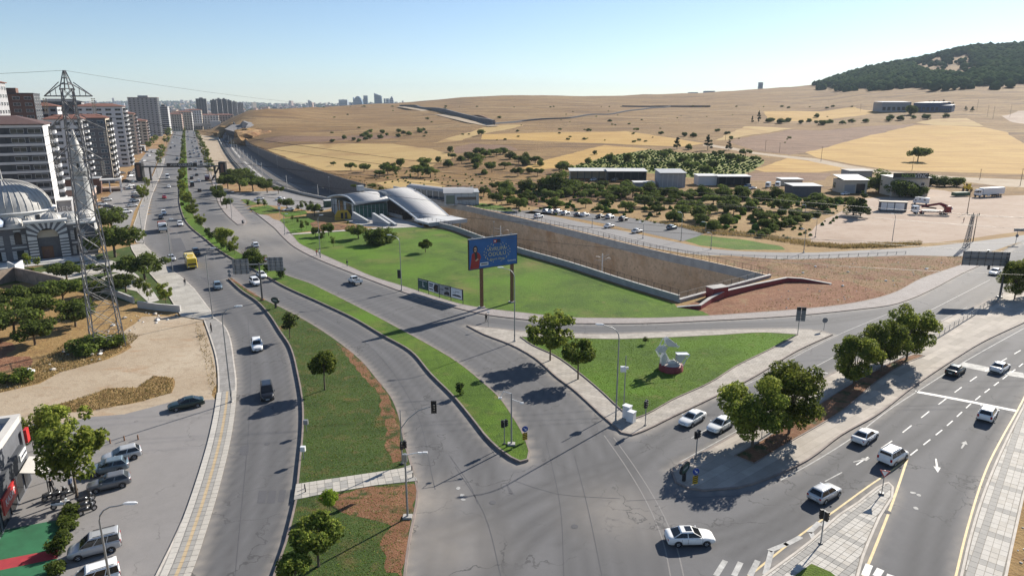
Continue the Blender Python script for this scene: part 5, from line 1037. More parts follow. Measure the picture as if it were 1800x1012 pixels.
MB().box((-19.05, 13.5, 4.6), (.3, 20, 9)).obj('side_wall', 'stone_dark', t); MB().box((-4, -.2, .25), (26, 5, .5)).obj('step', 'stone_white', t); MB().box((-4, -1.4, .12), (28, 6.5, .24)).obj('step', 'concrete_pale', t)
DX, DY, DR = -8.2, 15.0, 10.4
MB().lathe([(DR + .6, 9.9), (DR + .6, 12.6)], 48, (DX, DY, 0), 0, False).obj('drum', 'stone_white', t); MB().lathe([(DR + .6, 12.5), (DR + 1.0, 12.55), (DR + 1.0, 12.95), (DR, 13.0)], 48, (DX, DY, 0)).obj('drum_cornice', 'stone_white', t)
MB().lathe([(DR * math.cos(a), 12.9 + 8.0 * math.sin(a)) for a in np.linspace(0, PI / 2 * .995, 14)], 64, (DX, DY, 0)).obj('main_dome', 'lead', t)
for k in range(40):
    a = 2 * PI * k / 40; m = MB(); m.tube([(DX + (DR + .05) * math.cos(b_) * math.cos(a), DY + (DR + .05) * math.cos(b_) * math.sin(a), 12.95 + 8.05 * math.sin(b_)) for b_ in np.linspace(0, PI / 2 * .97, 9)], .08, 4, 0, False); m.obj('dome_rib', 'lead', t)
for k in range(24):
    a = 2 * PI * (k + .5) / 24; x, y = DX + (DR + .62) * math.cos(a), DY + (DR + .62) * math.sin(a); o = MB().box((0, 0, 0), (1.1, .12, 1.7)).obj('drum_window', 'window_dark', t, (x, y, 11.1), a + PI / 2)
MB().tube([(DX, DY, 20.8), (DX, DY, 22.0), (DX, DY, 24.4)], [.28, .22, .03], 8).obj('finial', 'lead', t)
def small_dome(x, y, r_, z, nm='small_dome'):
    MB().lathe([(r_ + .25, z - .9), (r_ + .25, z), (r_, z + .05)], 24, (x, y, 0), 0, False).obj('dome_base', 'stone_white', t); o = MB().lathe([(r_ * math.cos(a), z + r_ * .82 * math.sin(a)) for a in np.linspace(0, PI / 2 * .99, 9)], 28, (x, y, 0)).obj(nm, 'lead', t)
    for k in range(14): a = 2 * PI * k / 14; MB().tube([(x + (r_ + .02) * math.cos(b_) * math.cos(a), y + (r_ + .02) * math.cos(b_) * math.sin(a), z + (r_ * .82 + .02) * math.sin(b_)) for b_ in np.linspace(0, 1.45, 6)], .06, 4, 0, False).obj('dome_rib', 'lead', o)
    MB().tube([(x, y, z + r_ * .8), (x, y, z + r_ * .8 + 1.3)], [.1, .02], 6).obj('finial', 'lead', o)
for x, y, r_, z in ((1.4, 4.2, 2.6, 10.4), (5.5, 5.0, 2.2, 10.3), (9, 6.5, 2.3, 10.2), (-7.0, 4.2, 2.1, 10.3), (-4.0, 5.4, 1.6, 10.6), (9.3, 11, 2.3, 10.2)): small_dome(x, y, r_, z)
MB().lathe([(4.6 * math.cos(a), 9.9 + 3.4 * math.sin(a)) for a in np.linspace(0, PI / 2 * .99, 9)], 28, (-13.0, 4.6, 0)).obj('half_dome', flat_mat('lead_blue', (.16, .20, .28), .4, .4, .1) and 'lead_blue', t)
for x in (-10.5, -8, 2, 4): MB().box((x, 3.6, 10.2), (1.1, .8, 1.2)).obj('stepped_block', 'stone_dark', t)
# minaret, a separate tower beside the hall
X, Y = G(161, 438); Hm = hgt(161, 438, 226); t = thing('minaret', 'pale round minaret of the mosque rising behind the pylon lattice', 'minaret', (X, Y, 0), .5)
MB().box((0, 0, 3), (4.2, 4.2, 6)).obj('base', 'stone_white', t); flat_mat('stone_pale', (.38, .38, .375), .85, var=.12); MB().lathe([(2.4, 6), (2.15, 8.2), (2.05, Hm * .62)], 16, mi=0, smooth=False).obj('shaft', 'stone_pale', t); MB().lathe([(1.7, Hm * .62), (2.6, Hm * .66), (2.6, Hm * .69), (2.45, Hm * .69), (2.45, Hm * .665)], 16, smooth=False).obj('balcony', 'stone_pale', t); MB().lathe([(1.45, Hm * .66), (1.4, Hm * .80)], 16, smooth=False).obj('upper_shaft', 'stone_pale', t); MB().lathe([(1.7, Hm * .80), (0.02, Hm)], 16).obj('cone', 'lead', t)
for z in (12, 18, 24): MB().box((0, -1.75, z), (.5, .2, 1.4)).obj('slit_window', 'window_dark', t)
# garden walls and paths
def low_wall(name, label, px, h, th, mt, cap=None, group='walls around the mosque garden'):
    t = thing(name, label, 'wall', (0, 0, 0), 0, group); ln = gc(px, 3); secs = []; s2 = []; n = len(ln)
    for i, q in enumerate(ln):
        q = Vector(q); d = (Vector(ln[min(i + 1, n - 1)]) - Vector(ln[max(i - 1, 0)])).normalized(); nn = Vector((-d.y, d.x)) * th; b = q + nn; secs.append([(q.x, q.y, -.2), (q.x, q.y, h), (b.x, b.y, h), (b.x, b.y, -.2)]); e = nn * .2; s2.append([((q - e).x, (q - e).y, h + .005), ((q - e).x, (q - e).y, h + .1), ((b + e).x, (b + e).y, h + .1), ((b + e).x, (b + e).y, h + .005)])
    MB().loft(secs, 0, False).obj('wall', mt, t)
    if cap: MB().loft(s2, 0, False).obj('coping', cap, t)
    return t
flat_mat('wall_old', (.24, .19, .15), .95, var=.35, scale=.8, bump=.4)
low_wall('garden_wall', 'old brown stone wall below the mosque garden', [(-60, 512), (0, 500), (28, 493), (60, 500), (112, 513)], 3.2, .4, 'wall_old'); low_wall('garden_wall', 'white rendered wall section left of the mosque steps', [(16, 482), (30, 488), (44, 479)], 3.2, .4, 'wall_white')
low_wall('garden_wall', 'long low white wall along the garden path to the plaza', [(150, 508), (200, 520), (234, 533)], 1.3, .35, 'concrete_pale'); low_wall('garden_wall', 'low white wall at the plaza corner by the waste ground', [(242, 541), (280, 546), (317, 549)], 1.4, .4, 'concrete_pale')
structure(sheet('garden_path', gp([(60, 482), (110, 470), (160, 458), (190, 456), (214, 464), (232, 470), (222, 480), (190, 478), (150, 486), (100, 496), (70, 494)]), .05, 'paving_white')); structure(sheet('garden_path', gp([(176, 488), (215, 478), (232, 476), (262, 500), (280, 528), (262, 533), (240, 512), (200, 503)]), .055, 'paving_white'))
# ---------------------------------------------------------------- shop at the lower left
a, b = Vector(G(57, 842, .02)), Vector(G(6, 936, .02)); d = (b - a).normalized(); hs = hgt(57, 842, 738, .02)
t = thing('shop_building', 'grey corner shop building with red signs and pale roof parapet', 'shop', (a.x, a.y, .02), math.atan2(d.y, d.x)); L = (b - a).length + 9; Dp = 11
m = MB(); m.box((L / 2, -Dp / 2, hs / 2), (L, Dp, hs)); m.obj('walls', 'wall_slate', t); MB().box((-.05, -Dp / 2, hs * .66), (.2, Dp - .1, hs * .66)).obj('end_wall', 'wall_pink', t)
for p, dd in (((L / 2, -.3, hs + .35), (L + .3, .7, .7)), ((L / 2, -Dp + .3, hs + .35), (L + .3, .7, .7)), ((.2, -Dp / 2, hs + .35), (.7, Dp + .1, .69))): MB().box(p, dd).obj('parapet', 'concrete_pale', t)
MB().box((L / 2, -Dp / 2, hs + .05), (L - .8, Dp - 1.2, .1)).obj('roof_deck', 'roof_grey', t); MB().box((4.4, -1.9, hs + .6), (2.4, 1.6, 1.0)).obj('roof_unit', 'white_metal', t); MB().box((8, -5, hs + .5), (5, 3, .8)).obj('skylight', 'roof_white', t)
MB().box((L / 2 + 1, .25, hs * .62), (L - 2.2, .5, hs * .22)).obj('fascia', 'wall_dark', t); MB().box((.9, .55, hs * .80), (.9, .3, 1.5)).obj('sign', 'sign_red', t); MB().box((3.2, .56, hs * .64), (2.2, .12, .75)).obj('sign', 'print_white', t)
text('ŞARKÜTERİ', t, (3.2, .64, hs * .64), .38, 'print_navy', (PI / 2, 0, PI)); s_ = MB().box(((b - a).length - 1.4, .62, hs * .42), (4.2, .16, 1.7)).obj('sign', 'sign_red', t); text('KASAP', t, ((b - a).length - 1.4, .72, hs * .42), 1.0, 'print_white', (PI / 2, 0, PI))
for i, x in enumerate((1.6, 4.2, 6.8, 9.4, 12.0)): MB().box((x, .04, hs * .22), (1.9, .12, hs * .36)).obj('shop_window', 'window_dark', t)
for x in (.9, 2.6): MB().box((-.17, -x * 2.2, hs * .55), (.1, 1.1, 1.3)).obj('window', 'window_dark', t)
m = MB(); m.add([(.6, .3, 3.0), (4.4, .3, 3.0), (4.4, 2.6, 2.45), (.6, 2.6, 2.45), (.6, .3, 3.1), (4.4, .3, 3.1), (4.4, 2.6, 2.55), (.6, 2.6, 2.55)], [(3, 2, 1, 0), (4, 5, 6, 7), (0, 1, 5, 4), (2, 3, 7, 6), (1, 2, 6, 5), (3, 0, 4, 7)]); m.obj('awning', 'concrete_pale', t)
for x in (.7, 4.3): MB().box((x, 2.5, 1.25), (.08, .08, 2.5)).obj('awning_post', 'dark_steel', t)
# ---------------------------------------------------------------- metro station
flat_mat('station_roof', (.37, .37, .375), .75, 0, .06, .5, spec=.2); flat_mat('glass_green', (.05, .11, .09), .12, 0, .2); flat_mat('station_wall', (.40, .41, .42), .6, 0, .06); flat_mat('sign_amber', (.50, .33, .03), .6)
ax_ = Vector((.81, .586)).normalized(); sd = Vector((ax_.y, -ax_.x)); O = Vector(G(605, 336, 9.5))
t = station = thing('metro_station', 'metro station with big curved grey metal roof stepping down over the cutting', 'metro station', (O.x, O.y, 0), math.atan2(ax_.y, ax_.x))   # local x along the vault, local -y towards the camera
AP = 9.0
def zA(s): return (7.8 - 2.2 * (s / 9) ** 2 if s <= 9 else 5.6 - 4.0 * (s - 9) / 22) if s >= 0 else 7.8 - 2.4 * (-s / 17.5) ** 2
def zB(s): return AP - (AP - 1.6) * (max(0, s) / 31) ** 1.5 if s >= 0 else AP - 3.8 * (-s / 17) ** 2
def zs(x, s): f_ = min(1, x / 27); return zA(s) * (1 - f_) + zB(s) * f_
def vault(x0, x1, s0, s1, zf, th, nm, mt, n=26):
    m = MB(); ss = np.linspace(s0, s1, n); m.loft([[(x0, -s, zs(x0, s)), (x0, -s, zs(x0, s) - th), (x1, -s, zs(x1, s) - th), (x1, -s, zs(x1, s))] for s in ss], 0, True); o = m.obj(nm, mt, t)
    for p in o.data.polygons: p.use_smooth = abs(p.normal.x) < .5 and abs(p.normal.z) > .2
    return o
r1 = vault(0, 13.8, -17.5, 9, zs, .45, 'roof', 'station_roof'); r2 = vault(13.82, 27, -17.5, 31, zs, .45, 'roof', 'station_roof')
for x0, x1, s1, zf, par in ((0, 13.8, 9, zs, r1), (13.82, 27, 31, zs, r2)):
    for k in range(1, 12):
        x = x0 + (x1 - x0) * k / 12; m = MB(); m.tube([(x, -s, zs(x, s) + .03) for s in np.linspace(-17.2, s1 - .1, 24)], .022, 4, 0, False); m.obj('roof_seam', 'station_roof', par)
    for x, sa in (((x0 + .15, -17.5),) if x0 == 0 else ((x0 + .15, 9), (x1 - .15, -17.5))): m = MB(); m.tube([(x, -s, zs(x, s) - .1) for s in np.linspace(sa, s1, 30)], .25, 6, 0); m.obj('roof_edge', 'white_metal', par)
MB().box((20.4, -36, 1.35), (15, 11, .7)).obj('canopy', 'roof_white', t); MB().box((20.4, -41.4, 1.2), (15.2, .5, 1.3)).obj('canopy_edge', 'station_roof', t); MB().box((7.6, 2.5, AP + .9), (2.2, 2.2, 1.9)).obj('roof_vent', 'station_wall', t)
for x in (14.5, 20, 26):
    for s in (30, 34, 40): MB().box((x, -s, -5.6), (.5, .5, 13.4)).obj('column', 'concrete', t)
MB().box((7, -7.8, 2.4), (13.4, .3, 4.8)).obj('glass_front', 'glass_green', t)
MB().box((6.9, -9.02, 6.1), (13.7, .2, .5)).obj('eave_fascia', 'station_wall', t)
for k in range(9): MB().box((.6 + k * 1.6, -8.0, 2.4), (.12, .14, 4.8)).obj('mullion', 'station_wall', t)
MB().box((.4, 2, 2.8), (.4, 18, 5.6)).obj('end_wall', 'station_wall', t); MB().box((.15, -3, 3.0), (.1, 5.5, 4.6)).obj('end_glazing', 'window_dark', t); MB().box((.15, 5, 3.0), (.1, 6, 5.4)).obj('end_glazing', 'window_dark', t); MB().box((13.9, 3, 4.4), (.35, 20, 8.6)).obj('cross_wall', 'station_wall', t); MB().box((26.8, 3, 3), (.4, 20, 11)).obj('far_end_wall', 'station_wall', t); MB().box((13.5, 13.8, 1.5), (27, .4, 8)).obj('rear_wall', 'station_wall', t); MB().box((20, -4, 1.0), (12, .3, 9)).obj('glass_front', 'window_dark', t); MB().box((20.3, 3, -3), (12.8, 20, .4)).obj('concourse_floor', 'concrete', t)
for k in range(4): MB().box((.1, 12 - k * 6.2, 2.7), (.35, .35, 5.4)).obj('portal_column', 'white_metal', t)
# stairs with white parapets, amber kiosk
def wedge(nm, p, h, mt, w_=.35):
    m = MB(); a, b = Vector(G(*p[0])), Vector(G(*p[1])); d = (b - a).normalized(); n_ = Vector((-d.y, d.x)) * w_; m.loft([[(a.x, a.y, 0), (a.x, a.y, h[0]), ((a + n_).x, (a + n_).y, h[0]), ((a + n_).x, (a + n_).y, 0)], [(b.x, b.y, 0), (b.x, b.y, h[1]), ((b + n_).x, (b + n_).y, h[1]), ((b + n_).x, (b + n_).y, 0)]], 0, False); return m.obj(nm, mt)
for i, (p, h, l) in enumerate(((((620, 389), (646, 393)), (3.4, 1.0), 'white sloping stair parapet nearest the amber kiosk'), (((655, 393), (683, 398)), (3.8, 1.0), 'white sloping stair parapet in the middle of the station front'), (((668, 392), (694, 398)), (3.2, .8), 'white sloping stair parapet right of the station stairs'))): tag(wedge('stair_parapet', p, h, 'station_wall', 1.0), l, 'parapet', 'stair parapets of the station')
X, Y = G(603, 386); t = thing('ticket_kiosk', 'amber yellow rounded kiosk wall with a window at the station corner', 'kiosk', (X, Y, 0), .6); m = MB(); m.prism([(-3, -.3), (3, -.3), (3, .3), (-3, .3)], 0, 1.6); m.loft([[(-3, -.3, 1.6), (3, -.3, 1.6), (3, .3, 1.6), (-3, .3, 1.6)], [(-1.8, -.3, 3.5), (1.6, -.3, 3.5), (1.6, .3, 3.5), (-1.8, .3, 3.5)]], 0, False); m.obj('wall', 'sign_amber', t); MB().box((-.4, -.34, 1.5), (.9, .1, 2.2)).obj('opening', 'window_dark', t); MB().box((1.1, -.34, 1.5), (.9, .1, 2.2)).obj('opening', 'window_dark', t)
X, Y = G(583, 363); t = thing('kiosk', 'dark green kiosk with white roof beside the station car park', 'kiosk', (X, Y, 0), .6); MB().box((0, 0, 1.3), (6, 2.6, 2.6)).obj('walls', 'skip_green' if 'skip_green' in M else 'glass_green', t); MB().box((0, 0, 2.7), (6.4, 3.0, .2)).obj('roof', 'roof_white', t)
# corridor and pavilion on the other bank
X, Y = G(842, 360.5); t = thing('station_pavilion', 'grey station pavilion with barrel roof on the far bank of the cutting', 'pavilion', (X, Y, 0), .10); W, D, H = 14.5, 13, 5.2
MB().box((-W / 2, D / 2, H / 2), (W, D, H)).obj('walls', 'station_wall', t); m = MB(); m.loft([[(-W - .4, y, H + 1.6 * math.sin(PI * f_)) for f_, y in zip(np.linspace(0, 1, 9), np.linspace(-.5, D + .5, 9))], [(-2, y, H + 1.6 * math.sin(PI * f_)) for f_, y in zip(np.linspace(0, 1, 9), np.linspace(-.5, D + .5, 9))]], 0, False); m.obj('roof', 'station_roof', t); MB().box((-1, D / 2, H + .15), (2.4, D + .6, .3)).obj('flat_roof', 'roof_grey', t)
MB().box((-5.2, -.06, 2.9), (8, .14, 1.2)).obj('window_band', 'window_dark', t); MB().box((-12, -.06, 2.4), (3.5, .14, 3.6)).obj('glazing', 'glass_green', t)
for k in range(5): MB().box((-W * (k + .5) / 5, -.04, H / 2), (.06, .1, H)).obj('panel_joint', 'dark_steel', t)
a_, b_ = Vector(G(716, 343)), Vector(G(782, 352)); d_ = b_ - a_; t = thing('footbridge', 'glazed footbridge with rounded roof joining the station to the pavilion', 'footbridge', (a_.x, a_.y, 0), math.atan2(d_.y, d_.x)); Lb = d_.length + 6
MB().box((Lb / 2, 2.5, 1.9), (Lb, 4.6, 3.4)).obj('glazing', 'window_blue', t); MB().box((Lb / 2, 2.5, .0), (Lb, 5.2, .6)).obj('deck', 'concrete', t); m = MB(); m.loft([[(x, 2.5 - 2.9 * math.cos(PI * f_), 3.6 + 1.5 * math.sin(PI * f_)) for f_ in np.linspace(0, 1, 9)] for x in (0, Lb)], 0, False); m.obj('roof', 'station_roof', t)
for k in range(8): MB().box((Lb * (k + .5) / 8, .15, 1.9), (.25, .2, 3.4)).obj('mullion', 'white_metal', t)
# ---------------------------------------------------------------- pedestrian gantry and far overpass
A, B = Vector(G(248, 318)), Vector(G(394, 316)); d = B - A; L = d.length; t = thing('pedestrian_overpass', 'black pedestrian overpass with lift towers spanning the boulevard', 'overpass', (A.x, A.y, 0), math.atan2(d.y, d.x)); hb_ = hgt(247, 318, 294.5)
for x in (0, L): MB().box((x, 0, hb_ * .68), (3.6, 3.6, hb_ * 1.36)).obj('tower', 'black_metal', t); MB().box((x, -1.83, hb_ * .75), (1.5, .1, hb_ * .9)).obj('tower_glazing', 'wall_brown', t)
for x in (5.5, L - 4.5): MB().box((x, 0, hb_ / 2), (.7, 1.4, hb_)).obj('leg', 'black_metal', t)
MB().box((L / 2, 0, hb_ + .3), (L, 2.6, .7)).obj('deck', 'black_metal', t)
for y in (-1.3, 1.3):
    MB().box((L / 2, y, hb_ + 1.9), (L - 3, .08, .1)).obj('handrail', 'white_metal', t)
    for k in range(26): MB().box((2 + (L - 4) * k / 25, y, hb_ + 1.25), (.08, .08, 1.3)).obj('baluster', 'black_metal', t)
MB().box((L * .52, -1.45, hb_ + 1.3), (L * .36, .16, 2.0)).obj('name_panel', 'black', t); text('ASIM GÜZELBEY', t, (L * .52, -1.56, hb_ + 1.3), 1.7, 'frame_white', (PI / 2, 0, 0))
MB().bar((L - 6, -2, .2), (L - 1.5, -2, hb_), .7).obj('stair', 'black_metal', t); MB().box((L + 5, .5, hb_ * .3), (2.6, 2.6, hb_ * .6)).obj('lift_base', 'dark_steel', t)
az1, az2 = (298 - 900) / FOC / 1.03, (372 - 900) / FOC / 1.03; Yo = 1250; A, B = Vector((az1 * Yo, Yo)), Vector((az2 * Yo, Yo + 30)); d = B - A; L = d.length; t = thing('road_overpass', 'concrete overpass with arched openings crossing the far end of the boulevard', 'overpass', (A.x, A.y, 0), math.atan2(d.y, d.x))
MB().box((L / 2, 0, 8.0), (L + 30, 12, 4.2)).obj('deck', 'concrete', t); MB().box((L / 2, -6.3, 10.6), (L + 30, .4, 1.6)).obj('parapet', 'concrete_pale', t); MB().box((L * .93, -4, 10), (17, 10, 10)).obj('station_box', 'roof_white', t)
for x in (-6, L * .30, L * .40, L * .72): MB().box((x, 0, 3), (3, 11, 6)).obj('pier', 'concrete', t); MB().box((x, -2, 5.3), (7, 8, 1.4)).obj('haunch', 'concrete', t)
# ---------------------------------------------------------------- sheds and yards on the right
def shed(label, px0, px1, py, H, D, wall, roof, open_=0, rise=.8, cat='shed', z0=None, name='shed'):
    a, b = T(px0, py), T(px1, py); A, B = Vector(a[:2]), Vector(b[:2]); d = B - A; W = d.length; t = thing(name, label, cat, (A.x, A.y, min(a[2], b[2]) - .2), math.atan2(d.y, d.x), 'sheds and yards'); 
    MB().box((W / 2, D, H / 2), (W, .2, H)).obj('back_wall', wall, t)
    for x in (0.1, W - .1): MB().box((x, D / 2, H / 2), (.2, D, H)).obj('side_wall', wall, t)
    if not open_: MB().box((W / 2, .1, H / 2), (W - .4, .2, H)).obj('front_wall', wall, t)
    else:
        for k in range(open_ + 1): MB().box((W * k / open_ * .98 + W * .01, .2, H / 2), (.3, .3, H)).obj('post', 'dark_steel', t)
    m = MB(); m.loft([[(-.5, -.8, H + .05), (W + .5, -.8, H + .05), (W + .5, -.8, H + .25), (-.5, -.8, H + .25)], [(-.5, D + .5, H + rise), (W + .5, D + .5, H + rise), (W + .5, D + .5, H + rise + .2), (-.5, D + .5, H + rise + .2)]], 0, False); m.obj('roof', roof, t); return t, W
shed('long open shed with pale sheet roof, left part, behind the orchard', 1002, 1066, 317, 5.2, 10, 'wall_cream', 'roof_white', 5); shed('long open shed with white sheet roof, right part, behind the orchard', 1068, 1136, 319, 5.6, 10, 'wall_dark', 'roof_white', 5)
t, W = shed('tall pale metal shed with grey pitched roof and open right side', 1160, 1204, 330, 7.5, 14, 'wall_grey', 'roof_grey', 0, .9)
for k in range(5): MB().box((W * (k + .5) / 5, -.02, 3.7), (.12, .1, 7.3)).obj('cladding_joint', 'wall_white', t)
t, W = shed('low flat pale store left of the tall metal shed', 1115, 1150, 328, 2.2, 6, 'wall_grey', 'roof_white', 0, .2); shed('white walled store between the sheds and the caravans', 1227, 1260, 326, 5, 9, 'wall_white', 'roof_white', 0, .3); shed('dark open shelter beside the white store', 1262, 1318, 327, 5, 8, 'wall_dark', 'roof_white', 4, .3); shed('low beige flat roofed building right of the caravans', 1374, 1410, 326, 3.2, 8, 'wall_cream', 'roof_white', 0, .2); shed('dark grey block building above the hedge', 1393, 1442, 346, 5, 10, 'wall_slate', 'roof_grey', 0, .3)
t, W = shed('concrete garage with pale sheet roof and dark door by the crane yard', 1481, 1523, 340, 6.4, 11, 'wall_cream', 'roof_grey', 0, 1.6); MB().box((W * .72, -.03, 2.4), (W * .36, .14, 4.8)).obj('door', 'window_dark', t); MB().box((W * .28, -.03, 2.2), (W * .44, .12, 4.2)).obj('wall_panel', 'wall_grey', t)
t, W = shed('two storey concrete building with a black name board on its roof', 1567, 1630, 345, 8.6, 11, 'wall_cream', 'roof_grey', 0, .2, 'building', name='building'); MB().box((W * .45, -.3, 9.6), (W * .98, .3, 2.6)).obj('name_board', 'black', t)
text('NAOS', t, (W * .38, -.5, 9.6), 2.4, 'sign_yellowgreen' if flat_mat('sign_yellowgreen', (.22, .36, .05), .6) else '', (PI / 2, 0, 0)); text('VİNÇ', t, (W * .72, -.5, 9.6), 2.4, 'frame_white', (PI / 2, 0, 0))
for z in (2.2, 5.8):
    for k in range(4): link('window', win_mesh(1.6, 1.5, 'frame_white', 'window_dark'), t, (W * (k + .6) / 4.4, -.03, z))
t, W = shed('ruined grey concrete frame behind the garage', 1490, 1530, 332, 9, 9, 'wall_grey', 'concrete', 0, .2)
A, B = Vector(G(1545.5, 371)), Vector(G(1593, 373)); d = B - A; W = d.length; t = thing('prefab_cabin', 'long prefab cabin with three white panels standing on the dirt lot', 'cabin', (A.x, A.y, 0), math.atan2(d.y, d.x)); MB().box((W / 2, 1.5, 2.0), (W, 3, 3.4)).obj('body', 'wall_slate', t); MB().box((W / 2, 1.5, 3.8), (W + .6, 3.6, .25)).obj('roof', 'wall_cream', t); MB().box((W / 2, 1.5, .2), (W, 2.8, .3)).obj('skids', 'black', t)
for x, w_ in ((.15, .22), (.40, .24), (.73, .34)): MB().box((W * x, -.03, 2.0), (W * w_, .1, 2.9)).obj('panel', 'white_metal', t)
flat_mat('factory_blue', (.055, .085, .15), .6, .1, .1)
for px0, px1, py, H, l, wl, rf in ((1549, 1600, 197, 14, 'long pale blue factory hall on the hillside, left wing', 'wall_grey', 'factory_blue'), (1604, 1650, 197, 13, 'blue factory hall with white roof strip on the hillside', 'factory_blue', 'roof_white'), (1650, 1672, 197, 9, 'low blue annex at the right end of the hillside factory', 'factory_blue', 'factory_blue')):
    t, W = shed(l, px0, px1, py, H, 30, wl, rf, 0, 1.5, 'factory', name='factory')
    for k in range(6): MB().box((W * (k + .5) / 6, -.1, H * .35), (W * .1, .2, H * .35)).obj('window', 'window_dark', t)
for px, py, h, s in ((1632, 190, 12, 1), (1640, 190, 14, 1), (1649, 190, 13, 1.1), (1657, 191, 15, 1), (1666, 191, 13, 1.2), (1674, 192, 12, 1.1), (1697, 195, 8, 1.3), (1709, 196, 9, 1.4)): tree('pine', px, py, h, 'dark cypress like tree in the row behind the blue factory', 'tree', 'trees behind the blue factory', s)
# ---------------------------------------------------------------- hillside road wall, rock cut, far skyline
def hill_wall(label, px, h, name='hill_wall', mt='slate', up=0.0):
    pts = [T(*q) for q in px]; ln = resample([p[:2] for p in pts], 60); secs = []
    for i, q in enumerate(ln):
        d = (Vector(ln[min(i + 1, 59)]) - Vector(ln[max(i - 1, 0)])).normalized(); n_ = Vector((-d.y, d.x)); z = float(hz(*q)); hh_ = h if not callable(h) else h(i / 59); b = Vector(q) + n_ * 3; secs.append([(q[0], q[1], z - 2), (q[0], q[1], z + hh_), (b.x, b.y, z + hh_), (b.x, b.y, z - 2)])
    return tag(MB().loft(secs, 0, False).obj(name, mt), label, 'wall', 'walls and banks across the hills')
hill_wall('long dark retaining wall of the road climbing the hill on the skyline', [(702, 184), (730, 187), (760, 194), (800, 203), (830, 211), (866, 220)], lambda f_: 4 + 2 * f_); hill_wall('humped brown bank ending the hill road wall', [(815, 206), (840, 208), (868, 217)], lambda f_: 6 * math.sin(PI * (.1 + .8 * f_)), 'hill_bank', 'rust'); hill_wall('low dark bank running on across the hillside to the right', [(868, 219), (920, 214), (1000, 209), (1090, 199), (1180, 188)], 2)
hill_wall('low dark bank along the skyline above the stubble', [(1095, 168), (1160, 167), (1250, 164)], 2.5); 
structure(strip([T(*q)[:2] for q in ((702, 186), (740, 194), (790, 206), (830, 216), (868, 223))], 14, 0, MB()).obj('hill_road', 'dirt')); o = C.objects['hill_road']
for v in o.data.vertices: v.co.z = float(hz(v.co.x, v.co.y)) + .8
t = thing('rock_cut', 'bare rock cutting with grey scree beside the metro tracks', 'rock face', (0, 0, 0)); m = MB(); rr_ = random.Random(2)
for i, (px, py, w_, h) in enumerate(((408, 240, 26, 17), (418, 245, 22, 19), (428, 249, 20, 15), (438, 251, 22, 13), (402, 233, 26, 14), (450, 249, 26, 10))):
    X, Y = G(px, py); v0, f0 = ico(3); nz = lambda a: 1 + .45 * noise.fractal((a[0] * 1.7 + i * 7, a[1] * 1.7, a[2] * 1.7), 1, 2, 4); MB().add([(X + a[0] * w_ * nz(a), Y + 30 + a[1] * 45 * nz(a), a[2] * h * nz(a)) for a in v0], [tuple(f) for f in f0]).obj('rock', ('hill_grass', 'slate', 'hill_grass', 'scrub_soil', 'hill_grass', 'hill_grass')[i], t)
flat_mat('tower_glass', (.10, .15, .22), .25, .2, .1); flat_mat('tower_pale', (.28, .33, .38), .5, 0, .1)
for px0, px1, top, l, kind in ((597, 612, 176, 'squat pale tower at the left of the skyline cluster', 0), (616, 620, 181, 'very small block between two skyline towers', 0), (622, 638, 170, 'rounded sail shaped glass tower in the skyline cluster', 1), (640, 647, 169, 'slim straight tower in the skyline cluster', 0), (659, 672, 165, 'tallest slanted top glass tower in the skyline cluster', 2), (675, 678, 174, 'slender pale tower right of the tallest one', 0), (679, 684, 174, 'pale tower second right of the tallest one', 0), (686, 693, 170, 'pale rounded tower at the right end of the cluster', 1), (1330, 1337, 147, 'lone glass tower block on the right skyline', 0)):
    Y = 3900; x, y, dd = ray((px0 + px1) / 2, 187); az = x / y; W = (px1 - px0) / FOC * Y * .96; zt_ = 40 + (188 - top) / FOC * Y * .97; c = (az * Y, Y); t = thing('tower_block', l, 'tower', (c[0], c[1], 10), 0, 'towers on the skyline'); H = zt_ - 10; m = MB()
    if px0 == 1330: H += 0
    if kind == 0: m.box((0, 0, H / 2), (W, W * .7, H))
    else:
        prof = [(-W / 2, 0), (W / 2, 0)] + ([(W / 2 * math.cos(a), H * .35 + H * .65 * math.sin(a)) for a in np.linspace(.0, PI / 2 + .9, 9)] + [(-W / 2, H * .93)] if kind == 1 else [(W / 2, H * .84), (W * .1, H * .9), (-W / 2, H)]); n = len(prof); m.add([(p[0], -W * .3, p[1]) for p in prof] + [(p[0], W * .3, p[1]) for p in prof], [tuple(range(n)), tuple(reversed(range(n, 2 * n)))] + [(n + i, n + (i + 1) % n, (i + 1) % n, i) for i in range(n)])
    m.obj('walls', 'tower_pale' if px0 in (597, 675, 679, 686) else 'tower_glass', t); w_ = MB()
    for k in range(3, int(H / 9)): w_.box((0, -W * (.35 if kind == 0 else .3) - .2, k * 9), (W * .86, .3, 2.2))
    tag(w_.obj('window_bands', 'window_dark', t), kind='stuff')
rr = np.random.RandomState(8); m = MB()
for i in range(1500):
    Y = 2300 + 5200 * rr.rand(); az = rr.uniform(-.95, -.40 if Y < 2500 else .02); X = az * Y
    if Y < 2500 and az > -.44 + .00001 * Y: continue
    if Y < 2300: continue
    z = float(hz(X, Y)); h = rr.choice([9, 14, 20, 26, 30, 38], p=[.2, .25, .25, .15, .1, .05]); w_ = rr.uniform(12, 30)
    if Y > 4000 and h > 30 and rr.rand() < .5: h = 55
    a = rr.uniform(0, 1.5); k = int(rr.choice(5)); m.box((X, Y, z + h / 2), (w_, w_ * rr.uniform(.5, 1), h), a, k)
    if h < 28: m.box((X, Y, z + h + 1.2), (w_ * 1.05, w_ * .9, 2.4), a, 5, .4)
tag(m.obj('distant_city', ['wall_white', 'wall_cream', 'wall_grey', 'wall_slate', 'wall_pink', 'roof_red']), 'hazy far city of pale blocks covering the plain and the ridge', 'city', None, 'stuff')
pts = []
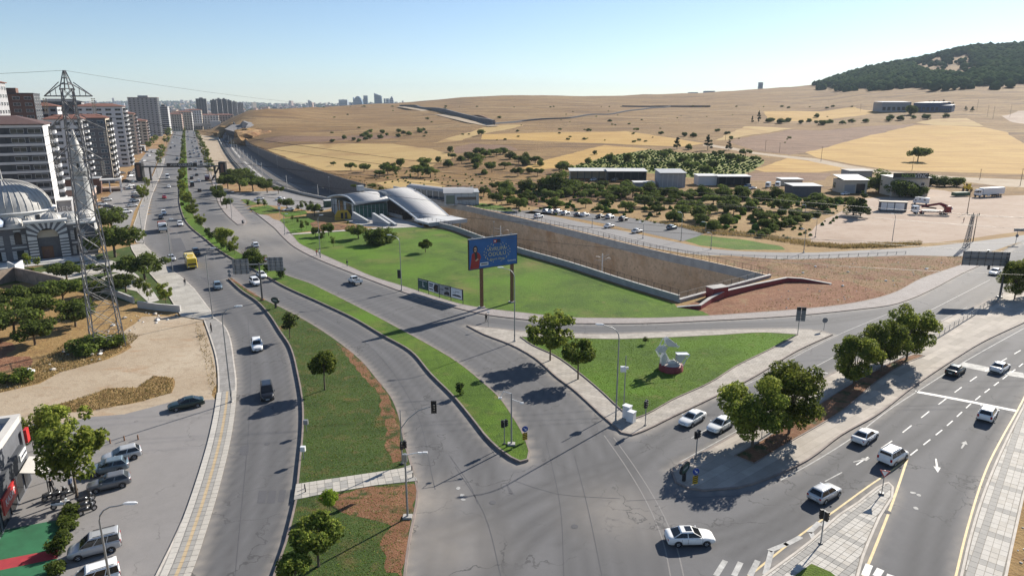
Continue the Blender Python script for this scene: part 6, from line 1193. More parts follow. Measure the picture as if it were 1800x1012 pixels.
for i in range(5200):
    Y = 3000 + 6000 * rr.rand(); X = rr.uniform(-.95, .05) * Y; pts.append((X, Y, float(hz(X, Y))))
mass('far_trees', pts, 13, ['leaf_forest', 'leaf_forest_light'], 9, 'dark tree cover between the far city blocks', 'trees')
for X, Y, h, w_, l in (((1165 - 900) / FOC / 1.03 * 2700, 2700, 40, 16, 0), ((1215 - 900) / FOC / 1.03 * 2600, 2600, 36, 30, 0), ((1243 - 900) / FOC / 1.03 * 2600, 2600, 38, 34, 0)):
    z = float(hz(X, Y)); o = MB().box((0, 0, h / 2), (w_, w_, h)).obj('house_block', 'tower_pale', None, (X, Y, z)); tag(o, 'tiny hazy block poking over the skyline of the bare hill', 'building', 'blocks behind the hill')
# ================================================================ VEHICLES
CK = {  # L, W, H, belt, [body stations x, ztop, zbot, halfw], greenhouse (rear base, rear top, front top, front base), half-width base/roof, wheelbase offsets, wheel radius
 'sedan': dict(L=4.6, H=1.44, belt=.93, st=[(-2.3, .72, .42, .70), (-2.24, .93, .27, .82), (-1.95, .985, .22, .875), (-1.2, .97, .2, .9), (0, .94, .19, .905), (.95, .91, .2, .9), (1.6, .84, .22, .875), (2.05, .75, .26, .80), (2.26, .62, .33, .66), (2.32, .5, .4, .5)], gh=(-1.85, -1.0, .12, 1.08), gw=(.82, .58), ax=(-1.32, 1.36), wr=.32, nside=2),
 'hatch': dict(L=4.15, H=1.50, belt=.95, st=[(-2.07, .75, .42, .70), (-2.03, .96, .28, .83), (-1.8, .98, .22, .875), (-1.1, .97, .2, .89), (0, .95, .19, .89), (.9, .93, .2, .885), (1.5, .86, .22, .86), (1.9, .76, .27, .78), (2.06, .62, .34, .64), (2.1, .5, .4, .5)], gh=(-1.98, -1.5, .05, .98), gw=(.81, .60), ax=(-1.22, 1.25), wr=.31, nside=2),
 'suv': dict(L=4.45, H=1.68, belt=1.06, st=[(-2.22, .85, .5, .74), (-2.18, 1.06, .34, .86), (-1.9, 1.09, .28, .91), (-1.1, 1.08, .26, .92), (0, 1.06, .26, .925), (.95, 1.04, .26, .92), (1.6, .97, .28, .89), (2.0, .88, .33, .81), (2.2, .72, .4, .68), (2.24, .6, .45, .55)], gh=(-2.1, -1.72, .1, 1.1), gw=(.84, .64), ax=(-1.3, 1.32), wr=.36, nside=2),
 'van': dict(L=4.3, H=1.84, belt=1.08, st=[(-2.16, .85, .45, .78), (-2.13, 1.08, .32, .88), (-1.9, 1.1, .26, .905), (-1.1, 1.1, .24, .91), (0, 1.09, .23, .91), (1.0, 1.06, .24, .905), (1.55, .98, .26, .87), (1.95, .86, .3, .8), (2.12, .7, .36, .68), (2.16, .55, .42, .55)], gh=(-2.12, -2.02, .28, 1.2), gw=(.85, .70), ax=(-1.3, 1.32), wr=.32, nside=3),
 'minibus': dict(L=5.9, H=2.55, belt=1.3, st=[(-2.95, 1.0, .5, .88), (-2.93, 1.3, .36, .96), (-2.6, 1.32, .32, .98), (-1.2, 1.32, .3, .98), (.6, 1.3, .3, .98), (1.9, 1.24, .3, .97), (2.4, 1.12, .32, .94), (2.75, .98, .36, .86), (2.92, .8, .42, .74), (2.95, .6, .5, .6)], gh=(-2.92, -2.86, 1.35, 2.15), gw=(.94, .82), ax=(-1.75, 1.8), wr=.36, nside=4)}
def car_shapes(kind):
    k = CK[kind]; out = []; H, zb = k['H'], k['belt']; body = MB(); secs = []
    for x, zt_, zl, hw in k['st']:
        zm = zl + (zt_ - zl) * .52
        half = [(0, zl), (hw * .82, zl), (hw * .96, zl + .06), (hw, zm), (hw * .985, zt_ - .10), (hw * .93, zt_ - .015), (hw * .6, zt_ + .012)]
        secs.append([(x, y, z) for y, z in half] + [(x, -y, z) for y, z in reversed(half[1:])])
    body.loft(secs, 0, True)
    a, b, c, d = k['gh']; wb, wr_ = k['gw']; n = 1
    def ringz(x0, x1, w0, z): return [(x0, -w0, z), (x1, -w0, z), (x1, w0, z), (x0, w0, z)]
    body.loft([ringz(a, d, wb, zb - .05), ringz(b - .02, c + .05, wr_ + .02, H - .09), ringz(b + .05, c - .03, wr_ - .05, H - .02), ringz(b + .25, c - .25, wr_ - .25, H)], 0, False)
    for s in (-1, 1):
        for x in k['ax']:
            arch = [(x + (k['wr'] + .07) * math.cos(t), s * (.905 * (k['st'][4][3] / .9) + .004), max(.2, k['wr'] + (k['wr'] + .06) * math.sin(t))) for t in np.linspace(-.35, PI + .35, 11)]
            body.add(arch, [tuple(range(11)) if s < 0 else tuple(reversed(range(11)))], 1)
        hw = k['st'][4][3]; body.box((0, s * (hw - .02), .235), (k['ax'][1] - k['ax'][0] - .8, .07, .09), 0, 1)
        for x in (k['gh'][3] - .12, (b + c) / 2 + .05, k['ax'][0] + .33): body.box((x, s * (hw - .006), .62), (.018, .02, .5), 0, 1)
        for x in ((b + c) / 2 - .12, c - .15): body.box((x, s * (hw - .0), zb - .13), (.16, .03, .03), 0, 0)
    f = k['st'][-2]; body.box((f[0] - .01, 0, f[2] + .1), (.1, 1.0, .13), 0, 1); r_ = k['st'][0]; body.box((r_[0] + .02, 0, .36), (.1, 1.2, .12), 0, 1)
    body.box((f[0] - .02, 0, f[1] - .02), (.08, .75, .10), 0, 1)
    out.append(('body', body, ['PAINT', 'black']))
    def pane(p, off=.012, ins=(.08, .1)):
        P4 = [Vector(q) for q in p]; nn = (P4[1] - P4[0]).cross(P4[3] - P4[0]).normalized(); u0, v0_ = ins; g = lambda u, v: (P4[0] * (1 - u) + P4[1] * u) * (1 - v) + (P4[3] * (1 - u) + P4[2] * u) * v
        q = [g(u0, v0_), g(1 - u0, v0_), g(1 - u0, 1 - v0_ * .7), g(u0, 1 - v0_ * .7)]; m = MB()
        m.add([v + nn * off for v in q] + [v - nn * .01 for v in q], [(0, 1, 2, 3), (0, 4, 5, 1), (1, 5, 6, 2), (2, 6, 7, 3), (3, 7, 4, 0)]); return m
    zr, zb2 = H - .09, zb - .0; e = .05
    L = lambda t, x0, x1: x0 + (x1 - x0) * t
    out.append(('windscreen', pane([(d - .04, -wb + e * .3, zb2), (d - .04, wb - e * .3, zb2), (c + .05, wr_, zr), (c + .05, -wr_, zr)]), ['glass']))
    out.append(('rear_window', pane([(a + .03, wb, zb2 + .02), (a + .03, -wb, zb2 + .02), (b - .02, -wr_, zr), (b - .02, wr_, zr)]), ['glass']))
    ns = k['nside']
    for s in (-1, 1):
        for i in range(ns):
            t0, t1 = i / ns, (i + 1) / ns; q = [(L(t0, a, d), s * wb, zb2 + .01), (L(t1, a, d), s * wb, zb2 + .01), (L(t1, b, c + .05), s * (wr_ + .02), zr), (L(t0, b, c + .05), s * (wr_ + .02), zr)]
            if s > 0: q = [q[1], q[0], q[3], q[2]]
            out.append(('side_window', pane(q, .012, (.04 if ns < 4 else .03, .08)), ['glass']))
    for x in k['ax']:
        for s in (-1, 1):
            w_ = MB(); y = s * (k['st'][4][3] - .085); r_ = k['wr']
            w_.tube([(x, y - s * .1, r_), (x, y + s * .07, r_), (x, y + s * .085, r_)], [r_, r_, r_ * .93], 18); rim = MB(); rim.tube([(x, y + s * .06, r_), (x, y + s * .092, r_)], [r_ * .66, r_ * .6], 14)
            for q in range(5): t = q * 2 * PI / 5; rim.bar((x + .05 * math.cos(t), y + s * .095, r_ + .05 * math.sin(t)), (x + r_ * .55 * math.cos(t), y + s * .095, r_ + r_ * .55 * math.sin(t)), .05)
            out.append(('wheel', w_, ['tyre'])); out.append(('>rim', rim, ['rim']))
    f3 = k['st'][-3]; f2 = k['st'][-2]
    for s in (-1, 1):
        out.append(('headlight', MB().add([(f3[0] - .12, s * f3[3] * .97, f3[1] - .06), (f3[0] + .03, s * f3[3] * .86, f3[1] - .02), (f2[0] + .01, s * f2[3] * .80, f2[1] - .02), (f2[0] + .03, s * f2[3] * .84, f2[1] - .14), (f3[0] - .02, s * f3[3] * 1.01, f3[1] - .19)], [(0, 1, 2, 3, 4)]), ['headlamp']))
        r1 = k['st'][1]; zt_ = r1[1]
        out.append(('tail_light', MB().box((r1[0] - .0, s * (r1[3] - .13), zt_ - .17), (.09, .22, .17 if kind in ('sedan', 'hatch') else .34)), ['tail_red']))
        out.append(('mirror', MB().box((d - .32, s * (wb + .16), zb + .05), (.12, .2, .13), 0, 0, .8), ['PAINT']))
    out.append(('number_plate', MB().box((k['st'][0][0] - .005, 0, .6), (.03, .5, .11)), ['white_metal'])); out.append(('number_plate', MB().box((f2[0] + .05, 0, .43), (.03, .5, .11)), ['white_metal']))
    if kind == 'van':
        for s in (-1, 1): out.append(('roof_rail', MB().bar((b + .2, s * (wr_ - .08), H + .05), (c - .3, s * (wr_ - .08), H + .05), .05), ['black']))
    return out
CM, CS = {}, {}
def car_meshes(kind):
    if kind not in CM:
        CM[kind] = []
        for nm, mb, ms in car_shapes(kind): CM[kind].append((nm, mb.mesh(kind + '_' + nm.strip('>'), ['paint_white' if m == 'PAINT' else m for m in ms]), [m == 'PAINT' for m in ms]))
    return CM[kind]
def car_single(kind):
    if kind not in CS:
        al, mats = MB(), ['paint_white']
        for nm, mb, ms in car_shapes(kind):
            if nm in ('number_plate', 'roof_rail', '>rim'): continue
            ix = []
            for m in ms:
                if m == 'PAINT': ix.append(0)
                else:
                    if m not in mats: mats.append(m)
                    ix.append(mats.index(m))
            o = len(al.v); al.v += mb.v; al.f += [tuple(i + o for i in f) for f in mb.f]; al.m += [ix[i] for i in mb.m]; al.sm += mb.sm
        CS[kind] = al.mesh(kind + '_small', mats)
    return CS[kind]
def paint(o, i, col):
    o.material_slots[i].link = 'OBJECT'; o.material_slots[i].material = M['paint_' + col]
def pose(px, py, hx, hy, z=0.0):
    q, h = Vector(G(px, py, z)), Vector(G(hx, hy, z)); d = h - q; return q, math.atan2(d.y, d.x)
VN = {'sedan': 'sedan_car', 'hatch': 'hatchback_car', 'suv': 'suv', 'van': 'small_van', 'minibus': 'minibus'}
def car(kind, col, px, py, hx, hy, label, group=None, z=.035, pos=None):
    q, rz = pose(px, py, hx, hy) if pos is None else pos
    t = thing(VN[kind], label, 'van' if kind in ('van', 'minibus') else 'car', (q[0], q[1], z), rz, group); last = None
    for nm, me, pt in car_meshes(kind):
        o = link(nm.strip('>'), me, last if nm[0] == '>' else t)
        for i, p in enumerate(pt):
            if p: paint(o, i, col)
        if nm[0] != '>': last = o
    return t
def small_car(kind, col, px, py, hx, hy, label, group, z=.035, pos=None):
    q, rz = pose(px, py, hx, hy) if pos is None else pos
    o = link(VN[kind], car_single(kind), None, (q[0], q[1], z), rz); paint(o, 0, col); return tag(o, label, 'van' if kind in ('van', 'minibus') else 'car', group)
g = 'cars at the junction'
t = car('sedan', 'white', 1212, 952, 1262, 951, 'white sedan with black sunroof crossing the junction at the bottom', g)
MB().box((-.25, 0, 1.437), (.62, .8, .02)).obj('sunroof', 'glass', t)
car('hatch', 'silver', 1449, 874, 1480, 857, 'silver white hatchback waiting at the left kerb of the wide road', g)
car('van', 'white', 1569, 809, 1612, 783, 'white small van with side windows beside the give way sign', g)
car('sedan', 'white', 1520, 773, 1550, 752, 'white sedan driving ahead of the small van', g)
car('suv', 'white', 1735, 734, 1752, 708, 'white crossover car by the yellow edge line of the tiled pavement', g)
car('sedan', 'green', 1679, 656, 1705, 639, 'dark green sedan near the crossing far up the wide road', g)
car('sedan', 'white', 1757, 651, 1780, 636, 'white sedan right of the dark green one', g)
car('sedan', 'white', 1216, 742, 1192, 756, 'white sedan waiting beside the triangle island pavement', g)
car('sedan', 'white', 1266, 753, 1240, 768, 'white sedan half hidden by the nearest plane tree', g)
car('sedan', 'white', 1748, 482, 1732, 491, 'white sedan passing under the big sign gantry', g)
g = 'cars on the left carriageways'
car('suv', 'white', 452, 613, 455, 630, 'white car coming down beside the green island', g)
car('van', 'black', 470, 697, 472, 716, 'black people carrier nearest on the left road', g)
car('hatch', 'steelblue', 383, 507, 388, 517, 'dark blue grey hatchback next to the tiled plaza', g)
car('suv', 'white', 449, 500, 460, 508, 'white car under the left sign board', g)
car('sedan', 'white', 460, 487, 471, 496, 'white car behind the gantry post', g)
car('suv', 'dark', 345, 447, 352, 456, 'dark car just behind the yellow bus', g)
car('sedan', 'silver', 302, 457, 309, 465, 'silver sedan beside the plaza before the bus', g)
car('suv', 'white', 317, 397, 321, 405, 'white car to the right of the truck', g)
car('hatch', 'white', 449, 434, 440, 423, 'white hatchback driving away on the right carriageway', None)
g = 'cars parked on the apron'
car('hatch', 'silver', 215, 807, 180, 815, 'silver hatchback parked farthest from the shop', g)
car('hatch', 'steelblue', 191, 829, 156, 836, 'dark blue hatchback parked between two others by the tree', g)
car('hatch', 'grey', 193, 856, 158, 864, 'grey hatchback parked beside the leafy tree trunk', g)
t = car('van', 'silver', 168, 970, 130, 980, 'silver small van with roof rails parked behind the lamp post', g)
car('van', 'white', 163, 1030, 125, 1042, 'white van cut by the bottom picture edge', g)
car('sedan', 'green', 328, 716, 298, 722, 'dark green old sedan parked alone at the edge of the dirt lot', g)
for i, (px, py, hx, hy, k, c, l) in enumerate(((455, 352, 440, 354, 'sedan', 'silver', 'silver car under the little tree in the station car park'), (492, 352, 478, 354, 'sedan', 'white', 'white sedan near the parapet in the station car park'), (507, 371, 494, 372, 'sedan', 'white', 'white sedan partly behind the round tree in the station car park'))): car(k, c, px, py, hx, hy, l, 'cars in the station car park')
for (px, py, k, c, l) in ((947, 383, 'suv', 'white', 'white car parked apart from the row by the fence'), (961, 374, 'hatch', 'silver', 'silver car first in the far parked row'), (970, 374.5, 'sedan', 'white', 'white car second in the far parked row'), (981, 375, 'suv', 'silver', 'silver car third in the far parked row'), (994, 377, 'sedan', 'silver', 'silver sedan fourth in the far parked row'), (1017, 380, 'sedan', 'dark', 'dark car beside the lone white sedan in the row'), (1028, 380, 'sedan', 'white', 'lone white sedan in the middle of the far parked row'), (1056, 383, 'sedan', 'dark', 'dark sedan in the far parked row'), (1072, 384, 'suv', 'silver', 'silver crossover at the right half of the parked row'), (1096, 388, 'suv', 'dark', 'dark car at the right end of the parked row'), (1071, 400, 'sedan', 'white', 'white sedan parked by the lamp island'), (1120, 409, 'sedan', 'white', 'white sedan parked farther right by the lamp island'), (1181, 403, 'suv', 'steelblue', 'blue grey car at the right end of the car park')):
    car(k, c, px, py, px + 16, py - 3.2, l, 'cars in the right car park', .04)
# small traffic on the boulevard and cars in the city car parks
g = 'distant traffic on the boulevard'
def lane_pt(side, t, y):
    L = [(309, 224), (305, 235), (298, 254), (290, 278), (285, 301), (276, 323), (267, 345), (260, 372)] if side < 0 else [(325.5, 224), (326.5, 235), (328, 254), (330, 282), (333, 301), (333, 323), (337, 345), (345, 385)]
    Rr = [(321, 224), (320, 235), (319, 254), (317, 282), (317, 301), (314, 323), (315, 345), (319, 373)] if side < 0 else [(343, 224), (344.5, 235), (348, 254), (358, 282), (363, 301), (371, 323), (379, 345), (398, 379)]
    f = lambda Q: np.interp(y, [q[1] for q in Q], [q[0] for q in Q]); return f(L) * (1 - t) + f(Rr) * t
lst = [(294.7, 314, 'minibus', 'white', -1, 'white minibus coming from under the black gantry'), (297, 330, 'sedan', 'white', -1, 'white car following the minibus'), (289, 349, 'hatch', 'red', -1, 'dark red car on the left carriageway'), (288, 377, 'suv', 'white', -1, 'white car behind the truck'), (283, 385, 'hatch', 'dark', -1, 'dark car right behind the truck'), (338, 328, 'minibus', 'black', 1, 'black van driving away past the gantry'), (337, 315, 'suv', 'dark', 1, 'dark car ahead of the black van'), (350, 320, 'hatch', 'white', 1, 'white car next to the black van'), (351, 337, 'hatch', 'dark', 1, 'dark hatchback last on the right carriageway'), (346, 309, 'sedan', 'black', 1, 'black car under the gantry'), (334, 299, 'suv', 'dark', 1, 'dark car just beyond the gantry text'), (344, 299, 'sedan', 'silver', 1, 'silver car just beyond the gantry text')]
for px, py, k, c, s, l in lst: small_car(k, c, px, py, px + (3 if s < 0 else -3), py + (9 if s < 0 else -9), l, g)
r = random.Random(11); used = []
for i in range(60):
    y = 226 + 64 * r.random() ** 1.3; s = 1 if r.random() < .68 else -1; t = r.choice([.2, .5, .8]); px = lane_pt(s, t, y); q = G(px, y)
    if any((q[0] - a) ** 2 + (q[1] - b) ** 2 < 49 for a, b in used): continue
    used.append(q); c = r.choice(['dark', 'black', 'grey', 'white', 'white', 'silver', 'steelblue'])
    y2 = y + 3 if s < 0 else y - 3
    small_car(r.choice(['sedan', 'hatch', 'suv', 'van']), c, px, y, lane_pt(s, t, y2), y2, {'white': 'white', 'silver': 'silver'}.get(c, 'dark') + ' car far up the ' + ('left' if s < 0 else 'right') + ' carriageway of the boulevard', g)
g = 'cars in the avenue car parks'
for px, py, k, c in ((211, 313, 'suv', 'white'), (230, 311, 'sedan', 'white'), (215, 306, 'suv', 'dark'), (231, 306, 'suv', 'dark'), (235, 321, 'sedan', 'steelblue'), (229, 328, 'sedan', 'white'), (225, 333, 'hatch', 'white'), (240, 340, 'sedan', 'white'), (240, 348, 'suv', 'dark'), (236, 355, 'sedan', 'white'), (232, 364, 'sedan', 'silver'), (222, 375, 'van', 'white'), (188, 354, 'van', 'silver'), (179, 362, 'suv', 'silver'), (192, 366, 'hatch', 'dark'), (240, 300, 'sedan', 'white'), (247, 292, 'hatch', 'silver'), (253, 284, 'sedan', 'white'), (245, 310, 'sedan', 'dark'), (262, 275, 'suv', 'white'), (258, 268, 'sedan', 'dark'), (242, 331, 'hatch', 'grey'), (268, 268, 'sedan', 'silver'), (205, 318, 'sedan', 'silver'), (222, 320, 'hatch', 'dark')):
    small_car(k, c, px, py, px + 12, py - 1.5, {'white': 'white', 'silver': 'silver', 'dark': 'dark', 'grey': 'grey', 'steelblue': 'blue grey'}[c] + ' ' + {'suv': 'crossover', 'van': 'van', 'sedan': 'sedan', 'hatch': 'hatchback'}[k] + ' parked before the shops left of the boulevard', g)
for px, py, k, c, l in ((1485, 343, 'sedan', 'white', 'white car parked behind the hedge by the crane building'), (1043, 318, 'suv', 'white', 'white car under the long shed roof'), (1080, 318, 'van', 'silver', 'silver van in the open shed'), (1322, 333, 'sedan', 'silver', 'silver car in the caravan yard'), (1313, 330, 'van', 'steelblue', 'blue van with white roof in the caravan yard'), (1590, 340, 'sedan', 'steelblue', 'dark blue car in the shade by the crane building'), (1603, 341, 'sedan', 'dark', 'dark car in the shade by the crane building')): small_car(k, c, px, py, px - 12, py + 1, l, 'cars at the yards')
def wheels(t, xs, y, r_, wd=.3):
    for x in xs:
        for s in (-1, 1):
            w_ = MB().tube([(x, s * y - s * wd / 2, r_), (x, s * y + s * wd / 2, r_)], r_, 14).obj('wheel', 'tyre', t); MB().tube([(x, s * (y + wd / 2 - .02), r_), (x, s * (y + wd / 2 + .02), r_)], r_ * .55, 10).obj('rim', 'rim', w_)
def boxcab(t, x0, L, W, z0, H, col, slope=.25):
    """truck cab with windscreen, side windows, lights, mirrors; front at x0+L"""
    m = MB(); ring_ = lambda x, zt_: [(x, -W / 2, z0), (x, W / 2, z0), (x, W / 2, zt_ - .12), (x, W / 2 - .12, zt_), (x, -W / 2 + .12, zt_), (x, -W / 2, zt_ - .12)]
    f = x0 + L; s2 = [(f, -W / 2 + .05, z0), (f, W / 2 - .05, z0), (f, W / 2 - .05, z0 + H * .5), (f - slope, W / 2 - .15, z0 + H - .03), (f - slope, -W / 2 + .15, z0 + H - .03), (f, -W / 2 + .05, z0 + H * .5)]
    m.loft([ring_(x0, z0 + H), ring_(x0 + L * .6, z0 + H), s2], 0, False); m.obj('cab', 'paint_' + col, t)
    e = .015; MB().add([(f + e, -W / 2 + .12, z0 + H * .5), (f + e, W / 2 - .12, z0 + H * .5), (f - slope + e + .02, W / 2 - .2, z0 + H * .88), (f - slope + e + .02, -W / 2 + .2, z0 + H * .88)], [(0, 1, 2, 3)]).obj('windscreen', 'glass', t)
    for s in (-1, 1):
        MB().box((f - slope - .55, s * (W / 2 + .004), z0 + H * .67), (.7, .02, H * .3)).obj('side_window', 'glass', t); MB().box((f + .01, s * (W / 2 - .35), z0 + .25), (.06, .4, .2)).obj('headlight', 'headlamp', t); MB().box((f - .1, s * (W / 2 + .18), z0 + H * .7), (.12, .16, .5)).obj('mirror', 'black', t)
    MB().box((f + .02, 0, z0 + .08), (.08, W - .1, .3)).obj('bumper', 'black', t)
# yellow bus
q, rz = pose(336, 468, 343.5, 483); t = thing('bus', 'yellow city bus driving down beside the tiled plaza', 'bus', (*q, .035), rz)
m = MB(); W, L, H = 2.4, 8.6, 2.9; sec = lambda x, k=0: [(x, -W / 2 + k, .35 + k), (x, W / 2 - k, .35 + k), (x, W / 2 - k, H - .2), (x, W / 2 - .18 - k, H - k), (x, -W / 2 + .18 + k, H - k), (x, -W / 2 + k, H - .2)]
m.loft([sec(-L / 2, .06), sec(-L / 2 + .1), sec(L / 2 - .35), sec(L / 2, .12)], 0, False); m.obj('body', 'paint_yellow', t)
MB().add([(L / 2 + .012, -1.0, 1.15), (L / 2 + .012, 1.0, 1.15), (L / 2 - .03, .95, 2.55), (L / 2 - .03, -.95, 2.55)], [(0, 1, 2, 3)]).obj('windscreen', 'glass', t)
for s in (-1, 1):
    for i in range(6): MB().box((-3.4 + i * 1.32, s * (W / 2 + .004), 1.95), (1.18, .02, .95)).obj('side_window', 'glass', t)
    MB().box((L / 2, s * .85, .75), (.06, .35, .25)).obj('headlight', 'headlamp', t); MB().box((L / 2 + .1, s * 1.35, 2.1), (.15, .15, .5)).obj('mirror', 'black', t)
MB().box((L / 2 + .02, 0, .48), (.06, 2.0, .2)).obj('bumper', 'black', t); MB().box((-.6, 0, H + .12), (2.6, 1.5, .26), 0, 0, .85).obj('roof_unit', 'paint_yellow', t); MB().box((2.2, 0, H + .05), (.8, .8, .12)).obj('roof_hatch', 'paint_yellow', t); wheels(t, (-2.4, 2.6), 1.05, .45)
# truck with white cab and orange drum body
q, rz = pose(286, 406, 291.5, 421); t = thing('truck', 'truck with white cab and orange load body behind it', 'truck', (*q, .035), rz)
boxcab(t, 2.4, 2.0, 2.5, .75, 2.35, 'white'); MB().box((-1.2, 0, .95), (7, .9, .3)).obj('chassis', 'black', t)
m = MB(); m.loft([[(-4.4, y, z) for y, z in ((-1.0, 1.2), (1.0, 1.2), (1.2, 2.2), (1.0, 2.7), (-1.0, 2.7), (-1.2, 2.2))], [(2.1, y, z) for y, z in ((-1.0, 1.2), (1.0, 1.2), (1.2, 2.4), (1.0, 2.9), (-1.0, 2.9), (-1.2, 2.4))]], 0, False); m.obj('load_body', 'paint_orange', t)
for x in (-3.6, -1.6, .6): MB().box((x, 0, 2.2), (.15, 2.46, 1.3)).obj('rib', 'paint_orange', t)
MB().box((2.0, 0, 3.0), (.5, 1.6, .5)).obj('ladder_rack', 'paint_grey', t); wheels(t, (-3.4, -2.2, 3.2), 1.05, .5)
# dark red lorry, pickup
q, rz = pose(364.5, 317, 361, 303); t = thing('truck', 'small lorry with dark red load bed and white cab near the gantry', 'truck', (*q, .035), rz)
boxcab(t, 1.3, 1.7, 2.3, .6, 2.3, 'white'); MB().box((-1.6, 0, 1.35), (5.4, 2.4, 1.5)).obj('load_bed', flat_mat('paint_maroon', (.09, .015, .02), .5) and 'paint_maroon', t); wheels(t, (-2.8, 2.0), 1.0, .45)
q, rz = pose(624, 498, 606, 489); t = thing('pickup_truck', 'white pickup truck with empty open bed on the right carriageway', 'pickup truck', (*q, .035), rz)
m = MB(); m.loft([[(x, y, z) for y, z in ((-.85, .4), (.85, .4), (.86, zt_), (-.86, zt_))] for x, zt_ in ((.0, .95), (1.5, .95), (2.1, .8), (2.25, .55))], 0, False); m.loft([[(-.15, -.8, .92), (1.55, -.8, .92), (1.55, .8, .92), (-.15, .8, .92)], [(0, -.65, 1.68), (.8, -.65, 1.68), (.8, .65, 1.68), (0, .65, 1.68)]], 0, False); m.obj('cab', 'paint_white', t)
MB().add([(1.5, -.72, 1.0), (1.5, .72, 1.0), (.87, .6, 1.62), (.87, -.6, 1.62)], [(0, 1, 2, 3)]).obj('windscreen', 'glass', t); MB().box((-.1, 0, 1.33), (.06, 1.2, .4)).obj('rear_window', 'glass', t)
for s in (-1, 1): MB().box((.45, s * .745, 1.3), (.75, .06, .42)).obj('side_window', 'glass', t); MB().box((-1.35, s * .86, .95), (2.5, .05, .42)).obj('bed_side', 'paint_white', t); MB().bar((-2.5, s * .84, 1.15), (-.15, s * .84, 1.45), .05).obj('rack_bar', 'paint_white', t)
MB().box((-1.35, 0, .72), (2.5, 1.66, .06)).obj('bed_floor', 'paint_grey', t); MB().box((-2.6, 0, .95), (.05, 1.72, .42)).obj('tailgate', 'paint_white', t); wheels(t, (-1.6, 1.45), .78, .32, .2)
# semi-trailer, crane truck, caravans
q, rz = pose(1736, 346, 1700, 348); t = thing('lorry', 'white box lorry parked at the back of the dirt lot', 'lorry', (*q, .03), rz)
boxcab(t, 5.2, 2.2, 2.5, .9, 2.7, 'white'); MB().box((-1.9, 0, 2.75), (13.4, 2.55, 2.9)).obj('box_body', flat_mat('box_white', (.74, .74, .73), .6, var=.05) and 'box_white', t); MB().box((0, 0, 1.05), (13, 1.0, .35)).obj('chassis', 'black', t); wheels(t, (-6.8, -5.5, -4.2, 3.6, 6.4), 1.05, .5)
for s in (-1, 1): MB().box((1.2, s * 1.15, .85), (1.6, .5, .6)).obj('side_box', 'white_metal', t)
MB().box((-8.62, 0, 2.75), (.06, 2.4, 2.7)).obj('rear_door', 'white_metal', t)
q, rz = pose(1636, 377, 1602, 376); t = thing('crane_truck', 'red crane truck with white cab and folded boom on the dirt lot', 'crane truck', (*q, .03), rz)
boxcab(t, 4.6, 2.2, 2.5, .9, 2.3, 'white'); MB().box((-1, 0, 1.1), (11.5, 2.3, .55)).obj('chassis', 'red_crane' if flat_mat('red_crane', (.22, .02, .018), .5, var=.25) else '', t); MB().box((-.4, 0, 1.5), (7.5, 2.4, .2)).obj('deck', 'dark_steel', t)
MB().box((-5.6, 0, 2.4), (1.8, 2.2, 2.0)).obj('turret', 'red_crane', t); MB().bar((-5.4, 0, 3.2), (-2.6, 0, 4.2), .75).obj('boom', 'red_crane', t); MB().bar((-2.6, 0, 4.2), (3.6, 0, 2.9), .6).obj('boom', 'red_crane', t); MB().bar((3.4, .3, 3.0), (-1.5, .35, 2.4), .35).obj('boom', 'black_metal', t); MB().box((-6.6, 0, 2.6), (.7, 1.8, .8)).obj('counterweight', 'white_metal', t); MB().bar((-4.6, 0, 2.4), (-3.0, 0, 3.8), .25).obj('lift_ram', 'steel', t)
for x in (3.9, -2.6):
    for s in (-1, 1): MB().box((x, s * 1.2, 1.2), (.5, .4, 1.0)).obj('outrigger', 'red_crane', t)
wheels(t, (5.4, 3.2, -3.6, -4.9), 1.05, .52)
q, rz = pose(1619, 359, 1604, 358); t = thing('camper_van', 'white camper parked behind the red crane truck', 'camper', (*q, .03), rz); boxcab(t, 1.6, 1.5, 2.1, .5, 1.8, 'white', .5); m = MB(); m.loft([[(-2.9, y, z) for y, z in ((-1.1, .6), (1.1, .6), (1.1, 2.7), (-1.1, 2.7))], [(1.4, y, z) for y, z in ((-1.1, .6), (1.1, .6), (1.1, 3.0), (-1.1, 3.0))], [(2.5, y, z) for y, z in ((-1.0, 2.3), (1.0, 2.3), (1.0, 2.9), (-1.0, 2.9))]], 0, False); m.obj('living_box', 'paint_white', t); wheels(t, (-1.9, 2.3), .95, .34, .2)
for s in (-1, 1): MB().box((-1.2, s * 1.11, 1.9), (.8, .03, .5)).obj('side_window', 'glass', t); MB().box((.6, s * 1.11, 2.2), (.6, .03, .4)).obj('side_window', 'glass', t)
for px, py, l in ((1350, 330, 'white caravan with dark window in the yard by the ploughed strip'), (1367, 329, 'white camper with cab over roof in the yard by the ploughed strip')):
    q, rz = pose(px, py, px - 6, py + 3); t = thing('caravan', l, 'caravan', (*q, .0), rz); MB().box((0, 0, 1.7), (4.6, 2.1, 2.2), 0, 0, .94).obj('living_box', 'paint_white', t); MB().box((2.28, 0, 2.0), (.06, 1.4, .7)).obj('front_window', 'glass', t); MB().box((0, -1.05, 2.0), (1.0, .05, .6)).obj('side_window', 'glass', t); wheels(t, (-.8, .9), .95, .33, .2)
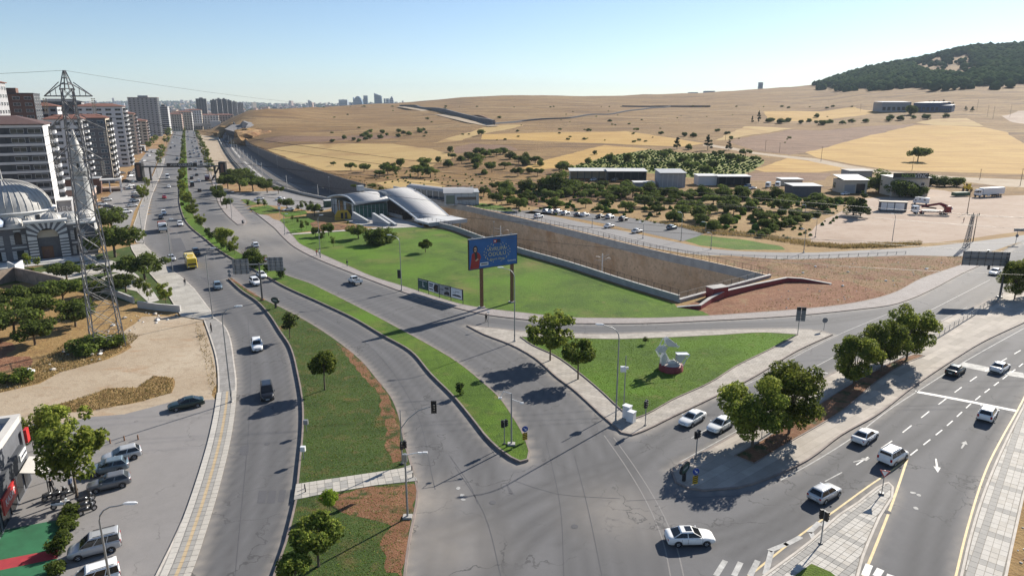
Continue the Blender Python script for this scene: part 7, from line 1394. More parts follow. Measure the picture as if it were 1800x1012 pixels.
# excavator-like yellow machine and container
q, rz = pose(1700, 336, 1690, 334); t = thing('loader', 'yellow construction machine beside the white lorry', 'loader', (*q, .03), rz); MB().box((0, 0, 1.6), (4.2, 2.2, 1.2)).obj('body', 'paint_yellow', t); MB().box((-.4, 0, 3.0), (1.6, 1.7, 1.6)).obj('cab', 'paint_yellow', t); MB().box((-.4, 0, 3.15), (1.5, 1.74, .9)).obj('cab_window', 'glass', t); MB().bar((1.8, 0, 2.0), (4.2, 0, 3.6), .45).obj('arm', 'paint_yellow', t); wheels(t, (-1.4, 1.4), 1.1, .7, .5)
q, rz = pose(1688, 345, 1700, 344.6); t = thing('container', 'long low green skip container left of the white lorry', 'container', (*q, .03), rz); MB().box((0, 0, 1.1), (8, 2.4, 1.6)).obj('tub', 'skip_green', t)
for x in (-3, -1, 1, 3): MB().box((x, -1.22, 1.1), (.15, .1, 1.5)).obj('rib', 'skip_green', t)
# motorbikes
def bike(px, py, hx, hy, label, col, z=.05):
    q, rz = pose(px, py, hx, hy); t = thing('motorbike', label, 'motorbike', (*q, z), rz, 'motorbikes parked by the turf')
    for x in (-.62, .66): w_ = MB().tube([(x, -.07, .3), (x, .07, .3)], .3, 16).obj('wheel', 'tyre', t); MB().tube([(x, -.08, .3), (x, .08, .3)], .16, 10).obj('rim', 'rim', w_)
    m = MB(); m.loft([[(x, -w_, z0), (x, w_, z0), (x, w_ * .8, z1), (x, -w_ * .8, z1)] for x, w_, z0, z1 in ((-.85, .08, .62, .74), (-.4, .17, .42, .78), (.05, .19, .35, .72), (.2, .17, .3, .5), (.32, .15, .3, .55))], 0, True); m.loft([[(.36, -.2, .45), (.36, .2, .45), (.44, .16, .95), (.44, -.16, .95)], [(.5, -.14, .5), (.5, .14, .5), (.52, .1, 1.0), (.52, -.1, 1.0)]], 0, True); m.obj('body', 'paint_' + col, t)
    MB().loft([[(-.75, -.12, .76), (-.75, .12, .76), (-.75, .1, .86), (-.75, -.1, .86)], [(.0, -.16, .72), (.0, .16, .72), (.0, .13, .82), (.0, -.13, .82)]], 0, True).obj('saddle', 'black', t); MB().bar((.66, 0, .3), (.42, 0, 1.02), .07).obj('fork', 'steel', t); MB().bar((.4, -.33, 1.05), (.4, .33, 1.05), .04).obj('handlebar', 'black', t); MB().box((.62, 0, .66), (.38, .14, .05)).obj('front_mudguard', 'paint_' + col, t); MB().box((.56, 0, .9), (.08, .16, .14)).obj('headlight', 'headlamp', t)
for px, py, hx, hy, l, c in ((108, 893, 121, 890, 'white scooter standing alone by the green turf', 'white'), (152, 884, 165, 878, 'black motorbike first of the three side by side near the tree', 'black'), (152, 893, 166, 887, 'dark motorbike in the middle of three side by side', 'dark'), (154, 902, 168, 896, 'black motorbike nearest the low bushes of the turf', 'black'), (122, 872, 134, 866, 'dark motorbike in the tree shade beside the blue box', 'dark'), (106, 874, 118, 868, 'black motorbike in the middle of the shaded row', 'black'), (90, 876, 102, 870, 'dark motorbike nearest the shop in the shaded row', 'dark')): bike(px, py, hx, hy, l, c)
# ================================================================ STREET FURNITURE
def direction(px, py, hx, hy):
    q, h = Vector(G(px, py)), Vector(G(hx, hy)); return math.atan2(h.y - q.y, h.x - q.x)
def lamp(px, py, top, hx, label, group='street lamps', mat_='galv', z=.14, arm=None, H=None):
    H = H or hgt(px, py, top, z); X, Y = G(px, py, z); s = 1 if hx > 0 else -1; A = arm or abs(hx)
    t = thing('street_lamp', label, 'street lamp', (X, Y, z), 0, group)
    pts = [(0, 0, 0), (0, 0, H * .5), (0, 0, H * .86)] + [(s * A * (1 - math.cos(a)) * .75, 0, H * .86 + H * .12 * math.sin(a)) for a in (.35, .75, 1.15, 1.57)] + [(s * A, 0, H * .995)]
    MB().tube(pts, [.11, .09, .07, .065, .06, .055, .05, .05], 8).obj('pole', mat_, t); MB().loft([[(s * (A + o), -w_, H + z0) , (s * (A + o), w_, H + z0), (s * (A + o), w_ * .7, H + z1), (s * (A + o), -w_ * .7, H + z1)] for o, w_, z0, z1 in ((-.15, .06, -.05, .03), (.15, .15, -.06, .10), (.75, .15, -.03, .12), (.95, .06, .02, .08))], 0, False).obj('lamp_head', 'white_metal', t)
    MB().box((0, 0, .12), (.4, .4, .24)).obj('foot', 'concrete', t); MB().box((0, -.1, 1.1), (.13, .06, .45)).obj('hatch', 'dark_steel', t); return t
lamp(407, 706, 538, 2.0, 'curved lamp post on the left pavement beside the green island road')
lamp(374, 559, 436, 1.2, 'lamp post at the lower corner of the tiled plaza')
lamp(304, 478, 385, .8, 'lamp post on the plaza edge left of the yellow bus')
lamp(252.5, 428, 362, .8, 'lamp post on the plaza corner beside the truck')
lamp(206, 1092, 884, 2.2, 'curved lamp post rising from the bottom edge over the silver van', z=.02)
lamp(904.5, 600, 470, -2.0, 'lamp post on the triangle pavement right of the big billboard')
lamp(1082, 742, 570, -2.1, 'tall lamp post at the triangle corner beside the white cabinets')
t8 = lamp(706, 510, 413, -1.8, 'lamp post carrying a small black banner beside the lawn', z=.15)
lamp(563.5, 452, 378, .6, 'lamp post by the two walkers on the lawn pavement'); lamp(501, 412, 376, .6, 'thin lamp post at the start of the lawn footpath'); lamp(408, 384, 337, .8, 'lamp post on the narrow pavement by the bus lane')
for q in ((1433, 417, 384), (1412.5, 444, 402), (1567.5, 428, 376), (1564, 350, 326), (1040.7, 400, 379), (1130, 419, 391), (1197, 423, 373), (1249.5, 438, 409), (1415, 380, 360), (1240, 409, 390)): lamp(q[0], q[1], q[2], -.6, 'slim lamp post around the car park and the dirt lot', 'slim lamp posts by the car park', z=.03)
for y in (232, 240, 250, 262, 275, 290, 306, 324, 346):
    lamp(lane_pt(1, 1.06, y), y, y - 3800 / hgt(0, 0, 0, 0) if False else y - 11.5 * 1160 * (SP + (y - 506) / FOC * CP) / 40, -1.6, 'lamp post on the right kerb of the boulevard', 'lamp posts along the boulevard', z=.05); lamp(lane_pt(-1, -.12, y + 5), y + 5, y + 5 - 11.5 * 1160 * (SP + (y + 5 - 506) / FOC * CP) / 40, 1.6, 'lamp post on the left kerb of the boulevard', 'lamp posts along the boulevard', z=.05)
MB().box((-.45, 0, 3.7), (.7, .06, 1.9)).obj('banner', 'black', t8); MB().bar((-.85, 0, 4.7), (0, 0, 4.7), .05).obj('banner_arm', 'galv', t8)
def signal_head(par, x, y, z, rz=0, name='signal_head', sc=1.0):
    h = MB().box((x, y, z), (.32 * sc, .22, .95 * sc), rz).obj(name, 'black', par); m = MB(); c, s = math.cos(rz), math.sin(rz)
    for k in (-.29, 0, .29): m.tube([(x - s * -.1 * -1, y + c * -.1, z + k * sc), (x + s * .26, y - c * .26, z + k * sc - .02)], [.13 * sc, .13 * sc], 8)
    m.obj('visor', 'black', h); return h
def traffic_light(px, py, top, label, rz=0.0, heads=((-.25, 0), (.22, 1.3)), z=.15):
    H = hgt(px, py, top, z); X, Y = G(px, py, z); t = thing('traffic_light', label, 'traffic light', (X, Y, z), rz, 'traffic lights'); MB().tube([(0, 0, 0), (0, 0, H)], [.07, .06], 8).obj('post', 'galv', t); MB().box((0, 0, .06), (.3, .3, .12)).obj('foot', 'dark_steel', t)
    for dx, a in heads: signal_head(t, dx, .0 if a == 0 else .1, H - .45, a)
    return t
traffic_light(886.7, 780, 738, 'traffic light on the grass nose of the median', .4, z=.33)
traffic_light(1134, 748, 704, 'traffic light at the tip of the triangle pavement', .9)
traffic_light(1223, 806, 757, 'traffic light on the paved median next to the oval board', .5)
traffic_light(1442.5, 955, 897, 'traffic light on the small tiled island at the bottom', 2.0)
# arm signal on the green island, camera masts
X, Y = G(707.5, 815, .37); H = hgt(707.5, 815, 720, .37); t = thing('arm_traffic_light', 'traffic light mast with a long curved arm over the middle road', 'traffic light', (X, Y, .37), 0, 'traffic lights')
MB().tube([(0, 0, 0), (0, 0, H)], [.09, .05], 8).obj('mast', 'galv', t); ax = Vector(G(771, 733)) - Vector((X, Y)); ex = (768 - 707) * (G(708, 815)[1] * CP) / FOC
MB().tube([(0, 0, H * .66), (ex * .25, 0, H * .84), (ex * .6, 0, H * .99), (ex, 0, H * 1.06)], [.06, .055, .05, .04], 7).obj('arm', 'galv', t); b = MB().box((ex + .3, 0, H * 1.05), (.62, .08, 1.5)).obj('backboard', 'black', t); signal_head(t, ex + .3, -.1, H * 1.05, 0)
signal_head(t, .0, -.18, H * .36); signal_head(t, .3, .1, H * .36, 1.4); MB().box((0, 0, .08), (.4, .4, .16)).obj('foot', 'dark_steel', t)
def cctv(px, py, top, label, arms, z=.37, box=None):
    X, Y = G(px, py, z); H = hgt(px, py, top, z); t = thing('camera_mast', label, 'camera mast', (X, Y, z), 0, 'camera masts'); MB().tube([(0, 0, 0), (0, 0, H)], [.11, .075], 8).obj('mast', 'galv', t); MB().box((0, 0, .1), (.9, .7, .2)).obj('plinth', 'concrete', t)
    for z1, pts in arms:
        MB().tube([(x, y, H + zz) for x, y, zz in pts], .04, 6).obj('arm', 'white_metal', t); e = pts[-1]; MB().box((e[0], e[1], H + e[2] - .06), (.45, .18, .17)).obj('camera', 'white_metal', t)
    if box: MB().box((box[0], -.14, H * box[1]), (.45, .3, .8)).obj('box', 'galv', t)
    return t
cctv(899, 781, 691, 'camera mast with two bent white arms on the median nose', [(0, [(0, 0, -.05), (-.9, 0, .25), (-1.35, 0, -.55)]), (0, [(0, 0, -.75), (.7, 0, -1.0), (1.25, 0, -1.2)])], .33)
cctv(716.5, 909, 796, 'camera mast with a white arm near the footway strip', [(0, [(0, 0, -.25), (.9, 0, .0), (2.0, 0, .12)]), (0, [(0, 0, -.25), (1.3, 0, .05), (1.5, 0, .08)])], .37, (.0, .94))
X, Y = G(1096.5, 715, .2); H = hgt(1096.5, 715, 625, .2); t = thing('antenna_mast', 'slim mast with white boxes behind the cabinets on the triangle', 'mast', (X, Y, .2)); MB().tube([(0, 0, 0), (0, 0, H)], [.08, .06], 8).obj('mast', 'galv', t); MB().box((-.32, -.1, H * .75), (.75, .4, .75)).obj('equipment_box', 'white_metal', t); MB().box((.25, -.1, H * .77), (.25, .2, .35)).obj('sensor', 'white_metal', t)
for px, py, w_, h_, l in ((1102, 735, 1.0, 1.7, 'taller white utility cabinet at the triangle corner'), (1109, 741, 1.0, 1.35, 'lower white utility cabinet at the triangle corner')):
    X, Y = G(px, py, .15); t = thing('utility_cabinet', l, 'cabinet', (X, Y, .15), -.7, 'white utility cabinets'); MB().box((0, 0, h_ / 2 + .1), (w_, .75, h_)).obj('body', 'white_metal', t); MB().box((0, 0, .05), (w_ + .1, .85, .1)).obj('plinth', 'concrete', t); MB().box((0, -.385, h_ / 2 + .1), (w_ * .86, .02, h_ * .86)).obj('door', 'white_metal', t); MB().box((0, 0, h_ + .14), (w_ + .12, .9, .08)).obj('lid', 'white_metal', t)
for px, py, l in ((539, 758, 'small grey box on a stub beside the left kerb of the green island'), (534, 806, 'small white box on a post on the left kerb of the green island')):
    X, Y = G(px, py, .37); t = thing('control_box', l, 'box', (X, Y, .37), 0, 'small boxes on the green island'); MB().tube([(0, 0, 0), (0, 0, 1.0)], .05, 6).obj('post', 'galv', t); MB().box((0, 0, 1.3), (.55, .4, .6)).obj('box', 'white_metal' if px < 536 else 'galv', t)
# signs
def sign_disc(t, z, r_, face, back='galv', y=-.06, rz=0, ring_=None):
    d = MB().tube([(0, y, z), (0, y - .03, z)], r_, 20).obj('sign_face', face, t)
    if ring_: MB().tube([(0, y - .031, z), (0, y - .036, z)], r_ * .68, 18).obj('sign_centre', ring_, d)
    MB().tube([(0, y + .03, z), (0, y, z)], r_ * .96, 16).obj('sign_back', back, d); return d
for px, py, z, l in ((922.5, 776, .33, 'blue keep right arrow sign with black and yellow chevron on the median nose'), (1221, 853, .15, 'blue keep right arrow sign with chevron in the tree shade')):
    X, Y = G(px, py, z); t = thing('keep_right_sign', l, 'road sign', (X, Y, z), .2, 'keep right signs'); MB().tube([(0, 0, 0), (0, 0, 1.9)], .04, 6).obj('post', 'galv', t); d = sign_disc(t, 1.75, .38, 'sign_blue'); MB().add([(x, -.1, 1.75 + zz) for x, zz in ((-.2, .14), (-.14, .2), (.08, -.02), (.14, .06), (.2, -.2), (-.06, -.14), (.02, -.08))], [(0, 1, 2, 3, 4, 5, 6)]).obj('arrow', 'print_white', d)
    b = MB().box((0, -.05, .75), (.6, .05, .95)).obj('chevron_panel', 'sign_yellow', t); m = MB()
    for k in range(4): m.add([(-.3, -.08, .35 + k * .24), (.3, -.08, .47 + k * .24), (.3, -.08, .59 + k * .24), (-.3, -.08, .47 + k * .24)], [(0, 1, 2, 3)])
    m.obj('chevron_stripe', 'black', b)
for px, py, z, l, rz in ((1202, 845, .15, 'dark green oval board on a stub at the nose of the paved median', .9), (485, 541, .37, 'dark oval board seen from behind on the point of the green island', -.5)):
    X, Y = G(px, py, z); t = thing('oval_board', l, 'sign', (X, Y, z), rz, 'oval boards'); MB().box((0, 0, .55), (.35, .3, 1.1)).obj('stub', 'black', t); m = MB(); m.tube([(0, -.1, 0), (0, .1, 0)], .85, 24); m.v = [(x * 1.35, y, 1.6 + zz * .78) for x, y, zz in m.v]; m.obj('board', 'black', t); m = MB(); m.tube([(0, -.115, 0), (0, -.1, 0)], .72, 24); m.v = [(x * 1.3, y, 1.6 + zz * .72) for x, y, zz in m.v]; m.obj('face', 'sign_green', t); MB().box((0, -.13, 1.62), (1.1, .02, .22)).obj('emblem', 'worn_paint', t)
X, Y = G(1549.5, 868, .15); H = hgt(1549.5, 868, 826, .15); t = thing('give_way_sign', 'white give way triangle sign on the tip of the tiled island', 'road sign', (X, Y, .15), -.35); MB().tube([(0, 0, 0), (0, 0, H)], .05, 7).obj('post', 'galv', t); MB().box((0, 0, .1), (.45, .45, .2)).obj('foot', 'dark_steel', t)
MB().add([(-.5, -.06, H), (.5, -.06, H), (0, -.06, H - .85), (-.5, -.03, H), (.5, -.03, H), (0, -.03, H - .85)], [(0, 2, 1), (3, 4, 5), (0, 1, 4, 3), (1, 2, 5, 4), (2, 0, 3, 5)]).obj('triangle', 'sign_red', t); MB().add([(-.34, -.075, H - .09), (.34, -.075, H - .09), (0, -.075, H - .68)], [(0, 2, 1)]).obj('triangle_face', 'print_white', t)
for px, py, top, z, l, r_, two in ((492.5, 387, 357, .15, 'red bordered round sign on a tall post before the station car park', .55, True), (404.5, 491, 474, .37, 'two round signs on a post at the point of the green island', .42, True), (469, 471, 452, .33, 'round red bordered sign behind the right sign board', .5, False), (1448, 580, 558, .15, 'grey round sign back on the far tip of the triangle', .5, False)):
    X, Y = G(px, py, z); H = hgt(px, py, top, z); t = thing('round_sign', l, 'road sign', (X, Y, z), 0, 'round road signs'); MB().tube([(0, 0, 0), (0, 0, H)], .045, 6).obj('post', 'galv', t); sign_disc(t, H - r_, r_, 'sign_back' if px in (1448, 404.5) else 'sign_red', 'galv', -.06, 0, None if px in (1448, 404.5) else 'print_white')
    if two: sign_disc(t, H - r_ * 3.2, r_, 'sign_back' if px == 404.5 else 'print_white')
X, Y = G(1402, 588, .15); H = hgt(1402, 588, 539, .15); t = thing('direction_sign', 'grey double panel direction sign on the far tip of the triangle', 'sign', (X, Y, .15), -.1); MB().tube([(0, 0, 0), (0, 0, H)], .07, 7).obj('post', 'galv', t)
for s in (0, 1): MB().box((-.25 + s * .85, -.1, H - 1.35), (.78, .06, 2.6)).obj('panel', 'sign_back', t); MB().box((-.25 + s * .85, -.14, H - .35), (.76, .03, .5)).obj('panel_cap', 'black', t)
for k in range(4): MB().box((.17, -.15, H - .75 - k * .5), (1.5, .03, .05)).obj('panel_rib', 'dark_steel', t)
def panel_back(t, x0, x1, z0, z1, nv, y=0.0, n=2):
    w_ = (x1 - x0) / nv
    for i in range(nv): MB().box((x0 + w_ * (i + .5), y, (z0 + z1) / 2), (w_ - .03, .05, z1 - z0)).obj('sign_panel', 'sign_back', t)
    for i in range(nv + 1 if nv > 3 else nv): MB().box((x0 + w_ * (i + (.5 if nv <= 3 else 0)), y - .09, (z0 + z1) / 2), (.09, .12, z1 - z0 + .12)).obj('stiffener', 'dark_steel', t)
    for k in range(n): MB().box(((x0 + x1) / 2, y - .2, z0 + (z1 - z0) * (k + .55) / (n + .1)), (x1 - x0, .1, .12)).obj('rail', 'galv', t)
X, Y = G(461.5, 529, .17); H = hgt(461.5, 529, 466, .17); k_ = (Y * CP) / FOC * 1.02; t = thing('sign_gantry', 'T shaped gantry with two blue grey sign backs over the middle road', 'sign gantry', (X, Y, .37), .12); MB().tube([(0, 0, 0), (0, 0, H + .3)], [.2, .16], 10).obj('post', 'dark_steel', t); MB().box((0, 0, .15), (.7, .7, .3)).obj('foot', 'rust', t); MB().box((0, 0, H), ((499 - 414) * k_, .16, .2)).obj('crossbar', 'galv', t)
panel_back(t, (411 - 458) * k_, (441 - 459) * k_, H - 2.0, H + 1.2, 3); panel_back(t, (472 - 457) * k_, (499 - 456) * k_, H - 1.5, H + 1.4, 3)
X, Y = G(1757, 523, .15); H = hgt(1757, 523, 446, .15); k_ = (Y * CP) / FOC * 1.02; t = thing('sign_gantry', 'tall cantilever post holding a wide grey sign back over the right road', 'sign gantry', (X, Y, .15), -.16); MB().tube([(0, 0, 0), (0, 0, H + .2)], [.24, .18], 10).obj('post', 'dark_steel', t); MB().box((0, 0, .15), (.9, .9, .3)).obj('foot', 'dark_steel', t); panel_back(t, -74 * k_, .4, H - 2.75, H + .35, 6); MB().tube([(-33 * k_, 0, H + .3), (-33 * k_, 0, H + .7)], [.12, .3], 8).obj('lamp', 'black', t); MB().box((-35 * k_, -.3, H - 1.2), (70 * k_, .16, .2)).obj('arm', 'dark_steel', t); MB().box((-28 * k_, -.1, H - 3.1), (.4, .3, .9)).obj('sensor', 'black', t)
# billboard with its print

A, B = Vector(G(848, 541.5, .1)), Vector(G(901, 532, .1)); c_ = (A + B) / 2; d_ = (B - A); rz = math.atan2(d_.y, d_.x); sp = d_.length; zb, zt2 = hgt(848, 541.5, 472), hgt(848, 541.5, 419)
t = thing('billboard', 'large blue billboard on two tall posts with a person in red and laurel wreath', 'billboard', (c_.x, c_.y, .1), rz)
for s in (-1, 1): MB().box((s * sp / 2, .25, zb / 2 + .6), (.55, .55, zb + 1.2)).obj('post', 'rust', t); MB().box((s * sp / 2, .25, .15), (1.1, 1.1, .3)).obj('foot', 'concrete', t)
W = 99 * (c_.y * CP - (10 - 40) * SP) / FOC; x0, x1 = -sp / 2 - W * .27, -sp / 2 + W * .73; wc = (x0 + x1) / 2
MB().box((wc, 0, (zb + zt2) / 2), (W, .35, zt2 - zb)).obj('panel', 'black_metal', t); f = MB().box((wc, -.185, (zb + zt2) / 2), (W - .25, .02, zt2 - zb - .25)).obj('poster', 'print_blue', t); MB().box((wc, -.03, zt2 + .03), (W + .1, .5, .08)).obj('top_rail', 'galv', t)
for i in range(5): MB().box((x0 + W * (i + .5) / 5, .35, zt2 + .15), (.25, .3, .25)).obj('floodlight', 'galv', t)
hh = zt2 - zb; u = lambda a: x0 + a * W; vz = lambda b: zb + b * hh; RX = (PI / 2, 0, 0)
def pr(pts, mat_, y=-.2, name='print'): return MB().add([(u(a), y, vz(b)) for a, b in pts], [tuple(range(len(pts)))]).obj(name, mat_, f) if True else None
pr([(.02, .03), (.05, .34), (.06, .52), (.10, .57), (.17, .57), (.22, .50), (.245, .38), (.215, .30), (.20, .03)], 'print_red', -.20); pr([(.125, .30), (.115, .55), (.16, .56), (.175, .44), (.16, .30)], 'print_dark', -.206)
pr([(.13 + .048 * math.cos(a), .66 + .125 * math.sin(a)) for a in np.linspace(0, 6.0, 16)], 'print_dark', -.208); pr([(.131 + .028 * math.cos(a), .655 + .08 * math.sin(a)) for a in np.linspace(0, 6.0, 16)], 'print_skin', -.214); pr([(.12, .30), (.17, .36), (.20, .33), (.15, .27)], 'print_skin', -.212); pr([(.108, .67), (.126, .67), (.126, .64), (.108, .64)], 'print_dark', -.22); pr([(.134, .67), (.152, .67), (.152, .64), (.134, .64)], 'print_dark', -.22)
text('AVRUPA', f, (u(.575), -.21, vz(.60)), hh * .175, 'print_gold', RX, sx=1.05); text('ÖDÜLÜ', f, (u(.575), -.21, vz(.43)), hh * .175, 'print_gold', RX, sx=1.15); text('Hayırlı Olsun', f, (u(.575), -.21, vz(.27)), hh * .10, 'print_gold', RX)
pr([(.50, .80), (.57, .80), (.57, .92), (.50, .92)], 'print_red', -.205); pr([(.57, .80), (.645, .80), (.645, .92), (.57, .92)], 'print_navy', -.205); pr([(.515, .84), (.55, .84), (.55, .88), (.515, .88)], 'print_white', -.211); pr([(.225, .10), (.39, .10), (.39, .20), (.225, .20)], 'print_white', -.205); pr([(.24, .13), (.375, .13), (.375, .17), (.24, .17)], 'print_navy', -.211); text('Gaziantep', f, (u(.88), -.21, vz(.15)), hh * .085, 'print_white', RX)
for s in (-1, 1):
    for k in range(8):
        a = -1.15 + k * .33; cx_, cz = .575 + s * .25 * math.cos(a) , .47 + .30 * math.sin(a); tx, tz = -s * math.sin(a), math.cos(a)
        for q in (-1, 1): e = (cx_ + q * s * .018, cz + q * .02); pr([(e[0] - tx * .012 * s * s, e[1] - .02), (e[0] + q * s * .012, e[1] + .005), (e[0] + tx * .016, e[1] + .045), (e[0] - q * s * .004, e[1] + .01)], 'print_gold', -.206)
# row of four small advertising boards
PB = [(735.5, 513.5), (753.5, 518.4), (772.5, 524.6), (792.6, 530), (813.7, 535.7)]; pb = [Vector(G(*q)) for q in PB]; H1 = hgt(735.5, 513.5, 489)
for i in range(4):
    a, b = pb[i], pb[i + 1]; L = (b - a).length; rz = math.atan2((b - a).y, (b - a).x); l = ('green advertising board with a big white letter, first in the row', 'advertising board with blue print and dark photo, second in the row', 'pale advertising board with dark lettering, third in the row', 'white advertising board showing a dark car, last in the row')[i]
    t = thing('advertising_board', l, 'advertising board', (*a, .1), rz, 'row of advertising boards by the lawn')
    for x in ((0, L) if i == 3 else (0,)): MB().box((x, .05, H1 / 2), (.10, .12, H1)).obj('post', 'dark_steel', t)
    MB().box((L / 2, 0, H1 * .63), (L - .14, .1, H1 * .72)).obj('frame', 'black_metal', t); f = MB().box((L / 2, -.06, H1 * .63), (L - .34, .02, H1 * .72 - .2)).obj('poster', ('print_teal', 'print_white', 'worn_paint', 'print_white')[i], t); z0, z1 = H1 * .30, H1 * .96
    pp = lambda pts, mt: MB().add([(x * L, -.08, z0 + y * (z1 - z0)) for x, y in pts], [tuple(range(len(pts)))]).obj('print', mt, f)
    if i == 0: text('L', f, (L * .55, -.08, H1 * .62), 1.5, 'print_white', RX); pp([(.08, .88), (.92, .88), (.92, .93), (.08, .93)], 'print_white')
    if i == 1: pp([(.55, .08), (.93, .08), (.93, .92), (.62, .92), (.5, .5)], 'print_dark'); pp([(.64, .3), (.8, .3), (.84, .66), (.68, .72)], 'rust'); pp([(.1, .7), (.48, .7), (.48, .85), (.1, .85)], 'print_navy'); pp([(.1, .5), (.44, .5), (.44, .62), (.1, .62)], 'print_navy'); pp([(.1, .18), (.46, .18), (.46, .3), (.1, .3)], 'print_dark')
    if i == 2: pp([(.5, .7), (.85, .7), (.85, .86), (.5, .86)], 'print_dark'); pp([(.45, .1), (.9, .1), (.9, .42), (.7, .46), (.45, .3)], 'print_dark'); pp([(.12, .5), (.4, .5), (.4, .58), (.12, .58)], 'print_navy')
    if i == 3: pp([(.16, .2), (.88, .2), (.88, .30), (.72, .38), (.36, .38), (.16, .30)], 'print_dark'); pp([(.4, .66), (.75, .66), (.75, .71), (.4, .71)], 'print_navy'); pp([(.2, .55), (.45, .55), (.45, .59), (.2, .59)], 'print_navy')
# sculpture
X, Y = G(1179, 650, .22); kx = (Y * CP + 8) / FOC; t = thing('sculpture', 'white angular metal bird sculpture on a round dark red plinth', 'sculpture', (X, Y, .22), .15); MB().lathe([(0.0, 1.02), (1.6, 1.02), (1.72, 1.0), (1.85, .9), (1.9, .0)], 28).obj('plinth', 'red_paint', t); MB().lathe([(0, 1.18), (.7, 1.12), (1.5, 1.03)], 20).obj('pebble_top', 'stone', t)
kx *= .98; sx = lambda p: (p - 1179) * kx; sz = lambda p: (643 - p) * kx * 1.04
def plate(pts, y0, y1, name='steel_plate', mt='white_metal'):
    m = MB(); n = len(pts); v = [(sx(a), y0, sz(b)) for a, b in pts] + [(sx(a), y1, sz(b)) for a, b in pts]; m.add(v, [tuple(range(n)), tuple(reversed(range(n, 2 * n)))] + [(i, (i + 1) % n, n + (i + 1) % n, n + i) for i in range(n)]); return m.obj(name, mt, t)
flat_mat('sculpt_white', (.56, .58, .60), .45, .2, .08)
for pts in ([(1159, 635), (1158.5, 616), (1161.5, 612), (1168, 626), (1164.5, 634)], [(1161.5, 612), (1165.5, 607.5), (1172, 621.7), (1168.5, 624.6)], [(1169, 624), (1187, 626.5), (1190, 638), (1182, 637), (1170, 629)], [(1188, 626), (1188.7, 615), (1206, 617), (1196, 630)], [(1148.4, 606), (1155.5, 598), (1169, 598), (1164.4, 607.5), (1155, 608.6)], [(1162.6, 585), (1169, 582), (1188.7, 596.8), (1185.8, 599), (1169, 597.4)]):
    plate(pts, -.42, -.34, mt='sculpt_white'); plate(pts, .34, .42, mt='sculpt_white')
for a, b in (((1188, 613), (1211, 614)), ((1211, 614), (1194, 636)), ((1185, 624), (1196, 638)), ((1170, 624), (1164, 609)), ((1164, 608), (1172, 622)), ((1163, 586), (1157, 600)), ((1150, 606), (1158, 620)), ((1190, 596), (1186, 600)), ((1200, 634), (1205, 620))):
    for y in (-.6, .6): MB().bar((sx(a[0]), y, sz(a[1])), (sx(b[0]), y, sz(b[1])), .09).obj('steel_tube', 'white_metal', t)
MB().add([(sx(1188), -.6, sz(613)), (sx(1211), -.6, sz(614)), (sx(1211), .6, sz(614)), (sx(1188), .6, sz(613))], [(0, 1, 2, 3)]).obj('steel_plate', 'sculpt_white', t)
# fences
def fence(name, lines, label, cat, h, step, group=None, mat_='black_metal', z=.0, rails=(.12, .95), bars=0, pw=.06, bw=.02):
    t = thing(name, label, cat, (0, 0, 0), 0, group); zf = z if callable(z) else (lambda x, y: z); n = 0; rest = MB(); rl = MB(); br = MB()
    for ln in lines:
        w_ = walk(ln, step)
        for (q, d) in w_:
            a = math.atan2(d.y, d.x); z0 = zf(q.x, q.y)
            if n < 150: MB().box((0, 0, h / 2), (pw, pw, h)).obj('post', mat_, t, (q.x, q.y, z0), a)
            else: rest.box((q.x, q.y, z0 + h / 2), (pw, pw, h), a)
            n += 1
        for (q, d), (q2, d2) in zip(w_, w_[1:]):
            z0, z1 = zf(q.x, q.y), zf(q2.x, q2.y)
            for r_ in rails: rl.bar((q.x, q.y, z0 + h * r_), (q2.x, q2.y, z1 + h * r_), .045)
            for k in range(bars): f_ = (k + .5) / bars; p = q + (q2 - q) * f_; zz = z0 + (z1 - z0) * f_; br.bar((p.x, p.y, zz + h * rails[0]), (p.x, p.y, zz + h * rails[-1]), bw)
    if rest.v: tag(rest.obj('posts', mat_, t), kind='stuff')
    rl.obj('rail', mat_, t)
    if br.v: tag(br.obj('bars', mat_, t), kind='stuff')
    return t
shift = lambda ln, k: [(Vector(q) + (lambda d: Vector((-d.y, d.x)) * k)((Vector(ln[min(i + 1, len(ln) - 1)]) - Vector(ln[max(i - 1, 0)])).normalized())) for i, q in enumerate(ln)]
fence('metal_fence', [shift(cl[:kL], .0)], 'black railing on the parapet between the big lawn and the cutting', 'fence', 1.3, 2.4, 'railings of the metro cutting', z=1.5, bars=6)
fence('metal_fence', [shift(cl[kL + 1:110], .0)], 'railing on the long parapet by the station car park', 'fence', 1.3, 2.4, 'railings of the metro cutting', 'dark_steel', z=1.1, bars=5, bw=.03)
fence('metal_fence', [shift(cr_[:kR], .35)], 'black railing along the top of the brown retaining wall', 'fence', 1.6, 2.6, 'railings of the metro cutting', z=.55, bars=4)
fence('metal_fence', [shift(cr_[kR + 1:120], .4)], 'black railing along the top of the dark slate wall', 'fence', 1.6, 3.0, 'railings of the metro cutting', z=lambda x, y: .9 + float(hz(x + 3, y)), bars=3, bw=.04)
fence('metal_fence', [[trL[0], trR[0]]], 'short black railing above the red ramp at the end of the cutting', 'fence', 1.3, 3.2, 'railings of the metro cutting', z=.75)
fence('mesh_fence', [gp([(1338, 772), (1440, 708), (1520, 664), (1600, 622), (1655, 591), (1728, 545), (1765, 522)])], 'low steel mesh fence along the soil bed of the paved median', 'fence', 1.25, 2.6, None, 'galv', .2, (.06, .55, .97), 5, .06, .015)
fence('guard_rail', [gc([(1060, 416), (1150, 436), (1245, 449), (1367, 454), (1511, 450), (1598, 446)], 3)], 'long low guard rail along the frontage road', 'guard rail', .85, 3.0, None, 'galv', .03, (.55, .85), 0, .1)
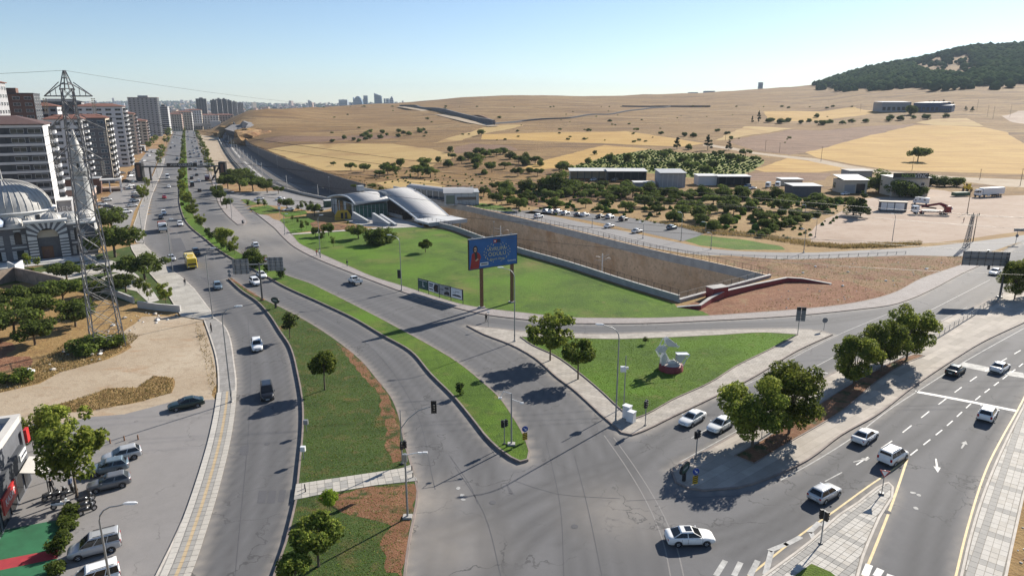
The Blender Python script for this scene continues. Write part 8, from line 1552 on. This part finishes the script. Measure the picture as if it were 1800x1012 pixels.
# red ramp wall and dirt edge
t = thing('red_ramp', 'dark red retaining ramp with pale coping at the near end of the cutting', 'wall', (0, 0, 0)); a = [Vector(G(*q)) for q in ((1190, 541), (1232, 544), (1250, 533), (1272, 524), (1330, 508), (1384, 496), (1410, 496), (1462, 500))]; hs = (.05, .8, 1.0, 1.4, 1.1, 1.0, .8, .05); secs = []
for i, q in enumerate(a): d = (a[min(i + 1, 7)] - a[max(i - 1, 0)]).normalized(); n_ = Vector((-d.y, d.x)); b = q + n_ * .8; secs.append([(q.x, q.y, -.2), (q.x, q.y, hs[i]), (b.x, b.y, hs[i]), (b.x, b.y, -.2)])
MB().loft(secs, 0, False).obj('wall', 'red_paint', t); m = MB(); m.loft([[(s[1][0], s[1][1], s[1][2] + .01), (s[1][0], s[1][1], s[1][2] + .12), (s[2][0], s[2][1], s[2][2] + .12), (s[2][0], s[2][1], s[2][2] + .01)] for s in secs], 0, False); m.obj('coping', 'concrete', t)
q = Vector(G(1261, 524)); MB().box((q.x, q.y + .6, 1.1), (4.2, 2.2, 2.6), .45).obj('pier', 'red_paint', t); MB().box((q.x, q.y + .6, 2.46), (4.5, 2.5, .12), .45).obj('pier_cap', 'concrete', t)
# catenary masts in the cutting
cat0 = None
for k in (6, 14, 22, 30, 38, 47, 62, 67, 72, 78, 84, 90, 96, 103, 111, 120):
    p = mid(.405, k); d = (mid(.405, k + 1) - p).normalized(); z0 = floor_z(p.y); H = 10.2 + max(0, -8.5 - z0)
    t = thing('catenary_mast', 'pale catenary mast with short arms between the metro tracks', 'mast', (p.x, p.y, z0), math.atan2(d.y, d.x) - PI / 2, 'catenary masts'); MB().tube([(0, 0, 0), (0, 0, H)], [.2, .15], 8).obj('pole', 'concrete_pale', t)
    for s in (-1, 1): MB().tube([(0, 0, H - 1.0), (s * 2.4, 0, H - .5)], .05, 5).obj('arm', 'galv', t); MB().tube([(0, 0, H - 2.2), (s * 2.4, 0, H - 1.3), (s * 3.0, 0, H - 1.9)], .04, 5).obj('bracket', 'galv', t)
    MB().box((0, 0, .2), (.9, .9, .4)).obj('foot', 'concrete', t)
for k in (18, 44, 70, 88): 
    p = mid(.9, k); z0 = floor_z(p.y); t = thing('floodlight_post', 'slim floodlight post at the foot of the cutting wall', 'lamp', (p.x, p.y, z0), 0, 'floodlight posts in the cutting'); MB().tube([(0, 0, 0), (0, 0, 9.5)], .07, 6).obj('post', 'galv', t); MB().box((0, 0, 9.55), (.7, .3, .16)).obj('lamp_head', 'white_metal', t)
# pylon
def lattice(t, base, w0, H, w1, name='lattice', nseg=9, th=.1, zs=None, a0=0):
    zs = zs or [H * (1 - (1 - i / nseg) ** 1.25) for i in range(nseg + 1)]; wd = lambda z: w0 + (w1 - w0) * (z / H); mats = 'lattice_steel'; c = [(math.cos(a0 + PI / 4 + k * PI / 2) * 1.414, math.sin(a0 + PI / 4 + k * PI / 2) * 1.414) for k in range(4)]; pt_ = lambda k, z: (k[0] * wd(z) / 2, k[1] * wd(z) / 2, z)
    for k in c: MB().bar(pt_(k, 0), pt_(k, H), th * 1.5).obj('leg', mats, t)
    for f_ in range(4):
        m = MB(); a, b = c[f_], c[(f_ + 1) % 4]
        for z0, z1 in zip(zs, zs[1:]): m.bar(pt_(a, z0), pt_(b, z1), th * .7); m.bar(pt_(b, z0), pt_(a, z1), th * .7); m.bar(pt_(a, z1), pt_(b, z1), th * .7)
        m.obj('bracing', mats, t)
flat_mat('lattice_steel', (.21, .21, .215), .7, .25, .15, spec=.25)
X, Y = G(190, 607); PX, PY = X, Y; Hp = hgt(190, 607, 124); t = thing('electricity_pylon', 'tall steel lattice pylon standing on the waste ground', 'pylon', (X, Y, 0), .08)
zr = [Hp * (1 - (1 - i / 15) ** 1.2) * .94 for i in range(16)]
lattice(t, None, 4.6, Hp * .94, 1.5, zs=zr, a0=.62); m = MB()
for sx_, sy in ((-1, -1), (1, -1), (1, 1), (-1, 1)): m.bar((sx_ * .75, sy * .75, Hp * .935), (sx_ * .1, sy * .1, Hp), .14)
for z in (.955, .975): 
    w_ = .8 * (1 - z) / .06
    for s in (-1, 1): m.bar((-w_, s * w_, Hp * z), (w_, s * w_, Hp * z), .1); m.bar((s * w_, -w_, Hp * z), (s * w_, w_, Hp * z), .1)
m.obj('peak', 'lattice_steel', t)
ARMS = []
for z, L, tilt in ((.915, 3.7, 1), (.805, 4.8, 1), (.70, 3.7, 1)):
    for s in (-1, 1):
        if s < 0: L2 = 3.6
        else: L2 = L
        zz = Hp * z; w_ = .8 if z > .9 else 1.1; m = MB(); tip = (s * L2, 0, zz)
        for y in (-w_, w_): m.bar((s * w_, y, zz), tip, .13); m.bar((s * w_ * .9, y * .9, zz + 2.1), tip, .11)
        for f_ in (.35, .65): m.bar((s * (w_ + (L2 - w_) * f_), 0, zz), (s * (w_ + (L2 - w_) * f_), 0, zz + 2.1 * (1 - f_)), .08)
        m.obj('cross_arm', 'lattice_steel', t); 
        for dy in (-.35, .35):
            ins = MB()
            for k in range(9): ins.tube([(s * L2, dy, zz - .35 - k * .27), (s * L2, dy, zz - .5 - k * .27)], [.16, .08], 7)
            ins.obj('insulator', 'steel', t)
        ARMS.append((s * L2, 0, zz - 2.9))
def cable(a, b, sag, r_, name, label, group, mat_='black'):
    n = 26; m = MB(); m.tube([Vector(a) + (Vector(b) - Vector(a)) * (i / n) + Vector((0, 0, -sag * 4 * (i / n) * (1 - i / n))) for i in range(n + 1)], r_, 4, 0, False); return tag(m.obj(name, mat_), label, 'cable', group)
rot = lambda v: (PX + v[0] * math.cos(.08) - v[1] * math.sin(.08), PY + v[0] * math.sin(.08) + v[1] * math.cos(.08), v[2])
cable(rot((0, 0, Hp)), (-20, 420, 46), 6, .022, 'earth_wire', 'thin earth wire leaving the top of the pylon towards the hills', 'wires of the pylon'); cable(rot((0, 0, Hp)), (-170, 60, 44), 2, .022, 'earth_wire', 'thin earth wire leaving the top of the pylon to the left', 'wires of the pylon')
ends = [(190, 122, 15), (190, 118, 19), (190, 126, 12), (190, 116, 24), (190, 128, 9), (190, 121, 20)]
for i, (q, e) in enumerate(zip(ARMS, ends)): cable(rot(q), e, 5 + i * .4, .028, 'power_line', 'black power line strung from the pylon across the whole junction', 'wires of the pylon')
# small lattice pole and wooden poles on the right
X, Y = G(1698, 435); H = hgt(1698, 435, 377); t = thing('lattice_pole', 'narrow leaning lattice pole with insulators behind the sign gantry', 'pole', (X, Y, 0)); t.rotation_euler = (0, .05, 0); lattice(t, None, 1.2, H, .5, nseg=10, th=.09); MB().box((0, 0, H * .98), (3.6, .12, .12)).obj('cross_arm', 'lattice_steel', t)
for s in (-1.7, 0, 1.7): MB().tube([(s, 0, H), (s, 0, H + .5)], .12, 6).obj('insulator', 'black', t)
for px, py, top in ((1710, 425, 376), (1700, 374, 333), (1443, 284, 259), (1603, 300, 276), (1722, 316, 297), (1793, 327, 296), (1345, 265, 248), (1275, 247, 236), (1315, 315, 297), (1717, 195, 176), (1745, 210, 188), (1735, 206, 186), (1775, 206, 186), (1512, 196, 184), (1370, 268, 252)):
    X, Y, zz = T(px, py); H = hgt(px, py, top, zz) if zz < .5 else max(5, (py - top) * (Y * CP) / (FOC * .96)); o = MB().tube([(0, 0, 0), (0, 0, H)], [.14, .09], 6).box((0, 0, H * .95), (1.6, .1, .1)).obj('utility_pole', 'bark'); o.location = (X, Y, zz); tag(o, 'thin wooden utility pole standing in the dry fields', 'pole', 'utility poles in the fields')
# small bits: litter bin, bollards, junction signs on the right road
X, Y = G(427, 393, .13); t = thing('litter_bin', 'grey litter bin near the nose of the narrow pavement', 'bin', (X, Y, .13)); MB().lathe([(0, 0), (.35, 0), (.4, 1.1), (.3, 1.12)], 12).obj('tub', 'dark_steel', t); MB().tube([(.6, 0, 0), (.6, 0, 1.5)], .05, 6).obj('post', 'galv', t); MB().box((.3, 0, 1.2), (.6, .1, .1)).obj('hanger', 'galv', t)
for px, py in ((194, 779), (219, 774), (243, 772)): X, Y = G(px, py, .02); o = MB().tube([(0, 0, 0), (0, 0, .6), (0, 0, .65)], [.09, .08, .03], 8).obj('bollard', 'rust', None, (X, Y, .02)); tag(o, 'short brown bollard in the row behind the parked cars', 'bollard', 'bollards on the apron')
for px, py in ((537, 864), (536, 858), (726, 838), (724, 826)): X, Y = G(px, py, .4); o = MB().tube([(0, 0, 0), (0, 0, .5), (0, 0, .55)], [.07, .06, .02], 8).obj('bollard', 'black', None, (X, Y, .4)); tag(o, 'short black bollard at an end of the footway strip', 'bollard', 'bollards on the footway strip')
X, Y = G(1785, 428, .03); t = thing('arrow_board', 'grey arrow board and round sign at the road fork on the far right', 'road sign', (X, Y, .03)); MB().tube([(0, 0, 0), (0, 0, 4.2)], .07, 6).obj('post', 'galv', t); MB().box((.4, 0, 4.2), (3.2, .1, .9)).obj('board', 'sign_back', t); sign_disc(t, 2.4, .5, 'sign_back')
X, Y = G(858.5, 575, .15); t = thing('bus_stop_sign', 'slim post with a small plate at the pointed triangle pavement', 'sign', (X, Y, .15)); MB().tube([(0, 0, 0), (0, 0, 3.0)], .045, 6).obj('post', 'galv', t); MB().box((0, 0, 3.0), (.5, .08, .25)).obj('plate', 'white_metal', t)
# ---------------------------------------------------------------- people
def skinned(name, J, E, rad, root, mats, zcut, parent):
    me = bpy.data.meshes.new(name); me.from_pydata(J, E, []); o = bpy.data.objects.new(name, me); C.objects.link(o); o.modifiers.new('s', 'SKIN'); sv = me.skin_vertices[0].data
    for i, r_ in enumerate(rad): sv[i].radius = (r_, r_) if not isinstance(r_, tuple) else r_
    sv[root].use_root = True; sd = o.modifiers.new('d', 'SUBSURF'); sd.levels = 1; sd.render_levels = 1
    dg = bpy.context.evaluated_depsgraph_get(); m2 = bpy.data.meshes.new_from_object(o.evaluated_get(dg)); bpy.data.objects.remove(o); m2.materials.clear()
    for m in mats: m2.materials.append(M[m])
    for p in m2.polygons: p.use_smooth = True; p.material_index = zcut(p.center)
    return link(name, m2, parent)
flat_mat('skin', (.42, .25, .17), .6, var=.05); flat_mat('hair', (.02, .015, .012), .6)
for n_, c_ in dict(cloth_black=(.015, .015, .018), cloth_blue=(.04, .06, .12), cloth_white=(.6, .6, .58), cloth_red=(.25, .03, .03), cloth_grey=(.16, .16, .17)).items(): flat_mat(n_, c_, .85, var=.2, scale=6)
def person(px, py, rz, label, top, low, walk_=.22, z=.15, pos=None, sit=False):
    X, Y = G(px, py, z) if pos is None else pos; t = thing('person', label, 'person', (X, Y, z), rz, 'people on foot'); s = walk_
    J = [(0, 0, .95), (0, .0, 1.15), (0, .0, 1.40), (0, .01, 1.52), (0, .03, 1.64), (0, .03, 1.74), (.1, 0, .92), (.11, s * .55, .52), (.11, s * .9, .09), (.11, s * .9 + .14, .05), (-.1, 0, .92), (-.11, -s * .2, .5), (-.11, -s, .10), (-.11, -s + .14, .05), (.2, 0, 1.40), (.25, -s * .5, 1.12), (.25, -s * .4 + .1, .86), (.25, -s * .4 + .13, .78), (-.2, 0, 1.40), (-.25, s * .5, 1.12), (-.25, s * .8, .86), (-.25, s * .85, .78)]
    E = [(0, 1), (1, 2), (2, 3), (3, 4), (4, 5), (0, 6), (6, 7), (7, 8), (8, 9), (0, 10), (10, 11), (11, 12), (12, 13), (2, 14), (14, 15), (15, 16), (16, 17), (2, 18), (18, 19), (19, 20), (20, 21)]
    rad = [(.15, .11), (.15, .105), (.16, .10), .055, .095, .085, .095, .07, .048, .045, .095, .07, .048, .045, .07, .05, .04, .035, .07, .05, .04, .035]
    def zc(c):
        if c.z > 1.49: return 0
        if abs(c.x) > .19 and c.z < .84: return 0
        return 3 if c.z < .1 else (2 if c.z < .93 and abs(c.x) < .2 else 1)
    skinned('body', J, E, rad, 0, ['skin', top, low, 'black'], zc, t); m = MB(); m.lathe([(.0, .135), (.06, .125), (.105, .07), (.112, .0), (.10, -.06)], 12, (0, .015, 1.70)); m.obj('hair', 'hair', t); return t
person(325.5, 502, .3, 'person in dark clothes walking across the tiled plaza', 'cloth_black', 'cloth_grey', z=.14)
person(854.7, 566, 2.6, 'person in black walking on the road edge below the billboard', 'cloth_black', 'cloth_black', z=.03); person(610.6, 468, 1.2, 'person in dark clothes alone on the lawn pavement', 'cloth_black', 'cloth_blue')
person(557, 449, 1.3, 'person in red top walking beside a lamp post', 'cloth_red', 'cloth_black'); person(561.5, 449, 1.0, 'person in pale top walking beside a lamp post', 'cloth_white', 'cloth_blue'); person(372, 584, 2.4, 'person in black standing on the left pavement edge', 'cloth_black', 'cloth_black', .05)
person(1693.6, 391, .6, 'person in dark clothes standing on the wide dirt lot', 'cloth_grey', 'cloth_red', .1, 0.0); person(1632, 332, .2, 'person in dark top by the crane building drive', 'cloth_black', 'cloth_black', .1, 0.0); person(1636, 332, .6, 'person in white top by the crane building drive', 'cloth_white', 'cloth_black', .1, 0.0)
person(92, 866, .5, 'person in black among the shaded motorbikes', 'cloth_black', 'cloth_black', .05, .02); person(126, 862, 1.5, 'person in blue top beside the shaded motorbikes', 'cloth_blue', 'cloth_black', .05, .02)
# ================================================================ HAZE (closed box round everything)
hm = bpy.data.materials.new('haze_air'); hm.use_nodes = True; t = hm.node_tree; t.nodes.clear()
vo = t.nodes.new('ShaderNodeVolumePrincipled'); vo.inputs['Color'].default_value = (.66, .78, .92, 1); vo.inputs['Density'].default_value = .000062; vo.inputs['Anisotropy'].default_value = 0.0
om = t.nodes.new('ShaderNodeOutputMaterial'); t.links.new(vo.outputs[0], om.inputs['Volume'])
hb = MB().box((0, 4600, 160), (25000, 10600, 344)); hb = hb.obj('haze', [hm]); tag(hb, kind='stuff')
